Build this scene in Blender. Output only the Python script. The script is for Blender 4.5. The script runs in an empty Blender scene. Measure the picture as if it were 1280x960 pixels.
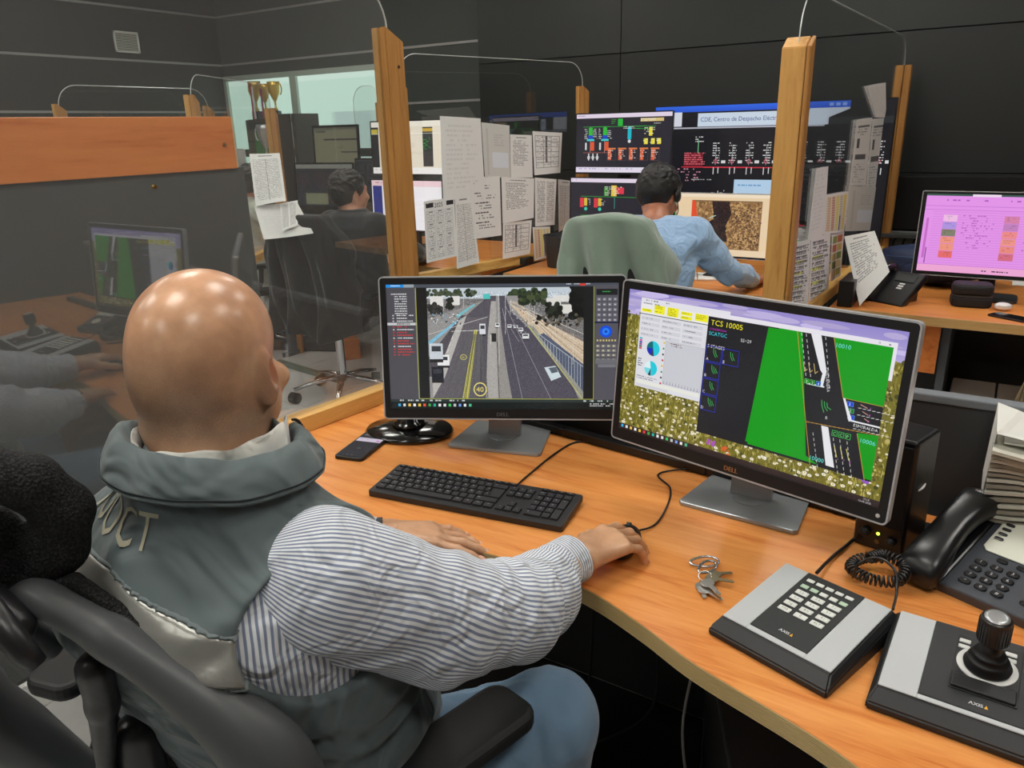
import bpy, bmesh, math, random
import numpy as np
from mathutils import Vector, Matrix
random.seed(7); np.random.seed(7)
SC = bpy.context.scene
COL = SC.collection
PI = math.pi

# ------------------------------------------------------------------ camera, world, exposure
YAW, PITCH, ROLL, FPX, CAMH = 32.9, 18.5, -1.5, 958.0, 1.5
def _cam():
    p, r, y = math.radians(PITCH), math.radians(ROLL), math.radians(YAW)
    fw = Vector((0, math.cos(p), -math.sin(p))); rt = Vector((1, 0, 0)); up = rt.cross(fw)
    rt2 = rt*math.cos(r) + up*math.sin(r); up2 = -rt*math.sin(r) + up*math.cos(r)
    R = Matrix.Rotation(y, 3, 'Z')
    fw, rt2, up2 = R @ fw, R @ rt2, R @ up2
    cd = bpy.data.cameras.new('camera'); co = bpy.data.objects.new('camera', cd); COL.objects.link(co)
    M = Matrix((rt2, up2, -fw)).transposed().to_4x4(); M.translation = (0, 0, CAMH)
    co.matrix_world = M
    cd.sensor_width = 36; cd.lens = FPX/1280*36; cd.clip_start = 0.02; cd.clip_end = 60
    SC.camera = co
_cam()
SC.view_settings.view_transform = 'Standard'; SC.view_settings.look = 'None'
SC.view_settings.gamma = 1.0; SC.view_settings.exposure = 0.0; SC.view_settings.use_curve_mapping = False
wd = bpy.data.worlds.new('world'); SC.world = wd; wd.use_nodes = True
wd.node_tree.nodes['Background'].inputs[0].default_value = (0.8, 0.86, 0.85, 1)
wd.node_tree.nodes['Background'].inputs[1].default_value = 0.15
LAMP_POWER = 17.0      # strength of the ceiling light panels' diffusers

# ------------------------------------------------------------------ helpers
def lin(c):
    if isinstance(c, (int, float)): c = (c, c, c)
    return tuple(((v/255)/12.92 if v/255 <= 0.04045 else ((v/255+0.055)/1.055)**2.4) for v in c[:3])
MATS = {}
def mat(name, col=(128,128,128), rough=0.5, metal=0.0, spec=0.5, bump=None, coat=0.0, var=0.0, varscale=8, sheen=0.0):
    """Plain procedural surface: colour with a little noise in it, optional fine relief (scale, strength)."""
    if name in MATS: return MATS[name]
    m = bpy.data.materials.new(name); m.use_nodes = True; nt = m.node_tree; b = nt.nodes['Principled BSDF']
    c = lin(col); b.inputs['Base Color'].default_value = (*c, 1)
    b.inputs['Roughness'].default_value = rough; b.inputs['Metallic'].default_value = metal
    b.inputs['Specular IOR Level'].default_value = spec; b.inputs['Coat Weight'].default_value = coat
    b.inputs['Sheen Weight'].default_value = sheen
    if var or bump:
        tc = nt.nodes.new('ShaderNodeTexCoord')
    if var:
        n = nt.nodes.new('ShaderNodeTexNoise'); n.inputs['Scale'].default_value = varscale; n.inputs['Detail'].default_value = 4
        nt.links.new(tc.outputs['Object'], n.inputs['Vector'])
        mx = nt.nodes.new('ShaderNodeMix'); mx.data_type = 'RGBA'
        mx.inputs[6].default_value = (*[v*(1-var) for v in c], 1); mx.inputs[7].default_value = (*[min(1, v*(1+var)) for v in c], 1)
        nt.links.new(n.outputs['Fac'], mx.inputs[0]); nt.links.new(mx.outputs[2], b.inputs['Base Color'])
    if bump:
        n2 = nt.nodes.new('ShaderNodeTexNoise'); n2.inputs['Scale'].default_value = bump[0]; n2.inputs['Detail'].default_value = 3
        nt.links.new(tc.outputs['Object'], n2.inputs['Vector'])
        bp = nt.nodes.new('ShaderNodeBump'); bp.inputs['Strength'].default_value = bump[1]; bp.inputs['Distance'].default_value = bump[2] if len(bump) > 2 else 0.002
        nt.links.new(n2.outputs['Fac'], bp.inputs['Height']); nt.links.new(bp.outputs['Normal'], b.inputs['Normal'])
    MATS[name] = m; return m
def wood(name, c1, c2, stretch=(1.2, 14, 14), scale=2.2, rough=0.4, knots=False, spec=0.4, ring=0.0):
    if name in MATS: return MATS[name]
    m = bpy.data.materials.new(name); m.use_nodes = True; nt = m.node_tree; N = nt.nodes; L = nt.links; b = N['Principled BSDF']
    tc = N.new('ShaderNodeTexCoord'); mp = N.new('ShaderNodeMapping'); mp.inputs['Scale'].default_value = stretch
    L.new(tc.outputs['Object'], mp.inputs['Vector'])
    n = N.new('ShaderNodeTexNoise'); n.inputs['Scale'].default_value = scale; n.inputs['Detail'].default_value = 6; n.inputs['Distortion'].default_value = 0.6
    n2 = N.new('ShaderNodeTexNoise'); n2.inputs['Scale'].default_value = scale*7; n2.inputs['Detail'].default_value = 3
    L.new(mp.outputs[0], n.inputs['Vector']); L.new(mp.outputs[0], n2.inputs['Vector'])
    ad = N.new('ShaderNodeMath'); ad.operation = 'MULTIPLY_ADD'; ad.inputs[1].default_value = 0.35
    L.new(n2.outputs['Fac'], ad.inputs[0]); L.new(n.outputs['Fac'], ad.inputs[2])
    cr = N.new('ShaderNodeValToRGB'); cr.color_ramp.elements[0].position = 0.45; cr.color_ramp.elements[1].position = 0.85
    cr.color_ramp.elements[0].color = (*lin(c2), 1); cr.color_ramp.elements[1].color = (*lin(c1), 1)
    e = cr.color_ramp.elements.new(0.62); e.color = (*lin([(a*0.65+bb*0.35) for a, bb in zip(c1, c2)]), 1)
    L.new(ad.outputs[0], cr.inputs[0]); L.new(cr.outputs[0], b.inputs['Base Color'])
    b.inputs['Roughness'].default_value = rough; b.inputs['Specular IOR Level'].default_value = spec
    bp = N.new('ShaderNodeBump'); bp.inputs['Strength'].default_value = 0.08; bp.inputs['Distance'].default_value = 0.001
    L.new(ad.outputs[0], bp.inputs['Height']); L.new(bp.outputs[0], b.inputs['Normal'])
    MATS[name] = m; return m
def clear(name, tint=(1,1,1), f0=0.05, rough=0.0, haze=0.0):
    """Thin clear plastic or glass sheet: see-through with an angle-dependent reflection."""
    if name in MATS: return MATS[name]
    m = bpy.data.materials.new(name); m.use_nodes = True; nt = m.node_tree; N = nt.nodes; L = nt.links
    for n in list(N):
        if n.type != 'OUTPUT_MATERIAL': N.remove(n)
    out = N['Material Output']
    tr = N.new('ShaderNodeBsdfTransparent'); tr.inputs[0].default_value = (*tint, 1)
    gl = N.new('ShaderNodeBsdfGlossy'); gl.inputs['Roughness'].default_value = rough; gl.inputs[0].default_value = (1,1,1,1)
    lw = N.new('ShaderNodeLayerWeight'); lw.inputs[0].default_value = 0.5
    pw = N.new('ShaderNodeMath'); pw.operation = 'POWER'; pw.inputs[1].default_value = 5
    ma = N.new('ShaderNodeMath'); ma.operation = 'MULTIPLY_ADD'; ma.inputs[1].default_value = 0.8; ma.inputs[2].default_value = f0
    L.new(lw.outputs['Facing'], pw.inputs[0]); L.new(pw.outputs[0], ma.inputs[0])
    mx = N.new('ShaderNodeMixShader'); L.new(ma.outputs[0], mx.inputs[0]); L.new(tr.outputs[0], mx.inputs[1]); L.new(gl.outputs[0], mx.inputs[2])
    last = mx
    if haze:  # pale diffuse share, imitates a haze of reflected light over the sheet
        df = N.new('ShaderNodeBsdfDiffuse'); df.inputs[0].default_value = (0.8, 0.8, 0.8, 1)
        m2 = N.new('ShaderNodeMixShader'); m2.inputs[0].default_value = haze
        L.new(mx.outputs[0], m2.inputs[1]); L.new(df.outputs[0], m2.inputs[2]); last = m2
    L.new(last.outputs[0], out.inputs[0]); MATS[name] = m; return m
def glow(name, col, strength):
    if name in MATS: return MATS[name]
    m = bpy.data.materials.new(name); m.use_nodes = True; b = m.node_tree.nodes['Principled BSDF']
    c = lin(col); b.inputs['Base Color'].default_value = (*c, 1); b.inputs['Emission Color'].default_value = (*c, 1); b.inputs['Emission Strength'].default_value = strength
    MATS[name] = m; return m

# --- geometry containers: (verts, faces)
class G:
    def __init__(s): s.v = []; s.f = []
    def add(s, v, f, M=None):
        o = len(s.v)
        s.v += [tuple(M @ Vector(p)) if M is not None else tuple(p) for p in v]; s.f += [tuple(i+o for i in q) for q in f]; return s
    def box(s, x0, y0, z0, x1, y1, z1, M=None):
        v = [(x0,y0,z0),(x1,y0,z0),(x1,y1,z0),(x0,y1,z0),(x0,y0,z1),(x1,y0,z1),(x1,y1,z1),(x0,y1,z1)]
        return s.add(v, [(0,3,2,1),(4,5,6,7),(0,1,5,4),(1,2,6,5),(2,3,7,6),(3,0,4,7)], M)
    def rbox(s, x0, y0, z0, x1, y1, z1, r=0.004, seg=2, M=None):
        bm = bmesh.new(); bmesh.ops.create_cube(bm, size=1)
        bmesh.ops.transform(bm, matrix=Matrix.Translation(((x0+x1)/2,(y0+y1)/2,(z0+z1)/2)) @ Matrix.Diagonal((x1-x0,y1-y0,z1-z0,1)), verts=bm.verts)
        r = min(r, 0.49*min(x1-x0, y1-y0, z1-z0))
        bmesh.ops.bevel(bm, geom=bm.edges[:], offset=r, segments=seg, profile=0.5, affect='EDGES')
        return s.bm(bm, M)
    def bm(s, bm, M=None):
        bm.verts.index_update(); s.add([v.co for v in bm.verts], [[v.index for v in f.verts] for f in bm.faces], M); bm.free(); return s
    def prism(s, pts, z0, z1, M=None, r=0.0, seg=2):
        """polygon (ccw, xy) extruded z0..z1, optionally with rounded rims"""
        n = len(pts)
        if r <= 0:
            v = [(x,y,z0) for x,y in pts] + [(x,y,z1) for x,y in pts]
            return s.add(v, [tuple(range(n-1,-1,-1)), tuple(range(n,2*n))] + [(i,(i+1)%n,n+(i+1)%n,n+i) for i in range(n)], M)
        bm = bmesh.new(); vs = [bm.verts.new((x,y,z0)) for x,y in pts]; f = bm.faces.new(vs)
        ex = bmesh.ops.extrude_face_region(bm, geom=[f]); tv = [e for e in ex['geom'] if isinstance(e, bmesh.types.BMVert)]
        for v in tv: v.co.z = z1
        bmesh.ops.recalc_face_normals(bm, faces=bm.faces)
        ed = [e for e in bm.edges if abs(e.verts[0].co.z-e.verts[1].co.z) < 1e-7]
        bmesh.ops.bevel(bm, geom=ed, offset=r, segments=seg, profile=0.5, affect='EDGES')
        return s.bm(bm, M)
    def tube(s, pts, r, n=8, cap=True, M=None, flat=1.0):
        pts = [Vector(p) for p in pts]; m = len(pts)
        rs = r if hasattr(r, '__len__') else [r]*m
        up = Vector((0,0,1)); v = []; prev = None
        for i, p in enumerate(pts):
            t = (pts[min(i+1,m-1)] - pts[max(i-1,0)]).normalized()
            if prev is None:
                a = up if abs(t.z) < 0.9 else Vector((1,0,0)); x = t.cross(a).normalized()
            else:
                x = (prev - t*prev.dot(t)).normalized()
            prev = x; y = t.cross(x)
            for k in range(n):
                an = 2*PI*k/n; v.append(p + x*math.cos(an)*rs[i] + y*math.sin(an)*rs[i]*flat)
        f = [(i*n+k, i*n+(k+1)%n, (i+1)*n+(k+1)%n, (i+1)*n+k) for i in range(m-1) for k in range(n)]
        if cap: f += [tuple(range(n-1,-1,-1)), tuple((m-1)*n+k for k in range(n))]
        return s.add(v, f, M)
    def lathe(s, prof, n=20, M=None):
        """profile [(r,z)...] around z"""
        v = []; f = []
        for r, z in prof:
            for k in range(n):
                a = 2*PI*k/n; v.append((r*math.cos(a), r*math.sin(a), z))
        m = len(prof)
        f = [(i*n+k, i*n+(k+1)%n, (i+1)*n+(k+1)%n, (i+1)*n+k) for i in range(m-1) for k in range(n)]
        f += [tuple(range(n-1,-1,-1)), tuple((m-1)*n+k for k in range(n))]
        return s.add(v, f, M)
    def cyl(s, c, r, z0, z1, n=16, M=None):
        T = Matrix.Translation((c[0], c[1], 0)); return s.lathe([(r,z0),(r,z1)], n, (M @ T) if M is not None else T)
    def sphere(s, c, r, n=12, M=None):
        rr = r if hasattr(r, '__len__') else (r, r, r)
        pr = [(max(1e-5, math.sin(PI*i/n)), -math.cos(PI*i/n)) for i in range(n+1)]
        T = Matrix.Translation(c) @ Matrix.Diagonal((*rr, 1)); return s.lathe(pr, 2*n, (M @ T) if M is not None else T)
def RZ(a): return Matrix.Rotation(math.radians(a), 4, 'Z')
def RX(a): return Matrix.Rotation(math.radians(a), 4, 'X')
def RY(a): return Matrix.Rotation(math.radians(a), 4, 'Y')
def T(x, y, z): return Matrix.Translation((x, y, z))
def world_of(o):
    M = Matrix.Identity(4); ch = []
    while o is not None: ch.append(o); o = o.parent
    for q in reversed(ch): M = M @ Matrix.LocRotScale(q.location, q.rotation_euler, q.scale)
    return M
def obj(name, g, m, parent=None, smooth=False, world=False, label=None, uv=None, kind=None, auto=None):
    """link one mesh object; world=True: the vertices are world coordinates"""
    me = bpy.data.meshes.new(name); v, f = (g.v, g.f) if isinstance(g, G) else g
    if world and parent is not None:
        Mi = world_of(parent).inverted(); v = [tuple(Mi @ Vector(p)) for p in v]
    me.from_pydata([tuple(p) for p in v], [], [tuple(q) for q in f])
    if uv is not None:
        ul = me.uv_layers.new(name='UVMap'); k = 0
        for p in me.polygons:
            for li in p.loop_indices: ul.data[li].uv = uv[me.loops[li].vertex_index]
    if smooth: me.shade_smooth()
    me.update()
    if auto: me.set_sharp_from_angle(angle=math.radians(auto)) if hasattr(me, 'set_sharp_from_angle') else None
    o = bpy.data.objects.new(name, me); COL.objects.link(o)
    for q in (m if isinstance(m, (list, tuple)) else [m]): me.materials.append(q)
    if parent is not None: o.parent = parent
    if label: o['label'] = label
    if kind: o['kind'] = kind
    return o
def thing(name, label, cat, loc=(0,0,0), rz=0, group=None):
    o = bpy.data.objects.new(name, None); COL.objects.link(o); o.empty_display_size = 0.05
    o.location = loc; o.rotation_euler = (0, 0, math.radians(rz)); o['label'] = label; o['category'] = cat
    if group: o['group'] = group
    return o
def tag(o, label, cat, group=None):
    o['label'] = label; o['category'] = cat
    if group: o['group'] = group
    return o
def struct(name, g, m, parent=None, **k):
    o = obj(name, g, m, parent, **k)
    if parent is None: o['kind'] = 'structure'
    return o
def copies(src, places, parent=None, scale=None):
    """further copies of one piece, sharing its mesh"""
    r = []
    for p in places:
        c = src.copy(); COL.objects.link(c); c.location = p[:3]
        if len(p) > 3: c.rotation_euler = (0, 0, p[3])
        c.parent = parent if parent is not None else src.parent; r.append(c)
    return r
def quad(a, b, c, d): # TL TR BR BL with uv
    return ([a, b, c, d], [(3, 2, 1, 0)]), [(0,1),(1,1),(1,0),(0,0)]
def bez(pts, n=24):
    """smooth Catmull-Rom curve through points"""
    P = [Vector(p) for p in pts]; P = [P[0]*2-P[1]] + P + [P[-1]*2-P[-2]]; out = []
    seg = len(P)-3
    for i in range(seg):
        for k in range(n):
            t = k/n; a, b, c, d = P[i:i+4]
            out.append(0.5*((2*b) + (c-a)*t + (2*a-5*b+4*c-d)*t*t + (3*b-a-3*c+d)*t**3))
    out.append(P[-2]); return out

# ------------------------------------------------------------------ ceiling light panels (they light the room)
def ceiling_light(x, y, group='square ceiling light panels'):
    t = thing('ceiling_light', 'white square flush ceiling light panel over the desks', 'ceiling light', (x, y, 2.98), 0, group)
    g = G(); g.box(-.3,-.3,-.02,.3,-.27,.018); g.box(-.3,.27,-.02,.3,.3,.018); g.box(-.3,-.27,-.02,-.27,.27,.018); g.box(.27,-.27,-.02,.3,.27,.018)
    obj('frame', g, mat('lamp_frame', (225,225,225), .5), t)
    g = G(); g.box(-.27,-.27,-.012,.27,.27,.01)
    obj('diffuser', g, glow('lamp_diffuser', (255,252,244), LAMP_POWER), t)
for lx, ly in [(-4.9,3.9),(-2.9,3.9),(-.9,3.9),(1.1,3.9),(-4.9,2.0),(-2.9,2.0),(-1.0,2.0),(.7,2.0),(-4.9,.1),(-2.9,.1),(-1.1,.3),(.6,.1),(-2.9,-1.6),(-.9,-1.6)]:
    ceiling_light(lx, ly)

# ------------------------------------------------------------------ flat print and screen pictures, drawn in code
_GL = {}
def glyphs(s):
    """triangles of a line of text in the built-in font, baseline at 0"""
    if s in _GL: return _GL[s]
    c = bpy.data.curves.new('t', 'FONT'); c.body = s; c.resolution_u = 2
    o = bpy.data.objects.new('t', c); me = o.to_mesh(); me.calc_loop_triangles()
    v = np.array([q.co[:2] for q in me.vertices], float).reshape(-1, 2); t = [tuple(l.vertices) for l in me.loop_triangles]
    o.to_mesh_clear(); bpy.data.objects.remove(o); bpy.data.curves.remove(c)
    _GL[s] = (v, t); return v, t
def text_g(s, h, depth=0.0004, M=None, bold=0.0, center=True):
    """text as thin raised geometry; cap height about h"""
    v, t = glyphs(s); k = h/0.7; v = v*k; g = G()
    if len(v) == 0: return g
    ox = (v[:,0].min()+v[:,0].max())/2 if center else v[:,0].min(); n = len(v)
    for dx in ([0.0] if not bold else [-bold, 0, bold]):
        g.add([(a-ox+dx, b-h/2, depth) for a, b in v], t, M)
    return g
class CV:
    def __init__(s, w, h, bg=(255,255,255)):
        s.w, s.h = w, h; s.a = np.empty((h, w, 3), np.float32); s.a[:] = bg
    def rect(s, x0, y0, x1, y1, c):
        x0, x1 = sorted((x0, x1)); y0, y1 = sorted((y0, y1))
        s.a[max(0,int(round(y0))):max(0,int(round(y1))), max(0,int(round(x0))):max(0,int(round(x1)))] = c; return s
    def grad(s, x0, y0, x1, y1, c0, c1):
        n = int(y1)-int(y0); t = np.linspace(0, 1, n)[:,None,None]
        s.a[int(y0):int(y1), int(x0):int(x1)] = np.array(c0)*(1-t) + np.array(c1)*t; return s
    def frame(s, x0, y0, x1, y1, c, w=1):
        s.rect(x0,y0,x1,y0+w,c); s.rect(x0,y1-w,x1,y1,c); s.rect(x0,y0,x0+w,y1,c); s.rect(x1-w,y0,x1,y1,c)
    def _win(s, xs, ys):
        x0, x1 = max(0, int(min(xs))-1), min(s.w, int(max(xs))+2); y0, y1 = max(0, int(min(ys))-1), min(s.h, int(max(ys))+2)
        if x0 >= x1 or y0 >= y1: return None
        yy, xx = np.mgrid[y0:y1, x0:x1]; return x0, x1, y0, y1, xx+.5, yy+.5
    def poly(s, pts, c):
        """convex or star polygon by even-odd rule"""
        xs = [p[0] for p in pts]; ys = [p[1] for p in pts]; w = s._win(xs, ys)
        if not w: return s
        x0, x1, y0, y1, X, Y = w; ins = np.zeros(X.shape, bool); n = len(pts)
        for i in range(n):
            ax, ay = pts[i]; bx, by = pts[(i+1) % n]
            if ay == by: continue
            cr = ((ay > Y) != (by > Y)) & (X < (bx-ax)*(Y-ay)/(by-ay)+ax); ins ^= cr
        s.a[y0:y1, x0:x1][ins] = c; return s
    def line(s, x0, y0, x1, y1, c, w=1.2):
        W = s._win((x0-w,x1+w,x0+w,x1-w), (y0-w,y1+w,y0+w,y1-w))
        if not W: return s
        a0, a1, b0, b1, X, Y = W; dx, dy = x1-x0, y1-y0; L2 = dx*dx+dy*dy+1e-9
        t = np.clip(((X-x0)*dx+(Y-y0)*dy)/L2, 0, 1); d = np.hypot(X-x0-t*dx, Y-y0-t*dy)
        s.a[b0:b1, a0:a1][d < w/2+.25] = c; return s
    def pline(s, pts, c, w=1.2):
        for p, q in zip(pts, pts[1:]): s.line(*p, *q, c, w)
    def disc(s, x, y, r, c, r2=None, rin=0):
        r2 = r2 or r; W = s._win((x-r, x+r), (y-r2, y+r2))
        if not W: return s
        a0, a1, b0, b1, X, Y = W; q = ((X-x)/r)**2+((Y-y)/r2)**2
        s.a[b0:b1, a0:a1][(q < 1) & (q >= (rin/r)**2)] = c; return s
    def pie(s, x, y, r, a0, a1, c):
        s.poly([(x,y)] + [(x+r*math.cos(math.radians(a0+(a1-a0)*k/16)), y+r*math.sin(math.radians(a0+(a1-a0)*k/16))) for k in range(17)], c)
    def text(s, t, x, y, h, c, M=None):
        """cap height h, (x, y) = left end of the baseline; M: 2x2 map of the text plane"""
        v, tr = glyphs(t); v = v*(h/0.7)
        if len(v) == 0: return s
        if M is None: P = np.stack([x+v[:,0], y-v[:,1]], 1)
        else: P = np.stack([x+M[0][0]*v[:,0]+M[0][1]*v[:,1], y+M[1][0]*v[:,0]+M[1][1]*v[:,1]], 1)
        for q in tr:
            a, b, d = P[list(q)]; W = s._win((a[0],b[0],d[0]), (a[1],b[1],d[1]))
            if not W: continue
            x0, x1, y0, y1, X, Y = W
            e = lambda p, r: (r[0]-p[0])*(Y-p[1])-(r[1]-p[1])*(X-p[0])
            e0, e1, e2 = e(a,b), e(b,d), e(d,a); m = ((e0>=0)&(e1>=0)&(e2>=0))|((e0<=0)&(e1<=0)&(e2<=0))
            s.a[y0:y1, x0:x1][m] = c
        return s
    def scrib(s, x0, y0, x1, y1, lh, c, fill=.8, ch=2, rag=True):
        """rows of small unreadable print"""
        y = y0
        while y+lh*.5 <= y1:
            x = x0; end = x1 - (random.random()*(x1-x0)*.35 if rag else 0)
            while x < end:
                w = random.randint(2, 9)*ch*.5
                if random.random() < fill: s.rect(x, y, min(x+w, end), y+max(1, lh*.45), c)
                x += w + ch
            y += lh
        return s
    def noise(s, x0, y0, x1, y1, amt, cell=1):
        x0, y0, x1, y1 = map(int, (x0, y0, x1, y1)); h, w = y1-y0, x1-x0
        n = np.random.randn(h//cell+1, w//cell+1, 1)*amt; n = np.kron(n[:,:,0], np.ones((cell, cell)))[:h,:w,None]
        s.a[y0:y1, x0:x1] = np.clip(s.a[y0:y1, x0:x1]+n, 0, 255); return s
    def blobs(s, x0, y0, x1, y1, n, r, cols, r2=None):
        for _ in range(n):
            s.disc(random.uniform(x0,x1), random.uniform(y0,y1), random.uniform(*r), random.choice(cols))
        return s
    def image(s, name):
        im = bpy.data.images.new(name, s.w, s.h); a = np.ones((s.h, s.w, 4), np.float32)
        a[:,:,:3] = np.clip(s.a[::-1]/255, 0, 1); im.pixels.foreach_set(a.ravel()); im.update(); im.pack(); return im
def pic_mat(name, cv, emit=0.0, rough=0.5, spec=0.3, trans=0.0):
    m = bpy.data.materials.new(name); m.use_nodes = True; nt = m.node_tree; b = nt.nodes['Principled BSDF']
    tx = nt.nodes.new('ShaderNodeTexImage'); tx.image = cv.image(name); tx.extension = 'EXTEND'
    b.inputs['Roughness'].default_value = rough; b.inputs['Specular IOR Level'].default_value = spec
    if emit:
        nt.links.new(tx.outputs[0], b.inputs['Emission Color']); b.inputs['Emission Strength'].default_value = emit
        b.inputs['Base Color'].default_value = (0.012, 0.012, 0.013, 1)
    else: nt.links.new(tx.outputs[0], b.inputs['Base Color'])
    return m

def cv_traffic():
    W, H = 1024, 576; c = CV(W, H, (78,76,82))
    # camera picture: pixel frame 118..655 of the photo crop, mapped onto 150..905
    def X(x): return (x-131)/(1015-131)*W
    def Y(y): return (y-103)/(600-103)*H
    P = lambda *q: [(X(a), Y(b)) for a, b in q]
    c.rect(X(245),Y(112),X(925),Y(560),(24,26,26))
    c.rect(X(288),Y(118),X(885),Y(558),(120,118,118))
    c.rect(X(288),Y(118),X(885),Y(160),(196,206,214))
    c.noise(X(288),Y(135),X(885),Y(250),22,3)
    # far town, trees
    c.blobs(X(288),Y(126),X(490),Y(150),60,(5,11),[(52,66,48),(38,50,38),(80,92,74),(70,80,60)])
    c.blobs(X(600),Y(128),X(740),Y(160),60,(7,15),[(50,66,40),(64,78,50),(40,52,36)])
    for q in [(300,150,350,190),(385,150,415,185),(320,165,345,205),(770,150,830,175)]: c.rect(X(q[0]),Y(q[1]),X(q[2]),Y(q[3]),(226,224,220))
    c.blobs(X(295),Y(180),X(345),Y(215),30,(6,12),[(60,60,58),(42,44,42)]); c.blobs(X(365),Y(160),X(390),Y(200),20,(5,9),[(34,40,34)])
    c.poly(P((288,240),(560,150),(640,150),(885,420),(885,558),(288,558)),(150,148,146))
    c.poly(P((600,175),(885,330),(885,470),(700,290)),(206,186,160))
    for k in range(9): c.line(X(605+k*4),Y(172),X(885),Y(300+k*22),(150,128,108) if k%2 else (232,220,204),1.6)
    c.noise(X(600),Y(180),X(885),Y(420),16,2)
    # carriageways
    c.poly(P((525,150),(555,150),(545,240),(540,330),(530,558),(300,558),(400,260)),(88,84,92))
    c.poly(P((415,232),(520,232),(500,300),(470,558),(305,558)),(100,96,102))
    c.poly(P((288,390),(420,225),(440,225),(305,470),(288,470)),(84,80,86))
    c.poly(P((410,245),(440,225),(350,470),(300,558),(300,500)),(186,182,178))
    c.poly(P((566,150),(590,150),(610,210),(700,300),(810,430),(868,558),(610,558),(575,330)),(82,78,90))
    c.poly(P((535,170),(552,170),(556,330),(556,558),(508,558),(520,300)),(172,168,164))
    c.poly(P((550,240),(568,240),(606,558),(556,558)),(150,146,142))
    for a, b, d, e in [(578,200,650,558),(590,190,760,558),(600,262,640,330)]: c.line(X(a),Y(b),X(d),Y(e),(168,164,170),1.4)
    c.poly(P((468,282),(480,282),(440,558),(416,558)),(196,190,96)); c.line(X(474),Y(285),X(428),Y(558),(120,112,70),2)
    c.line(X(500),Y(300),X(484),Y(558),(70,66,72),2.2); c.line(X(556),Y(330),X(560),Y(558),(70,66,60),2)
    for k in range(7): c.line(X(385-k*9),Y(305+k*26),X(378-k*9),Y(322+k*26),(225,225,225),2)
    c.line(X(290),Y(300),X(520),Y(232),(214,212,208),1.6); c.line(X(380),Y(288),X(500),Y(284),(220,220,216),2)
    c.poly(P((672,270),(690,262),(885,520),(885,558)),(150,150,138)); c.line(X(676),Y(268),X(880),Y(556),(216,214,100),2)
    # train
    c.poly(P((715,305),(735,296),(885,420),(885,530)),(84,92,112)); c.line(X(715),Y(300),X(885),Y(430),(190,196,204),2.2)
    for k in range(15): t=k/15; c.line(X(715+170*t),Y(305+122*t),X(715+170*t),Y(330+195*t),(190,198,206),1.2)
    # blue lane at left
    c.poly(P((288,330),(400,245),(404,252),(292,345)),(130,190,216)); c.poly(P((400,225),(470,180),(474,186),(404,236)),(120,190,200))
    # vehicles
    def car(x,y,w,h,col): 
        c.rect(X(x),Y(y),X(x+w),Y(y+h),col); c.rect(X(x+w*.15),Y(y+h*.15),X(x+w*.85),Y(y+h*.45),(60,64,70)); c.rect(X(x),Y(y+h*.9),X(x+w),Y(y+h*1.08),(40,38,40))
    car(488,258,24,46,(222,224,230)); car(322,382,46,48,(240,240,240)); car(298,430,46,60,(34,36,44)); car(292,336,52,70,(205,212,218))
    for q in [(596,262,16,14),(620,264,16,14),(638,275,18,16),(652,298,26,22),(550,256,16,18)]: car(*q,(226,226,228))
    c.poly(P((735,432),(778,426),(800,470),(762,486)),(206,220,224)); c.poly(P((752,434),(780,430),(788,450),(764,456)),(90,100,110))
    c.rect(X(530),Y(296),X(552),Y(330),(40,40,40)); c.rect(X(527),Y(300),X(534),Y(340),(190,186,180))
    for x, y0, y1 in [(564,150,420),(590,140,300),(780,205,300),(847,300,420),(680,175,260),(700,190,260),(352,155,230),(430,150,200),(610,165,220)]: c.line(X(x),Y(y0),X(x-2),Y(y1),(206,204,200),1.6)
    c.rect(X(505),Y(142),X(532),Y(162),(86,196,190))
    c.blobs(X(300),Y(215),X(420),Y(260),60,(1.5,3.5),[(230,230,228),(60,60,64),(120,160,180)])
    c.blobs(X(600),Y(200),X(700),Y(300),60,(1.2,3),[(230,228,222),(70,66,64)])
    c.noise(X(288),Y(160),X(885),Y(558),9,2); c.noise(X(288),Y(118),X(885),Y(558),6,1)
    for _ in range(40): a_=random.random(); c.line(X(440+60*a_),Y(300),X(330+190*a_),Y(558),tuple([92+random.uniform(-10,14)]*3),1)
    # road signs painted on the lane
    x, y = X(486), Y(521)
    c.disc(x,y,30,(238,222,130),r2=33,rin=25); c.text('40',x-18,y+12,24,(244,226,120))
    c.disc(X(424),Y(391),15,(214,204,110),r2=13,rin=12); c.text('30',X(424)-8,Y(391)+5,9,(214,204,110))
    # trees at upper right
    c.blobs(X(640),Y(135),X(735),Y(180),50,(6,13),[(52,64,42),(34,44,30),(74,84,52)])
    for q in [(745,160,800,190),(800,185,850,220)]: c.rect(X(q[0]),Y(q[1]),X(q[2]),Y(q[3]),(224,222,214))
    c.blobs(X(840),Y(118),X(885),Y(235),60,(10,20),[(14,16,14),(22,26,22)]); c.blobs(X(745),Y(180),X(800),Y(232),40,(7,14),[(26,30,24),(44,50,38)])
    c.blobs(X(700),Y(225),X(880),Y(270),60,(3,8),[(30,30,28),(90,84,70)])
    c.rect(X(885),Y(112),X(925),Y(560),(24,26,26)); c.rect(X(245),Y(112),X(287),Y(560),(24,26,26))
    c.frame(X(245),Y(112),X(924),Y(560),(206,212,80),2)
    # left list
    c.rect(0,0,W,Y(116),(74,80,90)); c.rect(0,0,X(200),14,(34,140,220)); c.rect(X(200),0,X(240),14,(150,160,170)); c.scrib(X(150),4,X(190),12,9,(230,240,250))
    c.scrib(X(820),2,X(925),14,10,(220,220,230)); c.rect(X(870),2,X(892),12,(210,60,50))
    for k in range(9): c.scrib(X(150)+(14 if k else 0),Y(138+k*9.5),X(210),Y(145+k*9.5),12,(220,220,224),.95,2,False)
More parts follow.
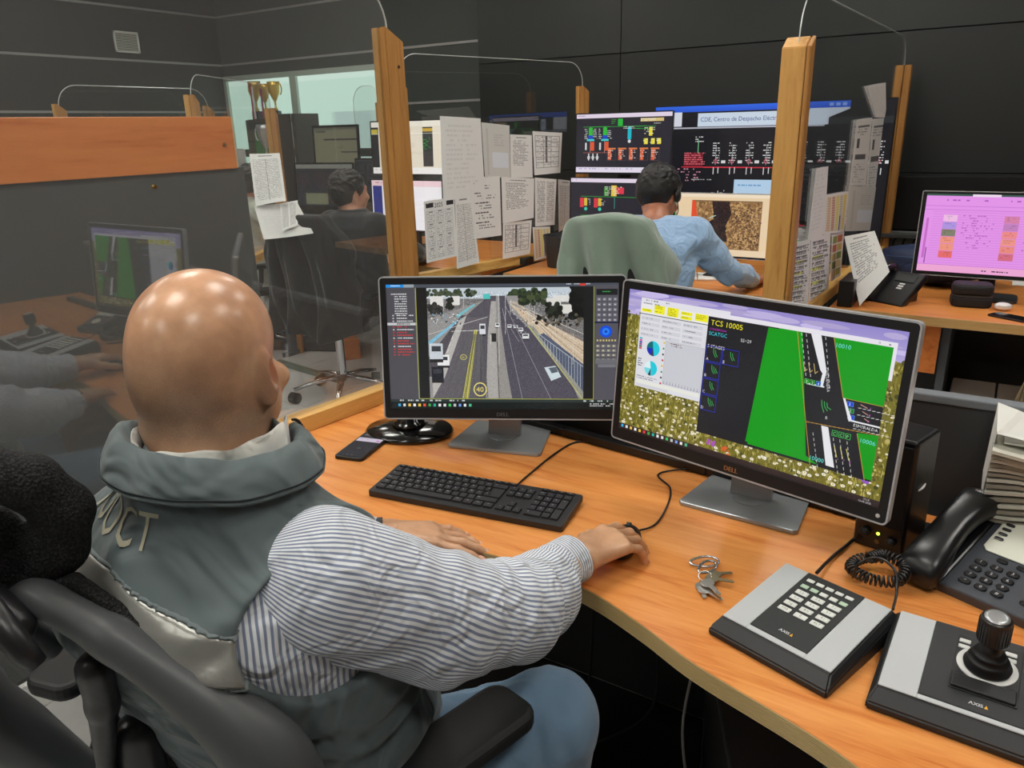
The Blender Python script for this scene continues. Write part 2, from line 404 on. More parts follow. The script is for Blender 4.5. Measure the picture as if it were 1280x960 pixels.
    for k in range(15):
        red = k in (4,6,7,9,10,12,13,14); yy = Y(222+k*11.2)
        if k == 3: c.rect(0,yy-3,X(245),yy+9,(206,206,208))
        c.scrib(X(168),yy,X(205+random.random()*36),yy+7,12,(214,58,62) if red else ((60,60,60) if k==3 else (226,226,230)),.95,2,False); c.rect(X(152),yy,X(158),yy+6,(190,60,60) if red else (200,200,206))
    c.rect(X(245)-4,Y(120),X(245)-1,Y(560),(120,120,126))
    # right controls
    c.rect(X(927),Y(112),W,H,(86,84,92)); c.rect(X(932),Y(126),W-4,Y(150),(28,32,32)); c.scrib(X(955),Y(135),X(985),Y(143),9,(60,170,80),1,2,False)
    for r in range(5):
        for k in range(4): c.rect(X(936+k*20),Y(160+r*20),X(950+k*20),Y(172+r*20),(122,120,130)); c.rect(X(940+k*20),Y(164+r*20),X(945+k*20),Y(168+r*20),(214,214,220))
    c.rect(X(927),Y(252),W,Y(258),(20,30,60)); c.disc(X(969),Y(291),27,(20,80,220)); c.disc(X(969),Y(291),16,(40,130,250)); c.disc(X(969),Y(291),6,(20,60,170))
    for k in range(7): c.rect(X(935+k*11),Y(322),X(941+k*11),Y(329),(214,196,120))
    for r in range(4):
        for k in range(4): c.rect(X(932+k*20),Y(342+r*18),X(948+k*20),Y(353+r*18),(124,122,120)); c.rect(X(936+k*20),Y(345+r*18),X(942+k*20),Y(350+r*18),(214,208,170))
    c.rect(X(930),Y(400),W-3,Y(418),(110,110,116)); c.rect(X(940),Y(420),W-8,Y(432),(120,120,126))
    # status line and taskbar
    c.rect(0,Y(562),W,Y(573),(40,52,50)); c.rect(0,Y(573),W,H,(14,24,24)); c.scrib(X(150),Y(564),X(440),Y(571),14,(200,206,204),.5,3,False); c.scrib(X(860),Y(564),X(980),Y(571),14,(200,206,204),.7,3,False)
    cols = [(60,170,230),(230,230,230),(240,200,90),(250,250,250),(240,200,60),(230,90,60),(60,170,80),(40,180,160),(240,240,240),(230,230,230),(60,200,100),(200,200,200),(120,160,240),(240,240,240),(80,190,140)]
    for k, q in enumerate(cols): c.rect(X(160+k*20),Y(580),X(170+k*20),Y(591),q)
    c.scrib(X(910),Y(577),X(1000),Y(592),9,(230,230,230),.8,2,False)
    return c

def cv_junction():
    W, H = 1152, 648; c = CV(W, H)
    c.grad(0,0,W,190,(150,138,206),(206,196,232)); 
    for _ in range(60): c.disc(random.uniform(0,W),random.uniform(0,120),random.uniform(30,90),tuple(np.array((190,178,224))+random.uniform(-16,22)),r2=random.uniform(6,14))
    c.rect(0,110,W,H,(120,112,40))
    yy = 110
    c.blobs(0,100,W,H,1500,(3,9),[(150,138,54),(106,100,36),(88,84,30),(176,160,72),(70,72,30),(190,176,110)])
    for _ in range(2600):
        x, y = random.uniform(0,W), random.uniform(115,H); c.line(x,y,x+random.uniform(-7,7),y-random.uniform(8,26),random.choice([(196,184,92),(92,88,34),(224,214,140),(60,60,26),(160,150,60)]),1.2)
    for _ in range(620):
        x, y = random.uniform(0,W), random.uniform(140,H); r = 1.5+4.5*(y-140)/500*random.uniform(.5,1.2); c.disc(x,y,r*1.4,(240,238,226),r2=r); 
        if r > 3: c.disc(x,y,r*.45,(226,180,40))
    for x, y, q in [(470,590,(176,84,190)),(560,628,(226,90,40)),(540,600,(220,100,50)),(1085,560,(150,90,200)),(1075,330,(226,90,40))]: c.blobs(x-16,y-8,x+16,y+8,10,(4,8),[q])
    # small tool window with pies
    c.rect(66,30,492,60,(232,230,238)); c.rect(66,60,398,430,(226,226,232)); c.rect(66,56,398,98,(240,240,240)); c.rect(66,98,398,101,(70,70,74))
    c.scrib(74,36,240,46,12,(120,120,130),.7,2); c.scrib(74,50,200,56,10,(110,110,120),.7,2)
    for x, y, w, h in [(72,76,52,14),(136,54,52,22),(136,76,52,14),(200,54,56,38),(268,62,54,14),(268,80,54,14),(336,60,60,30)]: c.rect(x,y,x+w,y+h,(246,240,40)); c.scrib(x+4,y+4,x+w-4,y+h-2,7,(150,140,40),.9,1)
    for r in range(4):
        for k in range(3): c.rect(76+k*104,112+r*24,168+k*104,124+r*24,(214,214,222)); c.scrib(80+k*104,115+r*24,150+k*104,122+r*24,8,(140,140,150),.7,1); c.frame(76+k*104,112+r*24,168+k*104,124+r*24,(190,190,198))
    c.rect(208,200,394,392,(206,206,214)); c.frame(208,200,394,392,(150,150,158)); c.scrib(230,206,300,220,9,(90,60,60),.6,1)
    for x, y, big in ((148,246,1),(144,336,0)):
        c.disc(x,y,34,(228,240,240)); c.pie(x,y,33,-100,80,(40,206,224)); c.pie(x,y,33,80,180,(26,50,190) if big else (120,222,232)); c.pie(x,y,33,180,260,(16,110,120) if big else (226,244,246))
        c.pie(x,y,33,86,112,(60,60,70))
    for k in range(8): c.rect(196,206+k*26,204,214+k*26,[(230,200,40),(40,150,80),(60,60,60),(200,60,50)][k%4])
    for k in range(6): c.rect(74,206+k*9,88,213+k*9,[(40,180,200),(220,60,160),(30,50,160),(140,40,120),(70,70,80),(200,60,60)][k])
    c.scrib(74,300,104,340,10,(40,60,60),.9,2); c.scrib(74,378,180,396,9,(120,120,130),.7,1); c.rect(74,398,390,412,(236,236,226)); c.rect(76,416,240,426,(214,214,220))
    for k in range(12): c.rect(216+k*15,376,217+k*15,386,(90,90,100)); c.rect(214+k*15,386,219+k*15,389,(130,130,140))
    # stage window
    x0, y0, x1, y1 = 398, 62, 1122, 560
    c.rect(x0,44,x1,64,(236,232,240)); c.rect(x0,y0,x1,y1,(30,30,34)); c.frame(1060,50,1066,56,(120,120,120)); c.rect(1094,52,1100,57,(120,120,120))
    c.rect(x1-12,44,x1,180,(236,232,240)); c.rect(x1-12,180,x1,y1,(120,110,50)); c.blobs(x1-12,190,x1,y1,40,(2,5),[(200,190,110),(80,76,30)])
    c.text('TCS 10005',x0+12,y0+34,22,(250,240,40)); c.text('CONCEPCION',x0+10,y0+54,8,(226,60,226)); c.text('SCATGC',x0+8,y0+76,15,(70,226,240)); c.text('SS=29',x0+150,y0+80,13,(240,240,240)); c.text('5 STAGES',x0+8,y0+128,13,(240,240,240))
    for k, (bx, by) in enumerate([(x0+4,150),(x0+4,220),(x0+4,290),(x0+4,360),(x0+80,150)]):
        by += y0-30; c.frame(bx,by,bx+72,by+66,(40,50,214),2); c.text('ABCDE'[k],bx+4,by+62,12,(230,230,230))
        g = (60,190,90)
        for j in range(3 if k in (1,3) else 2): c.pline([(bx+34+j*9,by+10+j*5),(bx+36+j*9,by+28),(bx+46+j*8,by+44-j*3)],g,2)
    GR = (12,156,22)
    c.poly([(x0+300,y0),(x0+392,y0),(x0+470,y1-30),(x0+520,y1-8),(x0+232,y1-10)],GR)
    c.poly([(x0+258,y0+4),(x0+372,y0+4),(x0+470,y1-18),(x0+222,y1-18)],GR)
    c.poly([(x0+508,y0),(x1-12,y0),(x1-12,y0+214),(x0+572,y0+214)],GR)
    c.poly([(x0+640,y0+330),(x1-12,y0+322),(x1-12,y1-6),(x0+690,y1-6)],GR)
    OR = (196,150,60)
    c.line(x0+372,y0,x0+452,y0+340,OR,2); c.line(x0+508,y0,x0+572,y0+214,OR,2); c.line(x0+572,y0+214,x1-12,y0+214,OR,2); c.line(x0+452,y0+336,x1-12,y0+320,OR,2); c.line(x0+452,y0+340,x0+490,y1,OR,2); c.line(x0+640,y0+334,x0+690,y1,OR,2)
    c.poly([(x0+424,y0),(x0+462,y0),(x0+500,y0+130),(x0+494,y0+190),(x0+482,y0+190),(x0+486,y0+140),(x0+476,y0+128)],(236,236,240))
    c.rect(x0+424+10,y0+186,x0+500,y0+192,(236,236,240))
    for a in (388,406): 
        for k in range(9): c.line(x0+a+k*5.2,y0+4+k*21,x0+a+k*5.2+2.5,y0+14+k*21,(230,230,230),1.6)
    for k in range(9): c.line(x0+478+k*5,y0+4+k*22,x0+480.5+k*5,y0+14+k*22,(230,230,230),1.6)
    for k, q in enumerate([GR,(18,120,30),(30,70,210)]): c.rect(x0+424+k*22,y0+172,x0+442+k*22,y0+190,q); c.frame(x0+424+k*22,y0+172,x0+442+k*22,y0+190,(120,230,120)); c.text('324'[k],x0+429+k*22,y0+187,10,(240,240,240))
    for k in range(3): c.line(x0+410+k*20,y0+110,x0+420+k*20,y0+146,(214,190,120),2); c.line(x0+420+k*20,y0+146,x0+428+k*20,y0+136,(214,190,120),2)
    c.text('COSTANERA',x0+492,y0+116,11,(240,240,240),[[.22,.98],[.98,-.22]])
    for j in (0,1,2): c.pline([(x0+498+j*10,y0+240+j*3),(x0+502+j*10,y0+262),(x0+512+j*12,y0+284-j*8)],(60,190,90),2.2)
    c.text('B',x0+520,y0+308,11,(240,240,240))
    for k, q in enumerate([(30,70,210),(18,120,30),(30,70,210)]): c.rect(x0+588+k*5,y0+222+k*24,x0+612+k*5,y0+240+k*24,q); c.frame(x0+588+k*5,y0+222+k*24,x0+612+k*5,y0+240+k*24,(120,200,240)); c.text('123'[k],x0+595+k*5,y0+237+k*24,11,(240,240,240))
    for k in range(2): 
        for j in range(9): c.line(x0+630+j*16,y0+238+k*26,x0+640+j*16,y0+237+k*26,(230,230,230),1.6)
    for k in range(3): c.line(x0+636+k*10,y0+224+k*24,x0+660+k*6,y0+232+k*24,(214,160,150),2.2); c.text('547'[k],x0+668,y0+236+k*24,8,(226,110,226))
    c.poly([(x0+572,y0+214),(x0+580,y0+214),(x0+616,y0+292),(x0+604,y0+296)],(236,236,240)); c.rect(x0+610,y0+288,x1-12,y0+294,(236,236,240)); c.text('ESMERALDA',x0+622,y0+310,11,(240,240,240))
    for j in range(9): c.line(x0+624+j*16,y0+318,x0+634+j*16,y0+317,(230,230,230),1.6)
    c.poly([(x0+510,y0+336),(x0+536,y0+336),(x0+580,y1-14),(x0+548,y1-14)],(236,236,240))
    for k in range(3): c.frame(x0+552+k*24,y0+342,x0+572+k*24,y0+364,(60,200,80),2); c.text('CCP'[k],x0+556+k*24,y0+360,12,(120,240,130)); c.line(x0+568+k*22,y0+400,x0+582+k*22,y0+440,(230,220,120),2.2); c.text('278'[k],x0+584+k*22,y0+450,8,(226,110,226))
    for a in (484,560,584,610):
        for k in range(7): c.line(x0+a+k*5.5,y0+372+k*20,x0+a+k*5.5+2.5,y0+382+k*20,(230,230,230),1.6)
    c.text('10010',x0+516,y0+34,16,(130,226,240)); c.text('10006',x0+712-62,y0+362,16,(130,226,240)); c.text('10000',x0+482,y1-20,16,(110,240,226))
    # taskbar
    c.grad(0,H-26,W,H,(54,40,40),(40,30,30))
    for k, q in enumerate([(60,170,230),(230,230,230),(240,200,90),(250,250,250),(240,200,60),(230,60,60),(60,170,80),(40,180,160),(240,240,240),(230,230,230),(60,200,100),(200,200,200),(120,160,240),(240,240,240),(80,190,140)]): c.rect(14+k*24,H-21,26+k*24,H-8,q)
    c.text('09:18',W-58,H-15,7,(230,230,230)); c.text('12-05-2025',W-74,H-4,7,(230,230,230))
    return c

def cv_scada(kind):
    W, H = 512, 288; c = CV(W, H, (40,38,48))
    c.rect(0,0,W,20,(236,222,240)); c.rect(0,H-26,W,H,(236,228,244)); c.scrib(6,6,60,14,10,(160,140,170),.8,2)
    g=(40,190,60)
    if kind == 1:
        c.line(40,62,430,64,g,2); c.rect(230,26,256,60,g); c.scrib(195,28,228,58,9,(60,160,60),.8,2); c.rect(350,26,470,42,(226,200,130)); c.scrib(350,28,460,42,7,(250,250,240),.9,2); c.scrib(420,50,474,58,7,(230,230,230),.9,2)
        for x in (80,160): c.line(x,62,x,190,(200,200,200),1.5); c.rect(x-10,66,x+12,104,(50,190,60)); c.rect(x-12,104,x+14,122,(30,70,200)); c.rect(x-20,122,x+22,132,(70,210,210)); c.rect(x,136,x+22,180,(230,90,50)); c.rect(x-30,140,x-20,176,(220,220,220)); c.scrib(x-34,72,x-14,128,9,(220,220,220),.7,2); c.scrib(x+14,72,x+40,128,9,(220,220,220),.6,2)
        c.line(40,190,180,190,(200,100,90),2)
        for x in (72,96,120): c.line(x,196,x,226,(240,240,240),5); c.disc(x,214,8,(240,240,240),rin=5)
        c.rect(284,66,304,126,(30,190,210)); c.scrib(260,64,330,80,7,(230,230,230),.8,2); c.disc(294,135,8,(230,230,230)); c.line(320,74,400,76,g,2)
        c.rect(396,68,414,110,(240,226,50)); c.scrib(372,70,430,110,9,(230,230,200),.6,2)
        for x in (380,416,448): c.rect(x-8,122,x+12,150,(240,226,60)); c.scrib(x-12,124,x+14,150,8,(250,250,200),.6,2)
        for k in range(5): x=180+k*58; c.rect(x-4,166,x+42,174,(236,130,70)); c.rect(x,174,x+18,226,(226,100,60)); c.frame(x-4,166,x+42,228,(120,100,100)); c.scrib(x,178,x+36,224,9,(240,220,210),.6,2)
        c.scrib(6,H-20,400,H-8,10,(150,140,190),.5,2)
    elif kind == 2:
        c.line(60,92,440,92,g,2); c.rect(190,40,214,88,(60,140,50)); c.rect(230,34,260,88,(236,200,60)); c.rect(258,44,300,76,(230,60,80)); c.scrib(195,40,300,86,10,(240,240,230),.6,2)
        for x in (60,140): c.rect(x-6,100,x+16,148,(220,60,74)); c.rect(x+18,100,x+36,140,(226,190,60)); c.disc(x+28,156,9,(60,210,180)); c.scrib(x+36,104,x+60,140,9,(220,220,220),.6,2)
        c.line(250,96,250,150,(60,200,190),2.4); c.line(60,188,460,190,g,2)
        for k in range(7): c.rect(50+k*58,196,66+k*58,236,[(220,60,74),(60,190,80),(236,200,60)][k%3])
    return c
def cv_bigwall():
    W, H = 1024, 576; c = CV(W, H, (24,24,30))
    c.grad(0,0,W-170,24,(50,110,240),(40,90,220)); c.rect(0,24,130,82,(226,230,240)); c.text('S',62,58,22,(90,100,170)); c.rect(130,24,206,82,(20,20,28)); c.rect(0,86,760,92,(190,192,206))
    c.rect(206,30,W-330,84,(214,228,244)); c.text('CDE, Centro de Despacho Eléctrico',218,64,17.5,(74,90,140)); c.rect(W-330,24,W-250,86,(214,228,244)); c.poly([(W-250,24),(W-170,24),(W-170,30),(W-250,60)],(210,220,236)); c.rect(W-250,60,W,86,(44,46,50))
    for k in range(3): c.rect(W-252+k*26,6,W-236+k*26,18,(150,180,250))
    R=(226,50,70); w=(226,226,226)
    c.line(140,250,980,252,R,4)
    for k in range(11):
        x = 300+k*76; s = k > 0
        c.line(x,160,x,240,(190,190,194),2); c.scrib(x-16,150,x+18,240,10,w,.75,4,False); c.disc(x,226,9,(230,120,140),rin=6); c.line(x-8,252,x-8,278,w,3); c.line(x+14,252,x+14,274,w,3); c.rect(x+26,222,x+46,234,w)
    c.rect(150,190,240,246,(120,30,44)); c.scrib(150,190,250,246,9,(236,120,130),.8,3,False); c.line(215,140,215,190,(120,200,140),4); c.scrib(200,124,240,150,9,w,.8,3)
    c.scrib(120,256,240,320,12,(214,150,170),.5,4); c.scrib(190,300,300,312,9,(180,184,180),.8,3)
    c.line(60,276,120,276,(50,200,80),4); c.line(120,276,120,540,(40,190,90),5); c.line(132,330,132,540,(40,150,80),3); c.scrib(46,260,120,300,12,(120,220,140),.6,4)
    c.rect(392,300,562,404,(190,220,246)); c.scrib(410,320,540,340,14,(120,170,220),.9,4); c.scrib(402,370,520,380,12,(90,140,220),.8,4)
    c.scrib(170,370,250,400,10,(60,200,110),.7,4); c.line(225,360,225,410,(60,200,110),5); c.line(320,350,320,420,w,4); c.scrib(290,345,370,395,10,w,.6,4)
    for x0, y0, x1, y1 in [(180,430,380,480),(440,400,600,480),(600,450,700,480),(690,330,960,470),(400,450,470,480)]:
        c.scrib(x0,y0,x1,y1,11,R,.75,6,False); c.scrib(x0,y0,x1,y1,16,(250,200,206),.35,4,False)
    for k in range(14): c.line(190+k*38,470,190+k*38,500,w,3)
    c.line(180,478,740,480,R,3); c.line(280,512,470,514,(36,56,180),9); c.line(120,546,700,548,(50,220,70),8); c.scrib(160,534,700,548,12,(200,250,200),.35,5,False)
    c.disc(440,548,12,(220,250,220)); c.disc(330,548,10,w); c.line(560,548,560,572,(60,220,90),6)
    return c
def cv_map():
    W, H = 480, 280; c = CV(W, H, (232,206,168)); c.rect(0,0,W,16,(240,222,196)); c.rect(70,30,380,250,(150,112,70))
    c.blobs(80,40,370,240,900,(2,8),[(176,136,86),(120,86,54),(196,158,104),(140,104,62)]); c.poly([(160,30),(236,30),(250,90),(226,150),(240,215),(150,212),(176,120)],(46,32,30)); c.blobs(165,60,230,200,30,(6,14),[(40,28,28),(56,40,34)])
    c.blobs(250,60,378,246,500,(1.5,5),[(84,60,42),(120,88,58),(190,152,104)]); c.noise(70,30,380,250,14,2); c.rect(70,30,380,34,(120,90,60)); c.poly([(70,30),(86,34),(98,110),(70,130)],(226,76,40)); c.line(152,110,180,98,(170,220,210),3)
    c.rect(0,250,W,H,(234,210,176)); return c
def cv_pink():
    W, H = 480, 290; c = CV(W, H, (230,150,234)); c.rect(0,0,W,7,(60,90,80)); c.rect(150,0,240,9,(240,220,240)); c.scrib(30,20,460,28,11,(170,90,190),.35,3,False); c.line(0,44,W,44,(200,120,214),1.5); c.line(0,58,W,58,(200,120,214),1.5)
    for k in range(22): c.line(30,66+k*9,W,66+k*9,(216,136,224),1)
    for x, cs in ((66,[(240,190,230),(176,150,226),(130,130,110),(240,150,130),(240,150,130),(232,110,110)]),(262,[(214,130,170),(196,130,190),(240,140,140),(240,150,140),(236,140,130),(214,110,130)])):
        for k, q in enumerate(cs): c.rect(x,76+k*27,x+46,76+k*27+25,q); c.scrib(x+8,80+k*27,x+40,98+k*27,8,tuple(v*.85 for v in q),.6,2)
    for x in (130,330): c.scrib(x,76,x+110,200,9,(186,104,196),.4,2)
    for y in (84,110,160): c.rect(468,y,478,y+7,(60,60,120))
    c.rect(20,200,24,260,(150,80,160)); c.rect(10,90,18,240,(200,110,200)); c.rect(0,262,W,264,(200,120,214)); c.rect(0,264,W,290,(240,168,214)); c.scrib(210,276,320,284,9,(50,40,60),.6,3); c.scrib(400,276,470,284,9,(150,90,130),.5,2)
    return c
def cv_phone():
    c = CV(160, 300, (62,60,64)); c.rect(0,0,160,26,(70,66,70)); c.text('09:18',12,44,16,(220,220,220)); c.rect(0,74,160,118,(226,214,232)); c.scrib(12,88,90,96,9,(150,130,160),.9,2); c.rect(128,96,150,106,(206,90,190)); c.rect(0,118,160,300,(56,55,60)); c.disc(78,200,9,(120,120,124),rin=6); c.scrib(20,280,140,286,9,(120,120,124),.5,3); return c
def cv_window(kind):
    c = CV(400, 260, (236,232,226))
    if kind == 0:   # cream page with a dark terminal
        c.rect(0,0,400,26,(244,236,222)); c.rect(0,26,40,232,(26,26,30)); c.rect(0,36,36,60,(200,180,60)); c.rect(300,26,330,100,(120,90,50)); c.rect(40,26,400,232,(238,226,206)); c.rect(290,30,344,150,(30,32,36)); c.rect(290,36,344,52,(210,170,60)); c.scrib(292,80,340,146,9,(40,200,70),.6,3); c.rect(290,150,344,222,(54,50,54)); c.rect(0,228,400,260,(250,244,240)); c.scrib(14,238,360,246,10,(170,160,170),.3,3); c.line(0,60,400,60,(250,250,246),2)
    elif kind == 1: # white page with blue sidebar
        c.rect(0,0,400,260,(250,244,248)); c.rect(0,0,400,30,(248,214,220)); c.rect(6,30,60,210,(36,46,130)); c.scrib(80,30,230,50,11,(150,150,160),.4,3); c.rect(82,84,106,92,(226,60,60)); c.rect(82,176,106,184,(226,60,60)); c.scrib(14,10,200,22,11,(200,120,130),.5,3)
    elif kind == 2: # dull olive desktop
        c.rect(0,0,400,260,(126,124,98)); c.rect(0,0,400,14,(96,94,78)); c.rect(90,70,400,80,(50,50,44)); c.rect(250,150,400,158,(60,58,50)); c.rect(14,18,110,30,(80,80,70)); c.rect(200,0,206,260,(146,144,118)); c.scrib(230,110,300,140,14,(90,88,70),.4,3)
    elif kind == 3: # dark dashboard with a light strip
        c.rect(0,0,400,260,(46,48,54)); c.rect(0,0,400,26,(150,150,140)); c.scrib(10,60,380,130,14,(90,60,66),.6,3); c.scrib(10,130,380,220,16,(66,72,84),.6,3); c.rect(60,180,220,250,(140,140,110))
    elif kind == 4: # grey dashboard rows
        c.rect(0,0,400,260,(40,42,48)); c.scrib(8,10,390,250,18,(96,98,104),.6,4); c.rect(0,0,400,10,(70,72,78))
    return c
def cv_paper(kind, seed=0):
    random.seed(seed+100); c = CV(150, 210, (236,236,234)); ink = (96,96,100)
    if kind == 'text': c.scrib(18,26,130,150,8,(150,150,152),.85,2); c.scrib(40,12,110,18,8,ink,1,2,False)
    elif kind == 'form':
        for k in range(5): c.scrib(16,18+k*34,96,24+k*34,8,(50,50,54),.95,3); c.scrib(30,28+k*34,128,44+k*34,9,(120,120,124),.7,2)
    elif kind == 'table':
        for k in range(7): c.line(12,20+k*26,138,20+k*26,(120,120,124),1.3)
        for k in range(4): c.line(12+k*42,20,12+k*42,176,(120,120,124),1.3)
        c.rect(66,20,76,150,(96,96,100)); c.scrib(16,24,136,170,9,(150,150,152),.6,2)
    elif kind == 'calendar':
        c.rect(8,8,44,24,(50,50,54)); c.rect(108,8,144,24,(50,50,54)); c.rect(14,6,20,10,(236,236,234)); c.text('2025',48,26,15,(60,60,64))
        for r in range(4):
            for k in range(3): c.frame(12+k*44,36+r*42,50+k*44,74+r*42,(160,160,164)); c.scrib(16+k*44,44+r*42,46+k*44,72+r*42,6,(168,168,172),.8,1,False); c.rect(22+k*44,38+r*42,40+k*44,41+r*42,(110,110,114))
    elif kind == 'blank': c.scrib(16,20,134,190,12,(222,222,220),.8,3)
    elif kind == 'list': 
        for k in range(2): c.scrib(14+k*66,14,66+k*66,196,6,(120,120,122),.85,1,False)
    elif kind == 'yellow':
        c.rect(8,10,142,200,(226,222,200)); 
        for k in range(5): c.rect(14+k*26,16,32+k*26,194,[(214,186,150),(206,150,130),(226,214,110),(200,196,180),(226,206,100)][k]); 
        for r in range(14): c.line(10,16+r*13,140,16+r*13,(236,232,214),1.5)
        c.rect(92,120,100,200,(60,80,130))
    elif kind == 'green': 
        for r in range(5):
            for k in range(2): c.rect(14+k*64,12+r*38,72+k*64,44+r*38,[(150,160,90),(196,120,90),(214,190,120),(130,150,80),(220,210,160)][(r+k)%5])
    elif kind == 'marked':
        c.scrib(12,14,138,196,8,(120,120,124),.8,2); 
        for y in (60,96,140): c.rect(14,y,90,y+8,(228,232,110))
        c.scrib(12,14,138,196,16,(100,100,104),.8,2)
    elif kind == 'news':
        c.rect(0,0,150,210,(226,226,224)); c.rect(20,20,130,26,(110,110,112)); c.rect(24,60,50,90,(90,90,92)); c.rect(20,110,120,126,(100,100,102)); c.scrib(16,30,134,56,8,(150,150,152),.7,2); c.scrib(16,140,134,200,8,(168,168,170),.6,2)
    elif kind == 'chart': c.scrib(12,24,138,196,5,(150,150,150),.9,1,False); c.scrib(40,8,110,14,8,ink,1,2,False); c.line(75,24,75,196,(120,120,120),1)
    elif kind == 'note': c.rect(0,0,150,210,(214,214,210)); c.rect(50,110,140,170,(226,232,240)); c.rect(20,20,30,200,(200,200,196)); c.scrib(60,40,130,90,10,(190,190,188),.8,2)
    return c
_PM = {}
def paper_mat(kind, seed=0):
    if (kind, seed) not in _PM: _PM[(kind, seed)] = pic_mat('print_'+kind+str(seed), cv_paper(kind, seed), rough=.7)
    return _PM[(kind, seed)]

# ------------------------------------------------------------------ the room shell
XL, XR, YF, YB, ZC = -6.7, 2.4, -2.6, 5.3, 3.0
M_black = mat("black_wall_paint", (40,41,38), .55, bump=(60,.05), var=.12, varscale=1.2)
M_grey = mat("grey_green_wall_paint", (62,68,65), .6, bump=(60,.05), var=.08, varscale=1.5)
M_trim = mat('pale_trim', (150,152,150), .5)
g = G(); g.box(XL, YF, -.12, XR, YB, -.012); floor = struct('floor', g, mat('floor_underlay', (60,60,60), .8))
g = G(); g.rbox(.002, .002, -.012, .598, .598, 0, .0015, 1)
M_tile = mat('pale_vinyl_tile', (206,206,204), .42, var=.10, varscale=26, bump=(40,.05))
tile0 = obj('tile', g, M_tile, floor); tile0.location = (-6.27, YF+.05, 0)
pl = [(-6.27+.6*i, YF+.05+.6*j, 0) for i in range(14) for j in range(13) if i+j]
copies(tile0, pl)
g = G(); g.box(XL, YF, ZC, XR, YB, ZC+.1); struct('ceiling', g, mat('ceiling_white', (214,214,210), .8))
g = G(); g.box(XL-.1, YF, -.1, XL, YB+.1, ZC); wl = struct('wall_left', g, M_black)
g = G(); g.box(XL, YB, -.1, XR, YB+.1, ZC); wb = struct('wall_back', g, M_grey)
g = G(); g.box(XR, YF, -.1, XR+.1, YB+.1, ZC); struct('wall_right', g, M_black)
g = G(); g.box(XL-.1, YF-.1, -.1, XR+.1, YF, ZC); struct('wall_front', g, mat('front_wall_paint', (120,122,120), .7))
k = 1
for z in (1.713, 2.14, 2.565):
    g = G(); g.box(XL, YF, z-.009, XL+.006, YB, z+.009); struct('trim_%d' % k, g, M_trim); k += 1
    g = G(); g.box(XL+.006, YB-.006, z-.009, -3.5, YB, z+.009)
    if z < 2: g = G(); g.box(-4.42, YB-.006, z-.009, -3.5, YB, z+.009)
    struct('trim_%d' % k, g, M_trim); k += 1
# black video-wall cladding in front of the back wall, built of separate panels
bw = struct('wall_back_black', G().box(-3.55, 5.16, -.1, XR, 5.2, ZC), mat('panel_backing_black', (22,23,22), .7))  # darker black backing that shows in the panel seams
Mp = mat('black_wall_panel', (32,35,34), .42, bump=(3,.02), var=.06, varscale=.8); Mp2 = mat('black_wall_panel_upper', (38,42,40), .5, var=.08, varscale=.8)
for x0, x1 in ((-3.55,-2.384),(-2.38,.15),(.154,XR)):
    for z0, z1, m in ((-.02,1.19,Mp),(1.194,1.955,Mp),(1.959,ZC,Mp2)):
        obj('panel', G().rbox(x0, 5.14, z0, x1, 5.16, z1, .002, 1), m, bw)
# glazed band in the back wall: lit office beyond, seen through frosted green glass
Mfr = mat('pale_window_frame', (176,190,180), .5)
def glass_pic(i):
    c = CV(256, 200); c.grad(0,0,256,200,(206,236,220),(196,228,212)); c.rect(0,0,256,10,(220,244,230)); 
    if i == 1: c.rect(90,70,230,200,(176,200,192)); c.rect(196,30,200,200,(214,238,226))
    if i == 0: c.rect(150,100,256,200,(190,216,204))
    c.a = (c.a + np.roll(c.a, 3, 1) + np.roll(c.a, -3, 1) + np.roll(c.a, 6, 1) + np.roll(c.a, -6, 1))/5; return c
for i, (x0, x1) in enumerate(((-6.62,-5.74),(-5.66,-4.5))):
    w = struct('window_%d' % (i+1), *(lambda q: (q[0], pic_mat('frosted_green_glass_%d' % i, glass_pic(i), emit=1.0, rough=.35)))([quad((x0,YB-.012,1.99),(x1,YB-.012,1.99),(x1,YB-.012,1.08),(x0,YB-.012,1.08))[0]]), uv=[(0,1),(1,1),(1,0),(0,0)])
    fr = G(); fr.box(x0-.04,YB-.04,1.99,x1+.04,YB,2.035); fr.box(x0-.04,YB-.04,1.06,x0,YB,1.99); fr.box(x1,YB-.04,1.06,x1+.04,YB,1.99)
    obj('window_frame', fr, Mfr, w)
    obj('window_sill', G().box(x0-.04,YB-.09,1.03,x1+.04,YB,1.08), Mfr, w)
    obj('transom', G().box(x0,YB-.05,1.29,x1,YB-.012,1.36), mat('dark_transom', (50,56,54), .5), w)
# small white ventilation grille on the left wall
t = thing('wall_vent', 'white slatted ventilation grille high on the black left wall', 'vent', (XL, 4.335, 2.285))
g = G(); W2, H2 = .115, .085
g.box(0,-W2,H2-.014,.014,W2,H2); g.box(0,-W2,-H2,.014,W2,-H2+.014); g.box(0,-W2,-H2,.014,-W2+.014,H2); g.box(0,W2-.014,-H2,.014,W2,H2)
obj('frame', g, mat('vent_white', (225,226,220), .5), t)
obj('backing', G().box(0,-W2+.01,-H2+.01,.003,W2-.01,H2-.01), mat('vent_dark', (70,72,68), .7), t)
s0 = obj('slat', G().box(.003,-W2+.014,-.003,.012,W2-.014,.004), mat('vent_slat', (190,192,184), .5), t); s0.location = (0,0,-H2+.022)
copies(s0, [(0,0,-H2+.022+.0128*i) for i in range(1,11)])

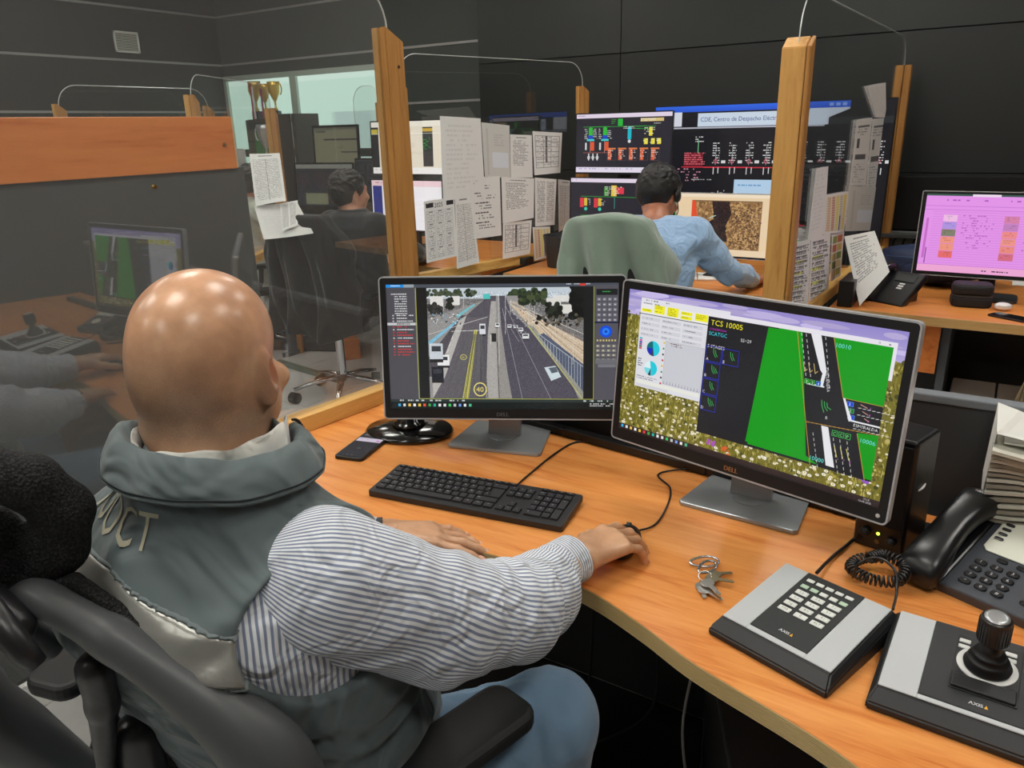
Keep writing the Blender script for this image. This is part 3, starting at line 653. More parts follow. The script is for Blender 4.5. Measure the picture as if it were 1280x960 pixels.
# ------------------------------------------------------------------ acrylic desk partitions in pine posts
M_pine = wood('pine', (214,164,92), (176,122,60), (14,14,1.3), 2.0, .5)
M_pine_d = wood('pine_dark', (190,138,74), (150,98,46), (14,14,1.1), 2.2, .5)
M_pine_y = wood('pine_rail', (222,176,98), (186,136,66), (14,1.2,14), 2.0, .5)
M_pane = clear('acrylic_sheet', (.97,.98,.975), .05)
M_edge = mat('polished_acrylic_edge', (205,212,208), .25, spec=.8)
def post(parent, p, d, w, t, z0, z1, slant, mats=(M_pine, M_pine_d), split=.5):
    """pine post of two boards; d = unit direction of the pane; slant lowers the top at the far side"""
    n = (d[1], -d[0]); 
    for i, (a, b) in enumerate(((-t/2, -t/2+t*split-.0012), (-t/2+t*split+.0012, t/2))):
        v = []
        for z in (0, 1):
            for s, q in ((-w/2,a),(w/2,a),(w/2,b),(-w/2,b)):
                zz = z0 if z == 0 else z1 - (slant*(s/w+.5) if slant > 0 else -slant*(.5-s/w))
                v.append((p[0]+d[0]*s+n[0]*q, p[1]+d[1]*s+n[1]*q, zz))
        fs = [(0,1,2,3),(7,6,5,4),(0,4,5,1),(1,5,6,2),(2,6,7,3),(3,7,4,0)]
        bm = bmesh.new(); vs = [bm.verts.new(q) for q in v]; [bm.faces.new([vs[k] for k in f]) for f in fs]
        bmesh.ops.recalc_face_normals(bm, faces=bm.faces); bmesh.ops.bevel(bm, geom=bm.edges[:], offset=.0025, segments=2, affect='EDGES')
        obj('board', G().bm(bm), mats[i], parent, world=True)
def pane(parent, a, b, z0, z1, r, zlow=None, m=None):
    """clear sheet between ground points a and b, rounded top corners, pale polished edge"""
    a, b = Vector((*a,0)), Vector((*b,0)); L = (b-a).length; d = (b-a)/L; n = Vector((d.y,-d.x,0))*.002
    pts = [(0,z0),(L,z0)] + [(L-r+r*math.cos(t), z1-r+r*math.sin(t)) for t in np.linspace(0,PI/2,9)] + [(r+r*math.cos(t), z1-r+r*math.sin(t)) for t in np.linspace(PI/2,PI,9)]
    v = [tuple(a+d*s+n*k+Vector((0,0,z))) for k in (-1,1) for s, z in pts]; m_ = len(pts)
    f = [tuple(range(m_)), tuple(range(2*m_-1,m_-1,-1))] + [(i,m_+i,m_+(i+1)%m_,(i+1)%m_) for i in range(m_)]
    o = obj('pane', (v, f), m or M_pane, parent, world=True)
    ed = [tuple(a+d*s+Vector((0,0,z))) for s, z in pts[1:]] + [tuple(a+Vector((0,0,z0)))]
    g = G(); g.tube(ed, .0022, 5); obj('pane_edge', g, M_edge, parent, world=True)
def beam(name, parent, a, b, w, z0, z1, m):
    a, b = Vector((*a,0)), Vector((*b,0)); L = (b-a).length; ang = math.degrees(math.atan2(b.y-a.y, b.x-a.x))
    g = G(); g.rbox(0,-w/2,z0,L,w/2,z1,.002,2, T(a.x,a.y,0) @ RZ(ang)); return obj(name, g, m, parent, world=True)
M_pine_yy = wood("pine_rail_along", (226,180,104), (188,138,70), (14,1.2,14), 2.0, .45)
def unit(a, b):
    L = math.hypot(b[0]-a[0], b[1]-a[1]); return ((b[0]-a[0])/L, (b[1]-a[1])/L)
# 1: beside the bald man
A1, B1 = (-1.60, .42), (-1.458, 1.692); d1 = unit(A1, B1)
t = thing('desk_partition', 'tall clear acrylic screen in a pine post left of the man in the grey vest', 'partition', (*B1, 0), 0)
post(t, B1, d1, .062, .056, 0, 1.757, .035)
pane(t, A1, (B1[0], B1[1]), .44, 1.87, .12, m=clear('acrylic_near', (.95,.965,.96), .085, haze=.035))  # pale veil mixed into the sheet for its reflection haze
beam('rail', t, (-1.53,1.03), (B1[0]-d1[0]*.03, B1[1]-d1[1]*.03), .05, .751, .795, M_pine_yy)
beam('rail', t, (-1.575,.66), (-1.531,1.03), .05, .715, .748, mat('rail_dark', (60,58,56), .6))
for y, z in ((1.0,1.40),(1.02,1.12),(.98,1.16),(1.12,1.02)):
    x = A1[0]+d1[0]/d1[1]*(y-A1[1]); g = G(); g.cyl((0,0), .0045, -.003, .003, 10, T(x+.003,y,z) @ RY(90)); obj('screw', g, mat('brass_screw', (196,160,90), .3, 1.0), t, world=True)
g = G(); g.cyl((0,0), .004, -.002, .003, 10, T(B1[0]+.028,B1[1]+.004,1.66) @ RY(90)); obj('knot', g, mat('knot', (60,36,20), .7), t, world=True)
# 2: between the two workstations, hung with papers
A2, B2 = (-2.535, 3.0), (-2.220, 4.273); d2 = unit(A2, B2)
t2 = thing('desk_partition', 'clear acrylic screen covered with printed sheets and a wall calendar', 'partition', (*A2, 0), 0)
post(t2, A2, d2, .055, .06, 0, 1.72, .03); post(t2, B2, d2, .05, .062, 0, 1.72, .03)
pane(t2, A2, B2, .80, 1.845, .11); beam('rail', t2, A2, B2, .05, .752, .80, M_pine_yy)
# 3: right of the man in the blue shirt
A3, B3 = (-.652, 2.75), (-.60, 4.9); d3 = unit(A3, B3)
t3 = thing('desk_partition', 'clear acrylic screen between two thick pine posts right of the blue shirt', 'partition', (*A3, 0), 0)
post(t3, A3, d3, .05, .092, 0, 1.755, -.035, split=.84); post(t3, B3, d3, .05, .078, 0, 1.765, .0, mats=(M_pine_d, M_pine_d), split=.55)
pane(t3, A3, B3, .80, 1.90, .15); beam('rail', t3, A3, B3, .05, .752, .80, M_pine_yy)
# 4, 5: farther rows at the left
A4, B4 = (-3.611, 2.642), (-4.176, 3.641)
t4 = thing('desk_partition', 'clear acrylic screen on pine posts behind the orange topped grey panel', 'partition', (*A4, 0), 0)
d4 = unit(A4, B4); post(t4, A4, d4, .05, .06, 0, 1.70, .04); post(t4, B4, d4, .05, .07, 0, 1.66, .04); pane(t4, A4, B4, .8, 1.80, .12); beam('rail', t4, A4, B4, .05, .752, .80, M_pine_yy)
A5, B5 = (-4.60, 2.50), (-4.62, 3.5)
t5 = thing('desk_partition', 'farthest clear acrylic screen seen over the left end of the orange board', 'partition', (*A5, 0), 0)
d5 = unit(A5, B5); post(t5, A5, d5, .05, .06, 0, 1.69, .04); post(t5, B5, d5, .05, .06, 0, 1.69, .04); pane(t5, A5, B5, .8, 1.79, .12); beam('rail', t5, A5, B5, .05, .752, .80, M_pine_yy)
A6, B6 = (-4.3, 4.55), (-4.023, 4.537)
t6 = thing('desk_partition', 'clear acrylic screen with a pine post in front of the green glass', 'partition', (*B6, 0), 0)
d6 = unit(A6, B6); post(t6, B6, d6, .05, .06, 0, 1.70, .04); pane(t6, A6, B6, .8, 1.82, .12); beam('rail', t6, A6, B6, .05, .752, .80, M_pine_yy)

# grey office panel with the orange laminate board along its top
t = thing('office_partition', 'dark grey office panel topped with an orange wood laminate board', 'partition', (-2.19, 0, 0))
obj('panel', G().rbox(-2.21,-1.2,.03,-2.175,1.755,1.40,.003,2), mat('dark_grey_panel', (74,75,74), .55, bump=(300,.06), var=.05), t, world=True)
M_or = wood('orange_laminate', (226,136,66), (200,106,44), (12,1.1,12), 2.2, .33)
obj('top_board', G().rbox(-2.22,-1.2,1.395,-2.165,1.722,1.556,.002,2), M_or, t, world=True)
obj('board_end', G().rbox(-2.218,1.722,1.397,-2.167,1.728,1.554,.001,1), mat('raw_chipboard', (206,184,140), .8, var=.3, varscale=260), t, world=True, label='raw chipboard end of the board')
for y, z in ((.98,1.475),(1.68,1.47)): g = G(); g.cyl((0,0), .006, -.003, .004, 10, T(-2.164,y,z) @ RY(90)); obj('screw', g, mat('brass_screw', (196,160,90), .3, 1.0), t, world=True)
obj('foot', G().rbox(-2.22,1.3,0,-2.165,1.75,.03,.003,1), mat('dark_metal', (44,45,47), .5), t, world=True)

# ------------------------------------------------------------------ papers fixed to the acrylic
def sheet(name, q, kind, seed, label, group=None, thick=.0006, cat='paper'):
    """one sheet of paper: corners TL TR BR BL in the room, a slight bow, real thickness"""
    q = [Vector(p) for p in q]; c = sum(q, Vector())/4
    n = (q[1]-q[0]).cross(q[3]-q[0]).normalized(); n = -n if n.dot(Vector((0,0,CAMH))-c) < 0 else n
    N = 8; v = []; uv = []
    for k in (1, -1):
        for j in range(N+1):
            for i in range(N+1):
                s, t_ = i/N, j/N; p = (q[0]*(1-s)+q[1]*s)*(1-t_)+(q[3]*(1-s)+q[2]*s)*t_
                bow = .006*math.sin(PI*s)*math.sin(2.2*t_+seed) + .004*math.sin(3*s+seed*2)*t_
                v.append(tuple(p+n*(bow*.7+.004+thick*k))); uv.append((s, 1-t_))
    f = []; O = (N+1)**2
    for j in range(N):
        for i in range(N):
            a = j*(N+1)+i; f += [(a, a+N+1, a+N+2, a+1), (O+a, O+a+1, O+a+N+2, O+a+N+1)]
    rim = [i for i in range(N+1)] + [(j+1)*(N+1)-1 for j in range(1, N+1)] + [O-1-i for i in range(1, N+1)] + [(N+1)*(N-j) for j in range(1, N)]
    f += [(rim[i], rim[(i+1)%len(rim)], O+rim[(i+1)%len(rim)], O+rim[i]) for i in range(len(rim))]
    o = obj(name, (v, f), paper_mat(kind, seed), None, uv=uv, smooth=False); return tag(o, label, cat, group)
PP = 'printed sheets on the acrylic screen by the calendar'
for nm, q, kind, seed, lb in [
  ('paper_sheet', [(-2.425, 3.158, 1.562),(-2.374, 3.432, 1.548),(-2.371, 3.447, 1.158),(-2.427, 3.150, 1.158)], 'blank', 1, 'large blank greyish sheet, tallest one at the upper left of the papered screen'),
  ('plastic_sleeve', [(-2.373, 3.437, 1.529),(-2.334, 3.643, 1.510),(-2.335, 3.639, 1.241),(-2.370, 3.452, 1.253)], 'note', 2, 'clear document sleeve with a small pale note inside, right of the tall blank sheet'),
  ('paper_sheet', [(-2.333, 3.647, 1.465),(-2.301, 3.818, 1.457),(-2.301, 3.819, 1.230),(-2.334, 3.645, 1.241)], 'text', 3, 'plain faintly printed sheet in the top row, between sleeve and table print'),
  ('paper_sheet', [(-2.300, 3.826, 1.478),(-2.252, 4.077, 1.464),(-2.255, 4.062, 1.242),(-2.298, 3.833, 1.242)], 'table', 4, 'sheet with a ruled grey table, rightmost of the top row on the papered screen'),
  ('paper_sheet', [(-2.390, 3.343, 1.259),(-2.350, 3.559, 1.254),(-2.350, 3.558, 0.939),(-2.388, 3.353, 0.942)], 'form', 5, 'bluish white sheet with bold dark headings, in the middle row of the papered screen'),
  ('paper_sheet', [(-2.347, 3.571, 1.249),(-2.298, 3.833, 1.225),(-2.300, 3.821, 1.008),(-2.347, 3.573, 1.003)], 'text', 6, 'wide white sheet with one paragraph, right of the sheet with bold headings'),
  ('paper_sheet', [(-2.297, 3.839, 1.229),(-2.262, 4.026, 1.208),(-2.265, 4.008, 0.948),(-2.298, 3.833, 0.957)], 'list', 7, 'sheet with two narrow printed columns, middle row of the papered screen'),
  ('paper_sheet', [(-2.259, 4.040, 1.207),(-2.236, 4.164, 1.190),(-2.239, 4.148, 0.919),(-2.258, 4.044, 0.902)], 'chart', 8, 'narrow sheet nearest the green jacket, end of the middle row'),
  ('wall_calendar', [(-2.450, 3.025, 1.165),(-2.412, 3.226, 1.172),(-2.413, 3.223, 0.870),(-2.451, 3.022, 0.861)], 'calendar', 9, 'white year calendar headed 2025 beside the tall pine post'),
  ('paper_sheet', [(-2.411, 3.231, 1.171),(-2.390, 3.343, 1.171),(-2.382, 3.387, 0.813),(-2.414, 3.219, 0.803)], 'chart', 10, 'sheet with fine columns hanging between the 2025 calendar and the bold form'),
  ('paper_sheet', [(-2.347, 3.574, 1.007),(-2.303, 3.807, 0.996),(-2.307, 3.789, 0.807),(-2.349, 3.565, 0.806)], 'table', 11, 'small low sheet hanging just above the orange worktop'),
  ('paper_sheet', [(-2.302, 3.813, 0.955),(-2.273, 3.965, 0.943),(-2.275, 3.956, 0.771),(-2.299, 3.829, 0.760)], 'yellow', 12, 'low sheet with yellow and brown colour columns near the green jacket')]:
    sheet(nm, q, kind, seed, lb, PP if nm == 'paper_sheet' else None)
PR = 'printed sheets on the acrylic screen right of the blue shirt'
for nm, q, kind, seed, lb in [
  ('folded_paper', [(-0.619, 3.896, 1.633),(-0.609, 4.338, 1.662),(-0.606, 4.457, 1.501),(-0.612, 4.216, 1.502)], 'blank', 21, 'triangular folded white paper sticking up above the right acrylic screen papers'),
  ('paper_sheet', [(-0.623, 3.752, 1.494),(-0.614, 4.094, 1.502),(-0.614, 4.134, 1.191),(-0.623, 3.754, 1.219)], 'news', 22, 'grey upper sheet with dark bars, left one of the top pair on the right screen'),
  ('paper_sheet', [(-0.614, 4.119, 1.495),(-0.605, 4.504, 1.500),(-0.605, 4.479, 1.150),(-0.613, 4.149, 1.168)], 'news', 23, 'grey upper sheet with dark bars, nearest the far right pine post'),
  ('paper_sheet', [(-0.638, 3.105, 1.326),(-0.634, 3.297, 1.325),(-0.633, 3.334, 1.059),(-0.639, 3.091, 1.058)], 'blank', 24, 'plain tall beige strip of paper on the right acrylic screen'),
  ('paper_sheet', [(-0.634, 3.306, 1.214),(-0.623, 3.750, 1.195),(-0.623, 3.725, 1.022),(-0.633, 3.335, 1.056)], 'yellow', 25, 'sheet with yellow and orange columns in the middle of the right screen'),
  ('paper_sheet', [(-0.623, 3.737, 1.220),(-0.606, 4.449, 1.161),(-0.606, 4.464, 0.938),(-0.623, 3.760, 1.018)], 'note', 26, 'crinkled grey sheet right of the sheet with yellow columns'),
  ('paper_sheet', [(-0.644, 2.868, 1.082),(-0.638, 3.124, 1.066),(-0.637, 3.179, 0.794),(-0.644, 2.872, 0.841)], 'marked', 27, 'white list with yellow highlights right beside the thick pine post'),
  ('paper_sheet', [(-0.638, 3.136, 1.068),(-0.630, 3.466, 1.046),(-0.628, 3.543, 0.747),(-0.636, 3.207, 0.789)], 'marked', 28, 'white list with yellow highlights, second from the thick pine post'),
  ('paper_sheet', [(-0.629, 3.500, 1.035),(-0.623, 3.743, 1.020),(-0.622, 3.783, 0.810),(-0.628, 3.553, 0.824)], 'green', 29, 'narrow sheet with green and brown blocks low on the right screen')]:
    sheet(nm, q, kind, seed, lb, PR if nm == 'paper_sheet' else None)
# sheets at the man in white, far left
tag(sheet('paper_sheet', [(-3.439, 2.822, 1.400),(-3.304, 2.909, 1.400),(-3.181, 2.807, 1.164),(-3.311, 2.715, 1.144)], 'chart', 31, 'long printed chart hanging at the far left behind the orange board'), 'long printed chart hanging at the far left behind the orange board', 'paper')
sheet('paper_sheet', [(-3.334, 2.724, 1.143),(-3.186, 2.885, 1.149),(-3.037, 2.836, 1.003),(-3.225, 2.668, 0.982)], 'blank', 33, 'pale crumpled sheet under the long hanging chart at the far left'); sheet('paper_sheet', [(-3.223, 2.799, 1.151),(-3.188, 2.889, 1.161),(-3.113, 2.803, 1.045),(-3.154, 2.728, 1.019)], 'list', 32, 'small list lying right of the long hanging chart, by the black chair')

# ------------------------------------------------------------------ far worktops
M_desk = wood('orange_desk_laminate', (234,156,82), (208,120,54), (1.0,12,12), 2.3, .3, spec=.45)
M_rib = mat('beige_edge_band', (188,160,110), .5)
M_dark = mat('dark_metal', (44,45,47), .5)
M_leg = mat('grey_metal_leg', (84,88,92), .5)
def bench(x0, y0, x1, y1, label, extra=None):
    t = thing('worktop_desk', label, 'desk', ((x0+x1)/2, y0, 0))
    obj('worktop', G().rbox(x0,y0,.715,x1,y1,.75,.002,1), M_desk, t, world=True)
    obj('edge_band', G().rbox(x0,y0-.006,.713,x1,y0,.751,.001,1), wood('pale_edge_wood', (206,164,104), (170,124,70), (1.2,14,14), 2, .5), t, world=True)
    obj('modesty_panel', G().box(x0+.05,y1-.3,.2,x1-.05,y1-.28,.70), mat('dark_grey_panel', (74,75,74), .55), t, world=True)
    for lx in (x0+.06, x1-.1): 
        g = G(); g.rbox(lx,y0+.1,.03,lx+.04,y0+.16,.715,.002,1); g.rbox(lx,y0+.05,0,lx+.04,y1-.1,.03,.002,1); obj('leg', g, M_leg, t, world=True)
    return t
bR = bench(-.585, 3.37, 1.6, 4.35, 'orange laminate worktop on the right carrying the pink screen')
bM = bench(-2.28, 3.47, -.68, 4.45, 'orange laminate worktop in front of the man in the blue shirt')
bL = bench(-4.25, 3.45, -2.42, 4.5, 'orange laminate worktop in front of the man in black')
bX = bench(-5.15, 3.86, -4.30, 4.5, 'orange laminate worktop of the person with red glasses')
bF = bench(-6.2, 2.6, -4.7, 3.3, 'orange laminate worktop beyond the grey office panel, far left')
# open cabinet with cartons under the right worktop
t = thing('desk_cabinet', 'open dark cabinet with a grey frame under the right worktop', 'cabinet', (0.1,3.6,0))
obj('side_panel', G().box(-.16,3.5,.1,-.13,4.1,.70), M_leg, t, world=True); obj('side_panel', G().box(.5,3.5,.1,.53,4.1,.70), M_leg, t, world=True)
obj('back_panel', G().box(-.16,4.08,.1,.53,4.1,.70), mat('cabinet_dark', (34,34,36), .6), t, world=True)
obj('shelf', G().box(-.13,3.52,.27,.5,4.08,.29), mat('cabinet_shelf', (60,60,62), .6), t, world=True)
obj('side_panel', G().box(-.34,3.44,.50,-.165,3.47,.70), M_or, t, world=True, label='orange side panel')
for i, (x, w) in enumerate(((-.105,.165),(.068,.15))):
    b = tag(obj('carton', G().rbox(x,3.56,.291,x+w,3.8,.39,.003,1), mat('pale_carton', (176,174,166), .7, var=.06), None), ('pale carton on the cabinet shelf, left of the pair', 'pale carton on the cabinet shelf, right one beside the straw brush')[i], 'box', 'cartons under the right worktop')
t = thing('straw_brush', 'straw hand brush hanging at the right edge under the worktop', 'brush', (.155,3.46,.36))
g = G()
for i in range(60):
    a, r = random.uniform(0,2*PI), random.uniform(0,.03); g.tube([(.3*r*math.cos(a),.3*r*math.sin(a),.16),(r*1.4*math.cos(a),r*1.4*math.sin(a),.06),(r*1.1*math.cos(a)+random.uniform(-.01,.01),r*math.sin(a),-.02-random.random()*.03)], .0018, 4)
obj('bristles', g, mat('straw', (150,132,100), .8), t, kind='stuff'); g = G(); g.cyl((0,0), .011, .15, .34, 10); obj('handle', g, mat('brush_wood', (150,110,70), .6), t)
# black cabinet along the right of the black wall, cable tray beneath it
tag(obj('wall_screen', G().rbox(-.78,4.95,.89,1.9,5.12,1.185,.004,1), mat('matt_black_screen', (22,23,24), .35), None), 'long matt black switched-off display strip low on the black wall', 'display')
t = thing('cable_tray', 'grey cable tray with drooping black cables under the black display', 'cable tray', (-.4,4.9,.6))
obj('tray', G().rbox(-.62,4.93,.60,.7,4.97,.88,.003,1), mat('tray_grey', (120,122,120), .5), t, world=True)
obj('lip', G().rbox(-.62,4.86,.85,.7,4.97,.875,.003,1), mat('tray_dark', (66,68,68), .5), t, world=True)
for i in range(8):
    x = -.58+i*.05; g = G(); g.tube(bez([(x,4.92,.86),(x-.01,4.89,.8),(x+random.uniform(-.03,.03),4.88,.72),(x+random.uniform(-.02,.02),4.91,.62)],6), .006, 6); obj('cable', g, mat('black_cable', (20,20,21), .45), t, world=True)

# ------------------------------------------------------------------ monitors
M_bezel = mat('black_bezel_plastic', (26,26,28), .38)
M_shell = mat('monitor_shell', (32,32,34), .5)
M_rimm = mat('silver_rim', (196,198,202), .3, metal=.35)
M_stand = mat('brushed_grey_stand', (158,162,165), .25, metal=.35, bump=(200,.02))
def rrect(w, h, r, n=5):
    return [(cx+r*math.cos(a), cy+r*math.sin(a)) for cx, cy, a0 in ((w/2-r,-h/2+r,-PI/2),(w/2-r,h/2-r,0),(-w/2+r,h/2-r,PI/2),(-w/2+r,-h/2+r,PI)) for a in np.linspace(a0, a0+PI/2, n)]
def panel(t, w, h, zc, tilt, pic, emit, bz=(.016,.016,.022), fy=-.10, rim=M_rimm, bezel=M_bezel, rcorner=.006, logo=None, thick=.045, deltax=0):
    """screen panel as parts of thing t. Front face at local y=fy, centre height zc."""
    M = T(deltax, fy, zc) @ RX(90-0) @ Matrix.Identity(4)
    M = T(deltax, fy, zc) @ RX(-tilt) @ RX(90)     # local xy = screen plane, +z towards the viewer
    bs, bt, bb = bz
    g = G(); g.prism(rrect(w-.004,h-.004,rcorner), -.018, -.002, M, .003)
    v = [(-w/2+.03,-h/2+.03,-.018),(w/2-.03,-h/2+.03,-.018),(w/2-.03,h/2-.03,-.018),(-w/2+.03,h/2-.03,-.018)]
    g.add(v+[(x*.7,y*.7,-thick) for x,y,z in v], [(7,6,5,4)]+[(i,(i+1)%4,4+(i+1)%4,4+i) for i in range(4)][::1], M)
    obj('housing', g, M_shell, t)
    # rim: a thin silver frame round the edge
    o, i_ = rrect(w,h,rcorner), rrect(w-.006,h-.006,max(.002,rcorner-.003)); n = len(o)
    vv = [(x,y,-.014) for x,y in o]+[(x,y,.0005) for x,y in o]+[(x,y,.0005) for x,y in i_]+[(x,y,-.002) for x,y in i_]
    ff = [(k*n+i, k*n+(i+1)%n, (k+1)*n+(i+1)%n, (k+1)*n+i) for k in range(3) for i in range(n)]
    obj('rim', G().add(vv, ff, M), rim, t)
    # bezel as a frame with its own depth
    x0, x1, y0, y1 = -w/2+bs, w/2-bs, -h/2+bb, h/2-bt
    inn = [(x1,y0)]*5+[(x1,y1)]*5+[(x0,y1)]*5+[(x0,y0)]*5
    vv = [(x,y,-.003) for x,y in i_]+[(x,y,0) for x,y in i_]+[(x,y,0) for x,y in inn]+[(x,y,-.003) for x,y in inn]
    ff = [(k*n+i, k*n+(i+1)%n, (k+1)*n+(i+1)%n, (k+1)*n+i) for k in range(3) for i in range(n)]
    obj('bezel', G().add(vv, ff, M), bezel, t)
    s = obj('screen', G().add([(x0,y0,-.0015),(x1,y0,-.0015),(x1,y1,-.0015),(x0,y1,-.0015)], [(0,1,2,3)], M), pic_mat(t.name+'_picture', pic, emit=emit, rough=.25, spec=.5), t, uv=[(0,0),(1,0),(1,1),(0,1)])
    if logo:
        obj('logo', text_g(logo[0], .009, .0006, M @ T(0,-h/2+bb/2,0), bold=.0005), mat('logo_'+logo[1], logo[2], .3, metal=.3), t)
    return M
def monitor(label, loc, rz, w, h, zc, tilt, pic, emit, **k):
    grp = k.pop('group', None); st = k.pop('stand', 'plain')
    t = thing(k.pop('name', 'computer_monitor'), label, 'monitor', loc, rz, grp)
    M = panel(t, w, h, zc, tilt, pic, emit, **k)
    fy = k.get('fy', -.10)
    if st == 'plain':
        g = G(); g.rbox(-.03,fy+.04,.012,.03,fy+.065,zc+.03,.004,2); obj('stand_neck', g, M_dark, t)
        g = G(); g.prism(rrect(.24,.17,.03), 0, .012, T(0,fy+.07,0), .003); obj('stand_base', g, M_dark, t)
    elif st == 'arm':
        g = G(); g.rbox(-.02,fy+.05,-.7,.02,fy+.09,zc,.004,2)
    return t, M

# two near monitors
cT = cv_traffic(); cJ = cv_junction()
def near_monitor(label, base, rz, base_rz, w, h, zc, tilt, pic, emit, logocol, offs):
    t = thing('computer_monitor', label, 'monitor', (*base, .75), rz)
    M = panel(t, w, h, zc, tilt, pic, emit, fy=offs[1], deltax=offs[0], bz=(.017,.018,.026), rcorner=.010, logo=('DELL', logocol[0], logocol[1]), thick=.05)
    g = G(); g.lathe([(.0,0),(.0035,0),(.0035,.0008),(.0,.001)], 14, M @ T(w/2-.016,-h/2+.014,0)); obj('power_button', g, mat('button_white', (200,200,200), .3), t)
    B = RZ(base_rz-rz)
    # flat metal foot, tapering to the front corners, shallow top
    g = G(); g.prism([(-.113,-.088),(.113,-.088),(.120,-.080),(.105,.085),(.098,.092),(-.098,.092),(-.105,.085),(-.120,-.080)], 0, .009, B, .002, 2); obj('stand_base', g, M_stand, t)
    g = G(); g.prism([(.034*math.cos(a), .034*math.sin(a)) for a in np.linspace(0,2*PI,33)[:-1]], .009, .0105, B, .0005, 1); obj('cable_ring', g, M_stand, t)
    # neck: broad flat blade
    n = []
    g = G(); pts = [(0,.012,.010),(0,.018,.05),(0,.010,.12),(0,offs[1]+.065,zc-.05),(0,offs[1]+.055,zc+.02)]
    for k in range(len(pts)-1):
        (a,b,c),(a2,b2,c2) = pts[k], pts[k+1]
        for s in (0,): g.add([(-.042,b-.008,c),(.042,b-.008,c),(.042,b+.008,c),(-.042,b+.008,c),(-.042,b2-.008,c2),(.042,b2-.008,c2),(.042,b2+.008,c2),(-.042,b2+.008,c2)], [(0,1,5,4),(1,2,6,5),(2,3,7,6),(3,0,4,7)] + ([(3,2,1,0)] if k == 0 else []) + ([(4,5,6,7)] if k == len(pts)-2 else []), B)
    bm = bmesh.new(); vs = [bm.verts.new(q) for q in g.v]; [bm.faces.new([vs[i] for i in f]) for f in g.f]; bmesh.ops.remove_doubles(bm, verts=bm.verts, dist=1e-5); bmesh.ops.recalc_face_normals(bm, faces=bm.faces)
    obj('stand_neck', G().bm(bm), M_stand, t, auto=35)
    return t
def local(base, rz, P):
    a = math.radians(-rz); x, y = P[0]-base[0], P[1]-base[1]; return (x*math.cos(a)-y*math.sin(a), x*math.sin(a)+y*math.cos(a))
SL, SR = (-.941,1.415,1.017), (-.364,1.325,1.040)
bl, brr = (-1.000,1.500), (-.368,1.462)
nm1 = near_monitor('wide black monitor showing a road camera picture of a motorway, behind the keyboard', bl, 27.8, 15, .565, .335, SL[2]-.75, 7.5, cT, .92, ('grey', (120,122,126)), local(bl, 27.8, SL))
nm2 = near_monitor('wide black monitor showing a green junction diagram over a flower meadow', brr, -13.1, -2, .565, .335, SR[2]-.75, 5.5, cJ, .92, ('copper', (196,140,90)), local(brr, -13.1, SR))

# workstation of the man in the blue shirt
g1 = 'dark diagram screens stacked left of the man in the blue shirt'
monitor('upper left diagram screen with green and orange symbols, above its twin', (-1.845,4.02,.75), 0, .575, .325, .652, 2, cv_scada(1), .85, fy=-.0, stand='plain', rim=M_bezel, bz=(.006,.006,.010), group=g1)
monitor('lower left diagram screen partly hidden by the green jacket', (-1.86,3.98,.75), 0, .575, .325, .312, 2, cv_scada(2), .85, fy=-.0, stand='none', rim=M_bezel, bz=(.006,.006,.010), group=g1)
t, M = monitor('huge diagram screen titled CDE Centro de Despacho Eléctrico with red network lines', (-1.19,4.42,.75), 0, 1.28, .78, .455, 1, cv_bigwall(), .8, fy=0, stand='none', rim=M_bezel, bz=(.008,.006,.012), name='wall_display')
g = G(); g.rbox(-.35,.05,0,-.29,.11,.5,.004,2); g2 = G(); g2.rbox(.29,.05,0,.35,.11,.5,.004,2); obj('stand_leg', g, M_dark, t); obj('stand_leg', g2, M_dark, t)
monitor('bright screen showing a brown aerial photograph beside the blue sleeve', (-1.165,3.80,.75), 0, .55, .315, .262, 3, cv_map(), .95, fy=0, stand='plain', rim=mat('pale_rim', (190,190,190), .4), bz=(.004,.004,.012))
monitor('small dark screen seen through the acrylic right of the thick pine post', (-.86,4.12,.75), -8, .36, .30, .40, 3, cv_window(4), .35, fy=0, stand='plain', rim=M_bezel, bz=(.01,.01,.014))
# workstation of the man in black
g3 = 'stacked screens of the man in black'
monitor('upper cream coloured screen behind the tall pine post', (-3.325,3.97,.75), 0, .605, .34, .642, 2, cv_window(0), .95, fy=0, rim=M_bezel, bz=(.008,.008,.010), group=g3)
monitor('lower white screen with a dark blue side bar, in front of the man in black', (-3.325,3.93,.75), 0, .60, .33, .285, 2, cv_window(1), .95, fy=0, stand='none', rim=M_bezel, bz=(.008,.008,.010), group=g3)
monitor('dull olive screen tilted on its stand in front of the green glass wall', (-4.30,4.32,.75), -4, .50, .33, .635, 2, cv_window(2), .6, fy=0, rim=M_bezel, bz=(.018,.018,.022), thick=.06)
monitor('dark screen with a pale top strip low behind the head of the man in black', (-4.02,3.90,.75), 8, .50, .31, .40, 3, cv_window(3), .5, fy=0, rim=M_bezel, bz=(.012,.012,.02))
monitor('dim grey screen between the low dark screen and the white screen', (-3.80,4.22,.75), 0, .46, .30, .42, 3, cv_window(4), .4, fy=0, rim=M_bezel, bz=(.012,.012,.02))
# pink screen at the right
monitor('screen with a pink tinted spreadsheet on the right worktop', (-.04,3.86,.75), 0, .575, .355, .275, 3, cv_pink(), .95, fy=-.10, rim=mat('pale_rim', (190,190,190), .4), bz=(.018,.012,.018))
# monitor at the far left edge above the orange board
monitor("pale screen just peeping over the left end of the orange board", (-4.904, 2.415, 1.655)[:2]+(.75,), 35, .50, .31, .66, 3, CV(200,120,(214,220,238)).rect(120,20,150,34,(90,130,200)), .85, fy=0, rim=mat('pale_rim', (190,190,190), .4), bz=(.01,.01,.014))
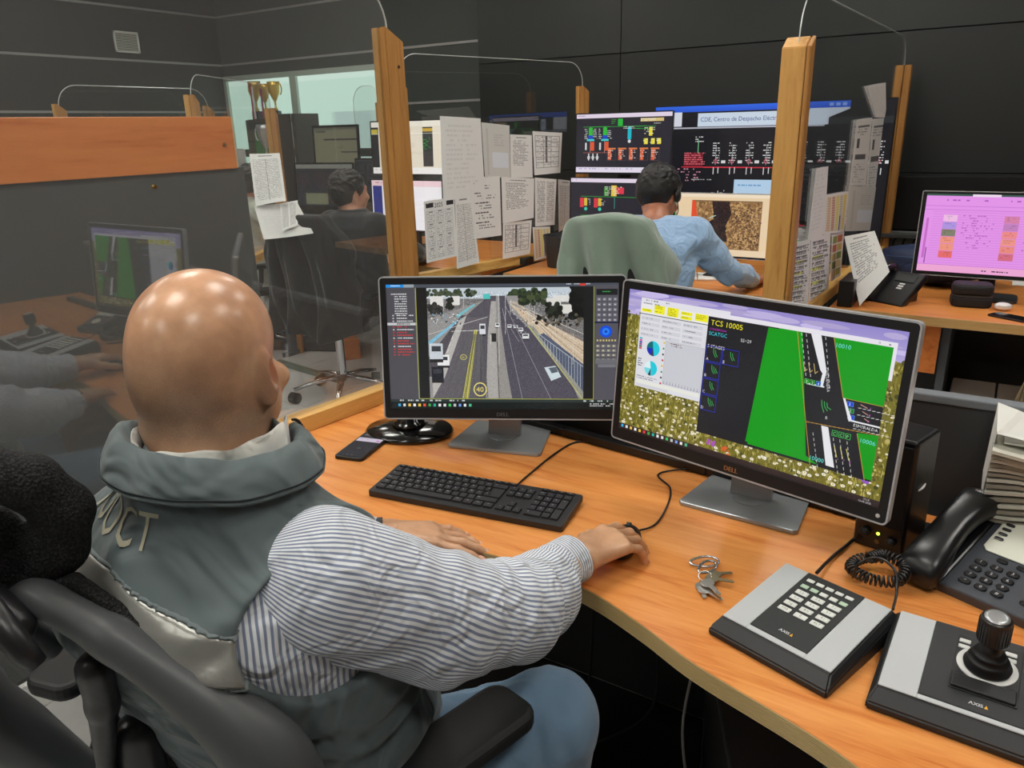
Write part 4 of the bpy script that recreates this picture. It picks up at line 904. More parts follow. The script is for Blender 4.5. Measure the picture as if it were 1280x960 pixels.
# small black round-footed stand behind the left monitor
t = thing('round_stand', 'glossy black oval monitor foot beside the smartphone, mostly behind the left monitor', 'stand', (*(-1.242, 1.420, 0.750)[:2], .75), 20)
g = G(); g.lathe([(.0,0),(.112,0),(.118,.006),(.112,.013),(.06,.020),(.045,.022),(0,.022)], 40, Matrix.Diagonal((1,.78,1,1))); obj('foot', g, mat('gloss_black', (16,16,17), .16, coat=.5), t, smooth=True)
g = G(); g.lathe([(.044,.022),(.040,.032),(.030,.036),(.026,.17),(0,.17)], 28); obj('neck', g, mat('gloss_black', (16,16,17), .16), t, smooth=True)
g = G(); g.rbox(.03,-.01,.12,.20,.012,.30,.006,2); g.rbox(-.02,-.008,.12,.06,.008,.16,.003,1); obj('screen_back', g, M_shell, t)

# ------------------------------------------------------------------ the near curved desk
t = thing('curved_desk', 'near curved orange laminate desk with a ribbed beige edge', 'desk', (-.5,1.3,0))
front = bez([(-1.50,.985),(-1.2,.995),(-.922,1.006),(-.74,1.022),(-.62,1.028),(-.50,1.008),(-.39,.967),(-.289,.921),(-.132,.872),(-.05,.838),(.06,.78),(.25,.64),(.40,.42),(.46,.15)], 8)
front = [(p.x, p.y) for p in front]
poly = front + [(1.1,.15),(1.1,1.52),(-.3,1.60),(-.92,1.625),(-1.445,1.69),(-1.49,1.3)]
g = G(); g.prism(poly, .722, .75, None, .0012, 1); dk = obj('worktop', g, wood('near_desk_laminate', (236,160,88), (210,122,58), (1.3,13,13), 2.6, .26, spec=.5), t, world=True)
# ribbed edge band: a real corrugated strip along the front
n = 9; prof = [(0.0015+ (.0012 if k % 2 else 0), .7505-.0325*k/(2*n)) for k in range(2*n+1)]
v = []; f = []
for i, p in enumerate(front):
    a, b = front[max(0,i-1)], front[min(len(front)-1,i+1)]; L = math.hypot(b[0]-a[0], b[1]-a[1]); nx, ny = (b[1]-a[1])/L, -(b[0]-a[0])/L
    v += [(p[0]+nx*o, p[1]+ny*o, z) for o, z in prof]
m = len(prof); f = [(i*m+k, i*m+k+1, (i+1)*m+k+1, (i+1)*m+k) for i in range(len(front)-1) for k in range(m-1)]
o = obj('edge_band', (v, f), mat('ribbed_edge_beige', (186,160,108), .45), t, world=True)
g = G()
back = [(-1.02,1.60,0),(-.877,1.585,0),(-.486,1.538,0),(-.209,1.496,0),(.2,1.45,0),(.9,1.40,0)]
for p, q in zip(back, back[1:]):
    a = math.atan2(q[1]-p[1], q[0]-p[0]); L = math.hypot(q[0]-p[0], q[1]-p[1]); g.rbox(0,0,.751,L,.028,.772,.002,1, T(p[0],p[1],0) @ RZ(math.degrees(a)))
bt = obj('cable_trunk', g, mat('black_trunk', (22,22,23), .4), t, world=True, kind='stuff')
obj('leg', G().rbox(-.105,.93,0,-.065,.97,.722,.003,1), M_dark, t, world=True); obj('leg', G().rbox(.38,.40,0,.42,.44,.722,.003,1), M_dark, t, world=True)
obj('crossbar', G().rbox(-.1,.955,.62,.95,.985,.66,.003,1), M_dark, t, world=True); obj('leg', G().rbox(-1.42,1.5,0,-1.38,1.55,.722,.003,1), M_dark, t, world=True)
obj('side_board', G().rbox(-.05,1.0,.02,-.03,1.45,.715,.002,1), M_or, t, world=True, label='orange side board under the worktop')
obj('side_board', G().rbox(0.02,.99,.35,.9,1.01,.62,.002,1), M_or, t, world=True, label='orange board under the right of the worktop')
t = thing('back_screen_panel', 'dark grey desk-back panel with a pale grey top edge behind the phone', 'panel', (.2,1.62,0))
obj('panel', G().rbox(-1.3,1.64,.0,1.3,1.665,.965,.002,1), mat('charcoal_panel', (58,59,60), .5, bump=(250,.05)), t, world=True)  # carried down to the floor to darken the space under the desk
obj('top_cap', G().rbox(-1.3,1.635,.965,1.3,1.67,.982,.003,2), mat('grey_cap', (118,123,128), .4), t, world=True)
obj('foot', G().rbox(-.9,1.667,0,-.86,1.72,.03,.002,1), M_dark, t, world=True); obj('foot', G().rbox(1.2,1.667,0,1.24,1.72,.03,.002,1), M_dark, t, world=True)

# ------------------------------------------------------------------ keyboard
KC = (-.872,1.187); KA = 8.9
t = thing('keyboard', 'black full-size keyboard with white lettered keys between the two hands', 'keyboard', (*KC,.75), KA)
Kb = mat('keyboard_black', (34,34,36), .42); Kk = mat('key_black', (38,38,41), .5, bump=(300,.05))
KT = T(0,0,.004) @ RX(3.2)
g = G(); g.prism(rrect(.446,.132,.006), 0, .014, KT, .002); obj('body', g, Kb, t)
rows = []   # (y, [(x0,w,label)])
U = .0187; X0 = -.214
def row(y, items, h=.0168): rows.append((y, items, h))
def seq(x, labs, ws=None):
    out = []
    for i, l in enumerate(labs):
        w = ws[i] if ws else 1; out.append((x, w, l)); x += w
    return out
row(.0550, seq(0,['Esc'],[1.0]) + seq(1.2,['F1','F2','F3','F4'],[.93]*4) + seq(5.1,['F5','F6','F7','F8'],[.93]*4)+seq(9.0,['F9','F10','F11','F12'],[.93]*4)+seq(12.9,['Imp','Blq','Pau'],[.93]*3)+seq(16.2+2.4,['o','o','o','o'],[1]*4), .009)
Y = [.0370,.0175,-.0020,-.0215,-.0410]
row(Y[0], seq(0,list('ºº1234567890')[1:]+["'",'¿','<'],[1]*13+[1.95]) + seq(15.2,['Ins','Ini','Rep']) + seq(18.6,['Num','/','*','-']))
row(Y[1], seq(0,['Tab']+list('QWERTYUIOP')+['´','+'],[1.5]+[1]*12) + seq(15.2,['Sup','Fin','Avp']) + seq(18.6,['7','8','9']))
row(Y[2], seq(0,['Mayus']+list('ASDFGHJKLÑ')+['{','}'],[1.75]+[1]*12) + seq(18.6,['4','5','6']))
row(Y[3], seq(0,['Shift','<']+list('ZXCVBNM')+[',','.','-'],[1.25]+[1]*11)+[(12.25,2.7,'Shift')] + [(16.2,1,'^')] + seq(18.6,['1','2','3']))
row(Y[4], seq(0,['Ctrl','Win','Alt',' ','AltGr','Fn','Menu','Ctrl'],[1.25,1.25,1.25,6.2,1.25,1.25,1.25,1.25]) + seq(15.2,['<','v','>']) + [(18.6,2,'0'),(20.6,1,'.')])
leg = G(); cache = {}
def key(x, y, w, h, l):
    k = (round(w,2), round(h,4))
    Mk = KT @ T(X0+(x+w/2)*U, y, .014)
    if k not in cache:
        g = G(); ww, hh = w*U-.0022, h; z1 = .0042
        g.add([(-ww/2,-hh/2,0),(ww/2,-hh/2,0),(ww/2,hh/2,0),(-ww/2,hh/2,0),(-ww/2+.001,-hh/2+.001,z1),(ww/2-.001,-hh/2+.001,z1),(ww/2-.001,hh/2-.001,z1),(-ww/2+.001,hh/2-.001,z1)], [(4,5,6,7),(0,1,5,4),(1,2,6,5),(2,3,7,6),(3,0,4,7)])
        o = obj('key', g, Kk, t); cache[k] = o
    else: o = cache[k].copy(); COL.objects.link(o); o.parent = t
    o.location = Mk.translation; o.rotation_euler = (math.radians(3.2),0,0)
    if l.strip():
        tt = text_g(l, .0038 if len(l) < 3 else .0024, .0044, None); tt2 = G(); tt2.add(tt.v, tt.f, Mk @ T(-(w*U/2-.0075) if w > 1.4 else -.001, h/2-.0055 if h > .01 else 0, 0)); leg.add(tt2.v, tt2.f)
for y, items, h in rows:
    for x, w, l in items: key(x, y, w, h, l)
key(13.0, Y[2]+.0098, 1.95, .0360, ' '); key(13.9,Y[2]+.009,.01,.001,' ') if False else None
key(21.6, Y[1]-.0098, 1, .0360, '+'); key(21.6, Y[3]-.0098, 1, .0360, ' ')
obj('key_legends', leg, mat('legend_white', (206,208,212), .6), t, kind='stuff')
obj('logo', text_g('DELL', .004, .0146, KT @ T(X0+17*U, Y[2], 0)), mat('logo_dim', (70,70,74), .3), t)
for sx in (-.19,.19): obj('foot', G().rbox(sx-.012,.05,0,sx+.012,.058,.009,.001,1), Kb, t)
g = G(); g.tube(bez([(-0.819, 1.255, 0.758),(-0.832, 1.360, 0.754),(-0.837, 1.481, 0.754),(-0.825, 1.570, 0.753),(-.75,1.62,.756)],8), .0022, 8)
tag(obj('keyboard_cable', g, mat('black_cable', (20,20,21), .45), None, smooth=True), 'thin black cable running back from the keyboard between the monitors', 'cable')
# mouse and its cable
mc = (-0.517, 1.168, 0.750)
t = thing('computer_mouse', 'black mouse under the right hand of the man in the vest', 'mouse', (mc[0], mc[1], .75), 8)
g = G(); g.sphere((0,0,.012), (.031,.056,.023), 12); g.v = [(x, y, max(z, 0.001)) for x, y, z in g.v]; obj('shell', g, mat('mouse_black', (24,24,26), .35), t, smooth=True)
g = G(); g.cyl((0,0), .006, -.004, .004, 12, T(0,.034,.029) @ RY(90)); obj('wheel', g, mat('rubber_grey', (58,58,60), .6), t, smooth=True)
g = G(); g.box(-.0005,.010,.0315,.0005,.028,.0335); obj('button_seam', g, mat('seam_black', (8,8,8), .6), t)
g = G(); g.tube(bez([(mc[0]-.006,mc[1]+.048,.757),(-0.497, 1.270, 0.754),(-0.507, 1.365, 0.754),(-0.530, 1.437, 0.754),(-0.575, 1.504, 0.754),(-.42,1.62,.758)],8), .0020, 8)
tag(obj('mouse_cable', g, mat('black_cable', (20,20,21), .45), None, smooth=True), 'thin black cable curving up from the mouse behind the right monitor', 'cable')
# smartphone
p0, p1, p2, p3 = (-1.245, 1.165, 0.755), (-1.170, 1.192, 0.755), (-1.297, 1.395, 0.755), (-1.387, 1.385, 0.755)
cx, cy = (p0[0]+p1[0]+p2[0]+p3[0])/4, (p0[1]+p1[1]+p2[1]+p3[1])/4
t = thing('smartphone', 'black smartphone with a lit screen lying left of the keyboard', 'smartphone', (cx,cy,.75), math.degrees(math.atan2(p1[1]-p0[1],p1[0]-p0[0]))-6)
g = G(); g.prism(rrect(.078,.165,.011), 0, .009, None, .002); obj('case', g, mat('phone_case_black', (22,22,24), .35), t)
obj('screen', G().add([(-.034,-.076,.0093),(.034,-.076,.0093),(.034,.076,.0093),(-.034,.076,.0093)], [(0,1,2,3)]), pic_mat('phone_picture', cv_phone(), emit=.75, rough=.12, spec=.6), t, uv=[(0,0),(1,0),(1,1),(0,1)])
g = G(); g.cyl((0,.0715), .003, .009, .0095, 10); obj('camera', g, mat('lens_black', (6,6,8), .1), t)

# ------------------------------------------------------------------ keys and snap hook
kc = (-0.348, 1.137, 0.750)
t = thing('key_bunch', 'bunch of silver keys on two small snap hooks right of the hand', 'keys', (kc[0],kc[1],.75), 0)
M_alu = mat('polished_aluminium', (200,202,206), .22, metal=1.0); M_brass = mat('dull_nickel', (150,142,120), .35, metal=.9); M_key = mat('key_steel', (206,206,204), .28, metal=1.0)
def hook(cx, cy, a, L, w, name='snap_hook', z=.006):
    pts = []
    for k in range(33):
        an = 2*PI*k/32; x, y = math.cos(an)*L/2, math.sin(an)*w/2*(1+.25*math.cos(an)); pts.append((x,y,z+.002*math.sin(an)))
    g = G(); g.tube(pts, .0023, 8, M=T(cx,cy,0) @ RZ(a)); return obj(name, g, M_alu, t, smooth=True)
K = lambda x, y: ((4.967, -2.491, 0.750)[0]*0 + 0, 0)
def L2(P): return (P[0]-kc[0], P[1]-kc[1])
a = L2((-0.368, 1.185, 0.750)); hook(a[0],a[1],38,.052,.026); a = L2((-0.356, 1.164, 0.750)); hook(a[0],a[1],75,.046,.022,z=.010)
def keyp(P, ang, L, m, z):
    g = G(); g.prism([(.0115*math.cos(q), .0115*math.sin(q)) for q in np.linspace(0,2*PI,17)[:-1]], 0, .002, None, .0005, 1)
    g.prism([(.009,-.004),(.009+L,-.004),(.011+L,-.001),(.009+L,.0015),(.009+L*.85,.0035),(.009+L*.75,.0015),(.009+L*.62,.0037),(.009+L*.5,.0018),(.009+L*.38,.0036),(.009,.004)], .0003, .0018)
    g.v = [tuple(T(P[0],P[1],z) @ RZ(ang) @ RX(4) @ Vector(q)) for q in g.v]; return obj('key', g, m, t)
keyp(L2((-0.347, 1.113, 0.750)), -62, .026, M_key, .003); keyp(L2((-0.339, 1.101, 0.750)), -20, .028, M_key, .006); keyp(L2((-0.337, 1.135, 0.750)), 14, .026, M_brass, .009); keyp(L2((-0.337, 1.113, 0.750)), -38, .027, M_key, .012); keyp(L2((-0.339, 1.154, 0.750)), 40, .022, M_brass, .006)
g = G(); a = L2((-0.349, 1.134, 0.750)); g.tube([(a[0]+.011*math.cos(q), a[1]+.011*math.sin(q), .011+.003*math.sin(q)) for q in np.linspace(0,2*PI,25)], .0009, 6); obj('ring', g, M_alu, t, smooth=True)

# ------------------------------------------------------------------ two grey-topped control pads
M_pad = mat('pad_black', (30,31,33), .5, bump=(400,.1)); M_alt = mat('pad_silver_plate', (190,193,196), .42, bump=(500,.12), var=.03); M_padk = mat('pad_keyfield', (36,37,40), .55); M_wk = mat('white_key', (222,224,220), .5); M_gk = mat('pale_green_key', (190,214,190), .5)
def pad(name, label, C0, rz, w, d, cat):
    t = thing(name, label, cat, (*C0,.75), rz)
    h0, h1 = .026, .046; v = [(-w/2-.008,-d/2-.022,0),(w/2+.008,-d/2-.022,0),(w/2+.008,d/2+.008,0),(-w/2-.008,d/2+.008,0),
        (-w/2-.008,-d/2-.022,.012),(w/2+.008,-d/2-.022,.012),(w/2+.008,d/2+.008,h1-.012),(-w/2-.008,d/2+.008,h1-.012),
        (-w/2,-d/2,h0),(w/2,-d/2,h0),(w/2,d/2,h1),(-w/2,d/2,h1)]
    bm = bmesh.new(); vs = [bm.verts.new(q) for q in v]
    for f in [(3,2,1,0),(0,1,5,4),(1,2,6,5),(2,3,7,6),(3,0,4,7),(4,5,9,8),(5,6,10,9),(6,7,11,10),(7,4,8,11),(8,9,10,11)]: bm.faces.new([vs[k] for k in f])
    bmesh.ops.bevel(bm, geom=bm.edges[:], offset=.0025, segments=2, affect='EDGES'); obj('body', G().bm(bm), M_pad, t)
    tl = math.degrees(math.atan2(h1-h0, d)); M = T(0,0,(h0+h1)/2) @ RX(tl); return t, M
tk, M = pad('keypad_controller', 'black and silver control pad with twenty white number keys', (-.171,1.074), -17.6, .178, .178, 'keypad')
for x0, x1 in ((-.088,-.047),(.047,.088)): obj('side_plate', G().rbox(x0,-.088,.0,x1,.088,.0022,.0008,1,M), M_alt, tk)
obj('front_strip', G().rbox(-.047,-.088,0,.047,-.078,.0022,.0008,1,M), M_alt, tk)
obj('key_field', G().rbox(-.047,-.0775,0,.047,.088,.0032,.002,2,M), M_padk, tk)
def pkey(t, x, y, w, h, m, M, z=.0032, lab=None):
    g = G(); g.rbox(-w/2,-h/2,z,w/2,h/2,z+.0022,.001,1, M @ T(x,y,0)); o = obj('key', g, m, t)
    if lab: obj('key_label', text_g(lab, h*.42, z+.0024, M @ T(x,y,0)), mat('key_print', (110,112,116), .6), o)
for k in range(5): pkey(tk, -.032+k*.016, .068, .0125, .0075, M_wk, M)
for k in range(5): pkey(tk, -.032+k*.016, .050, .0125, .0085, M_gk if k in (0,1,4) else M_wk, M)
labs = ['ABC','DEF','GHI','JKL','MNO','PQR','STU','VWX','YZ','TAB','ALT','ESC']
for r in range(4):
    for c_ in range(3): pkey(tk, -.0265+c_*.0265, .033-r*.0165, .020, .0105, M_wk, M, lab=['1 a','2 b','3 c','4 d','5 e','6 f','7 g','8 h','9 i','TAB','0','ALT'][r*3+c_])
def axis_logo(t, M, x, y):
    obj('logo', text_g('AXIS', .0055, .0036, M @ T(x,y,0), bold=.0003), mat('logo_white', (220,222,224), .5), t)
    g = G(); g.prism([(0,0),(.0045,0),(.0022,.0062)], 0, .0004, M @ T(x+.0095,y-.003,.0033)); obj('logo_mark', g, mat('logo_yellow', (236,176,40), .5), t)
axis_logo(tk, M, .0, -.060)
tj, M = pad('joystick_controller', 'black and silver control pad with a black joystick, cut by the right edge', (.078,1.048), -2.5, .262, .165, 'joystick')
for x0, x1 in ((-.130,-.083),(.048,.130)): obj('side_plate', G().rbox(x0,-.082,.0,x1,.082,.0022,.0008,1,M), M_alt, tj)
obj('front_strip', G().rbox(-.083,-.082,0,.048,-.074,.0022,.0008,1,M), M_alt, tj)
obj('key_field', G().rbox(-.083,-.0735,0,.048,.082,.0032,.002,2,M), M_padk, tj)
obj('recess', G().rbox(-.052,-.045,.0032,.026,.066,.0048,.002,2,M), mat('pad_recess', (24,25,27), .5), tj)
for x, y in ((-.043,.052),(-.043,.040),(.012,.052),(.012,.040)): pkey(tj, x, y, .014, .008, M_wk, M, z=.0046)
obj('lower_flap', G().rbox(-.050,-.043,.0045,.024,-.018,.0085,.002,2,M), mat('pad_recess', (24,25,27), .5), tj)
axis_logo(tj, M, -.018, -.060)
J = M @ T(-.013,.014,.0045)
g = G(); g.lathe([(.0,0),(.0345,0),(.0345,.002),(0,.002)], 36, J @ Matrix.Diagonal((1.05,1,1,1))); obj('ring_plate', g, mat('ring_silver', (214,214,212), .35), tj, smooth=False)
g = G(); g.lathe([(0,.002),(.028,.002),(.029,.006),(.024,.010),(.026,.013),(.024,.017),(.018,.019),(.0205,.022),(.019,.026),(.012,.028),(.014,.031),(.011,.034),(.009,.050),(0,.050)], 36, J); obj('rubber_boot', g, mat('rubber_black', (18,18,20), .45), tj, smooth=True)
g = G(); g.lathe([(0,.044),(.0145,.044),(.0185,.048),(.0190,.078),(.0178,.084),(.0155,.0855)], 40, J)
for k in range(28): a = 2*PI*k/28; g.box(-.0006,.0185,.05,.0006,.0197,.08, J @ Matrix.Rotation(a,4,'Z'))
obj('knob', g, mat('knob_black', (24,24,26), .35), tj)
g = G(); g.lathe([(0,.0855),(.0150,.0855),(.0148,.0868),(.010,.0872),(0,.0873)], 36, J); obj('knob_cap', g, mat('knob_cap_silver', (176,178,180), .3, metal=.6), tj, smooth=True)
g = G(); g.tube(bez([(-0.187, 1.233, 0.765),(-0.177, 1.312, 0.756),(-0.163, 1.370, 0.755),(-0.148, 1.425, 0.755),(-.1,1.56,.756)],8), .003, 8)
tag(obj('pad_cable', g, mat('black_cable', (20,20,21), .45), None, smooth=True), 'black cable from the back of the keypad controller to the speaker', 'cable')

# ------------------------------------------------------------------ desk speaker
sp = (-0.111, 1.383, 0.750)
t = thing('desk_speaker', 'small upright black speaker with a green light behind the right monitor corner', 'speaker', (sp[0]+.01, sp[1]+.05, .75), -16)
obj('cabinet', G().rbox(-.045,-.05,0,.045,.05,.225,.008,3), mat('speaker_black', (20,20,21), .3), t)
obj('grille', G().rbox(-.040,-.054,.055,.040,-.049,.215,.003,2), mat('grille_cloth', (15,15,15), .9, bump=(900,.3)), t)
for x, z, r in ((-.022,.034,.0085),(.024,.030,.0085)): g = G(); g.lathe([(0,0),(r,0),(r,.008),(r*.8,.010),(0,.010)], 20, T(x,-.05,z) @ RX(90)); obj('knob', g, mat('knob_black', (24,24,26), .35), t, smooth=True)
g = G(); g.lathe([(0,0),(.003,0),(.003,.001),(0,.0012)], 12, T(0,-.05,.036) @ RX(90)); obj('power_light', g, glow('led_yellow_green', (190,240,70), 3.0), t)
g = G(); g.lathe([(.002,0),(.0045,0),(.0045,.0015),(.002,.0015)], 16, T(0,-.05,.020) @ RX(90)); obj('socket', g, mat('socket_steel', (120,110,80), .3, metal=.8), t)
g = G(); g.tube([(-.05+.05*math.cos(a)*1.0+.045, -.005+.045*math.sin(a), .13+.004*math.sin(2*a)) for a in np.linspace(-2.2,2.2,24)], .0022, 6); tag(obj('white_cable', g, mat('white_cable', (220,220,220), .4), None, smooth=True), 'short white cable loop round the black speaker', 'cable'); bpy.data.objects['white_cable'].location = (sp[0]+.01, sp[1]+.05, .75)

# ------------------------------------------------------------------ desk telephone
M_ph = mat('phone_charcoal', (62,66,74), .42, bump=(600,.05)); M_phb = mat('phone_black', (24,25,27), .28, coat=.2); M_phw = mat('phone_ivory', (226,228,214), .4)
t = thing('desk_phone', 'grey desk telephone with a black handset and white display surround', 'telephone', (.085,1.375,.75), -22)
PT = T(0,0,.035) @ RX(17)
W_, D_ = .245, .215
g = G(); g.prism(rrect(W_, D_, .014), -.016, .016, PT @ T(.01,0,0), .005, 3); obj('body', g, M_ph, t)
obj('support', G().rbox(-.09,.02,0,.10,.09,.045,.004,2), M_phb, t); obj('support', G().rbox(-.09,-.10,0,.10,-.07,.012,.003,2), M_phb, t)
g = G(); g.prism([(-.035,.0),(.128,.0),(.128,.098),(-.033,.098),(-.043,.088),(-.043,.010)], .016, .0195, PT, .0015, 2); obj('display_surround', g, M_phw, t)
g = G(); g.prism(rrect(.098,.052,.006), .0195, .0215, PT @ T(.060,.050,0), .001, 1); obj('display_frame', g, mat('phone_frame_cream', (206,208,196), .4), t)
lc = CV(140,70,(128,142,140)); lc.scrib(8,8,130,60,13,(70,84,86),.5,3); lc.rect(0,0,140,8,(90,104,104)); lc.line(0,24,140,24,(160,174,170),1.4); lc.line(0,42,140,42,(160,174,170),1.4)
obj('display', G().add([(.016,.029,.0217),(.104,.029,.0217),(.104,.071,.0217),(.016,.071,.0217)], [(0,1,2,3)], PT), pic_mat('phone_lcd', lc, emit=.25, rough=.15), t, uv=[(0,0),(1,0),(1,1),(0,1)])
def bkey(x, y, w, h, m, lab=None, z=.016):
    g = G(); g.prism(rrect(w, h, min(w,h)*.42, 4), z, z+.0035, PT @ T(x,y,0), .001, 1); o = obj('key', g, m, t)
    if lab: obj('key_label', text_g(lab, h*.5, z+.0037, PT @ T(x,y,0)), mat('legend_white', (206,208,212), .6), o)
for k in range(4): bkey(-.030, .075-.0135*k, .014, .006, M_phb, z=.0193)
for k in range(4): bkey(-.004+.030*k, -.010, .017, .0085, M_phb)
for r in range(4):
    for c_ in range(3): bkey(-.028+c_*.0245, -.030-r*.0175, .019, .0115, M_phb, [['1','2','3'],['4','5','6'],['7','8','9'],['*','0','#']][r][c_])
g = G(); g.lathe([(0,.016),(.018,.016),(.018,.019),(.013,.020),(0,.020)], 32, PT @ T(.078,-.045,0)); obj('navigation_ring', g, M_phw, t, smooth=False)
for k in range(3): bkey(.060+.022*k, -.078, .016, .008, M_phb)
g = G(); g.prism(rrect(.058,D_+.004,.012), -.012, .020, PT @ T(-.083,0,0), .004, 2); obj('cradle', g, M_phb, t)
# handset: arched bar, broad rounded ends, in its cradle
HT = PT @ T(-.085,-.008,.022)
st = [(-.122,.0,.027,.012),(-.116,.006,.0315,.020),(-.097,.013,.034,.024),(-.07,.020,.033,.022),(-.04,.027,.029,.018),(0,.031,.027,.017),(.04,.029,.0285,.018),(.07,.024,.032,.021),(.097,.017,.034,.024),(.116,.008,.0315,.020),(.124,.002,.026,.012)]
v = []; f = []; n = 20
for y, z, a, b in st:
    for k in range(n):
        q = 2*PI*k/n; cs, sn = math.cos(q), math.sin(q); v.append(tuple(HT @ Vector((a*math.copysign(abs(cs)**.6, cs), y, z+b*math.copysign(abs(sn)**.7, sn)))))
m = len(st); f = [(i*n+k, (i+1)*n+k, (i+1)*n+(k+1)%n, i*n+(k+1)%n) for i in range(m-1) for k in range(n)] + [tuple(range(n)), tuple((m-1)*n+k for k in reversed(range(n)))]
hs = obj('handset', (v, f), mat('handset_black', (26,27,29), .3, bump=(700,.05)), t, smooth=True)
obj('handset_logo', text_g('NEC', .006, 0, HT @ T(0,.093,.0425) @ RX(-10)), mat('logo_white', (220,222,224), .5), t)
# coiled cord: tight coils heaped on the desk, plain ends
cc = (-0.095, 1.279, 0.750); path = bez([(cc[0]+.055,cc[1]+.035,.785),(cc[0]+.02,cc[1]+.05,.775),(cc[0]-.03,cc[1]+.035,.77),(cc[0]-.045,cc[1]-.005,.768),(cc[0]-.01,cc[1]-.03,.770),(cc[0]+.03,cc[1]-.02,.774),(cc[0]+.035,cc[1]+.015,.784),(cc[0]+.0,cc[1]+.025,.790),(cc[0]-.02,cc[1]+.002,.790)], 60)
pts = []; N = len(path); prev = Vector((0,0,1))
for i, p in enumerate(path):
    tt = (path[min(i+1,N-1)]-path[max(i-1,0)]).normalized(); u = tt.cross(Vector((0,0,1))).normalized(); w = u.cross(tt); an = i*.62
    pts.append(p+u*math.cos(an)*.0085+w*math.sin(an)*.0085)
tc = thing('coiled_cord', 'black coiled telephone cord heaped between speaker and control pads', 'cord', (cc[0],cc[1],.75))
g = G(); g.tube(pts, .0021, 6); obj('coils', g, M_phb, tc, world=True, smooth=True)
g = G(); g.tube(bez([(-0.131, 1.239, 0.770),(-0.124, 1.238, 0.800),(-0.100, 1.250, 0.812),(-0.072, 1.246, 0.800),(-0.063, 1.222, 0.775),(-0.062, 1.183, 0.765)],10), .0022, 8); obj('loop', g, M_phb, tc, world=True, smooth=True)
g = G(); g.tube(bez([tuple(pts[0]),(-0.060, 1.271, 0.775),(-0.053, 1.285, 0.785)],10), .0022, 8); obj('end', g, M_phb, tc, world=True, smooth=True)

# ------------------------------------------------------------------ pile of sheets standing at the right edge
t = thing('sheet_pile', 'slumping pile of yellowed printed sheets behind the telephone', 'paper pile', (.12,1.55,.75))
M_ps = mat('aged_sheet', (206,204,190), .75, var=.08, varscale=30); M_ps2 = mat('aged_sheet_dark', (150,144,130), .75, var=.15, varscale=30)
for i in range(22):
    z = .002+i*.0095; o_ = .018*math.sin(i*.5)-.0016*i; N = 12; g = G(); v = []
    for k in (0, 1):
        for a in range(N+1):
            x = -.085+.27*a/N; zz = z+.004*math.sin(a*.9+i*.4)-.05*(max(0,(a-2)/N))**2*0+k*.0058; y0 = -.075+o_*.5-.012*math.cos(a*.3)
            v += [(x, y0, zz), (x, .07, zz)]
    f = []
    for a in range(N):
        b = 2*a; O = 2*(N+1); f += [(b,b+1,b+3,b+2),(O+b,O+b+2,O+b+3,O+b+1),(b,b+2,O+b+2,O+b),(b+1,O+b+1,O+b+3,b+3)]
    f += [(0,O,O+1,1),(2*N,2*N+1,O+2*N+1,O+2*N)]
    obj('sheaf', (v, f), M_ps if i % 2 else M_ps2, t)
g = G(); g.add([(-.088,-.08,.10),(-.083,-.09,.235),(-.055,-.03,.262),(-.086,.07,.24),(-.09,.07,.1)], [(0,1,2,3,4)]); g.add([(-.083,-.09,.235),(-.02,-.085,.225),(.02,-.03,.235),(-.055,-.03,.262)], [(0,1,2,3)]); g.add([(x+.001,y+.001,z-.0015) for x,y,z in g.v[:5]], [(4,3,2,1,0)]); g.add([(x+.001,y+.001,z-.0015) for x,y,z in g.v[5:9]], [(3,2,1,0)])
obj('cover_sheet', g, mat('white_sheet', (226,226,220), .7), t)
obj('top_sheet', G().rbox(-.07,-.078,.2135,.185,.072,.218,.001,1), mat('white_sheet', (226,226,220), .7), t)

# ------------------------------------------------------------------ under the desk
t = thing('computer_case', 'dark grey computer case standing on the floor under the desk', 'computer', (-.24,1.27,0), 25)
obj('case', G().rbox(-.10,-.22,.01,.10,.22,.40,.006,2), mat('case_grey', (58,59,60), .35, metal=.2), t); obj('foot', G().box(-.09,-.2,0,.09,-.17,.012), M_dark, t); obj('foot', G().box(-.09,.17,0,.09,.2,.012), M_dark, t)
random.seed(5)
for i in range(6):
    x = -.75+i*.13; g = G(); g.tube(bez([(x,1.56,.70),(x+random.uniform(-.05,.05),1.50,.5),(x+random.uniform(-.1,.1),1.40,.2),(x+random.uniform(-.1,.1),1.3,.02),(x+random.uniform(0,.25),1.1,.008)],8), .0035, 6)
    tag(obj('floor_cable', g, mat('white_cable', (220,220,220), .4) if i % 3 == 2 else mat('black_cable', (20,20,21), .45), None, smooth=True), ('black','black','white','black','black','white')[i]+' cable hanging under the curved desk, '+('leftmost by the knees','second from the left','left one of the two white','right of the left white one','between black cable and right white one','rightmost of them')[i], 'cable', 'cables under the curved desk')

# ------------------------------------------------------------------ small things on the far worktops
def far_phone(label, loc, rz, s=1.0):
    t = thing('desk_phone', label, 'telephone', loc, rz); P = T(0,0,.05) @ RX(38)
    obj('body', G().rbox(-.09,-.095,-.015,.10,.095,.015,.006,2,P), M_phb, t); obj('support', G().rbox(-.06,.0,0,.07,.07,.05,.004,1), M_phb, t)
    obj('display', G().rbox(-.015,.035,.015,.075,.075,.018,.001,1,P), mat('lcd_dark', (40,44,44), .3), t)
    for r in range(3): obj('key', G().rbox(.02,.018-.013*r,.015,.045,.026-.013*r,.018,.001,1,P), mat('white_key', (222,224,220), .5), t)
    g = G(); pts = bez([(-.06,-.10,.03),(-.06,-.07,.052),(-.06,0,.060),(-.06,.07,.052),(-.06,.10,.03)],5); g.tube(pts, [.022-.006*math.sin(PI*k/(len(pts)-1)) for k in range(len(pts))], 10, M=P); obj('handset', g, M_phb, t, smooth=True); return t
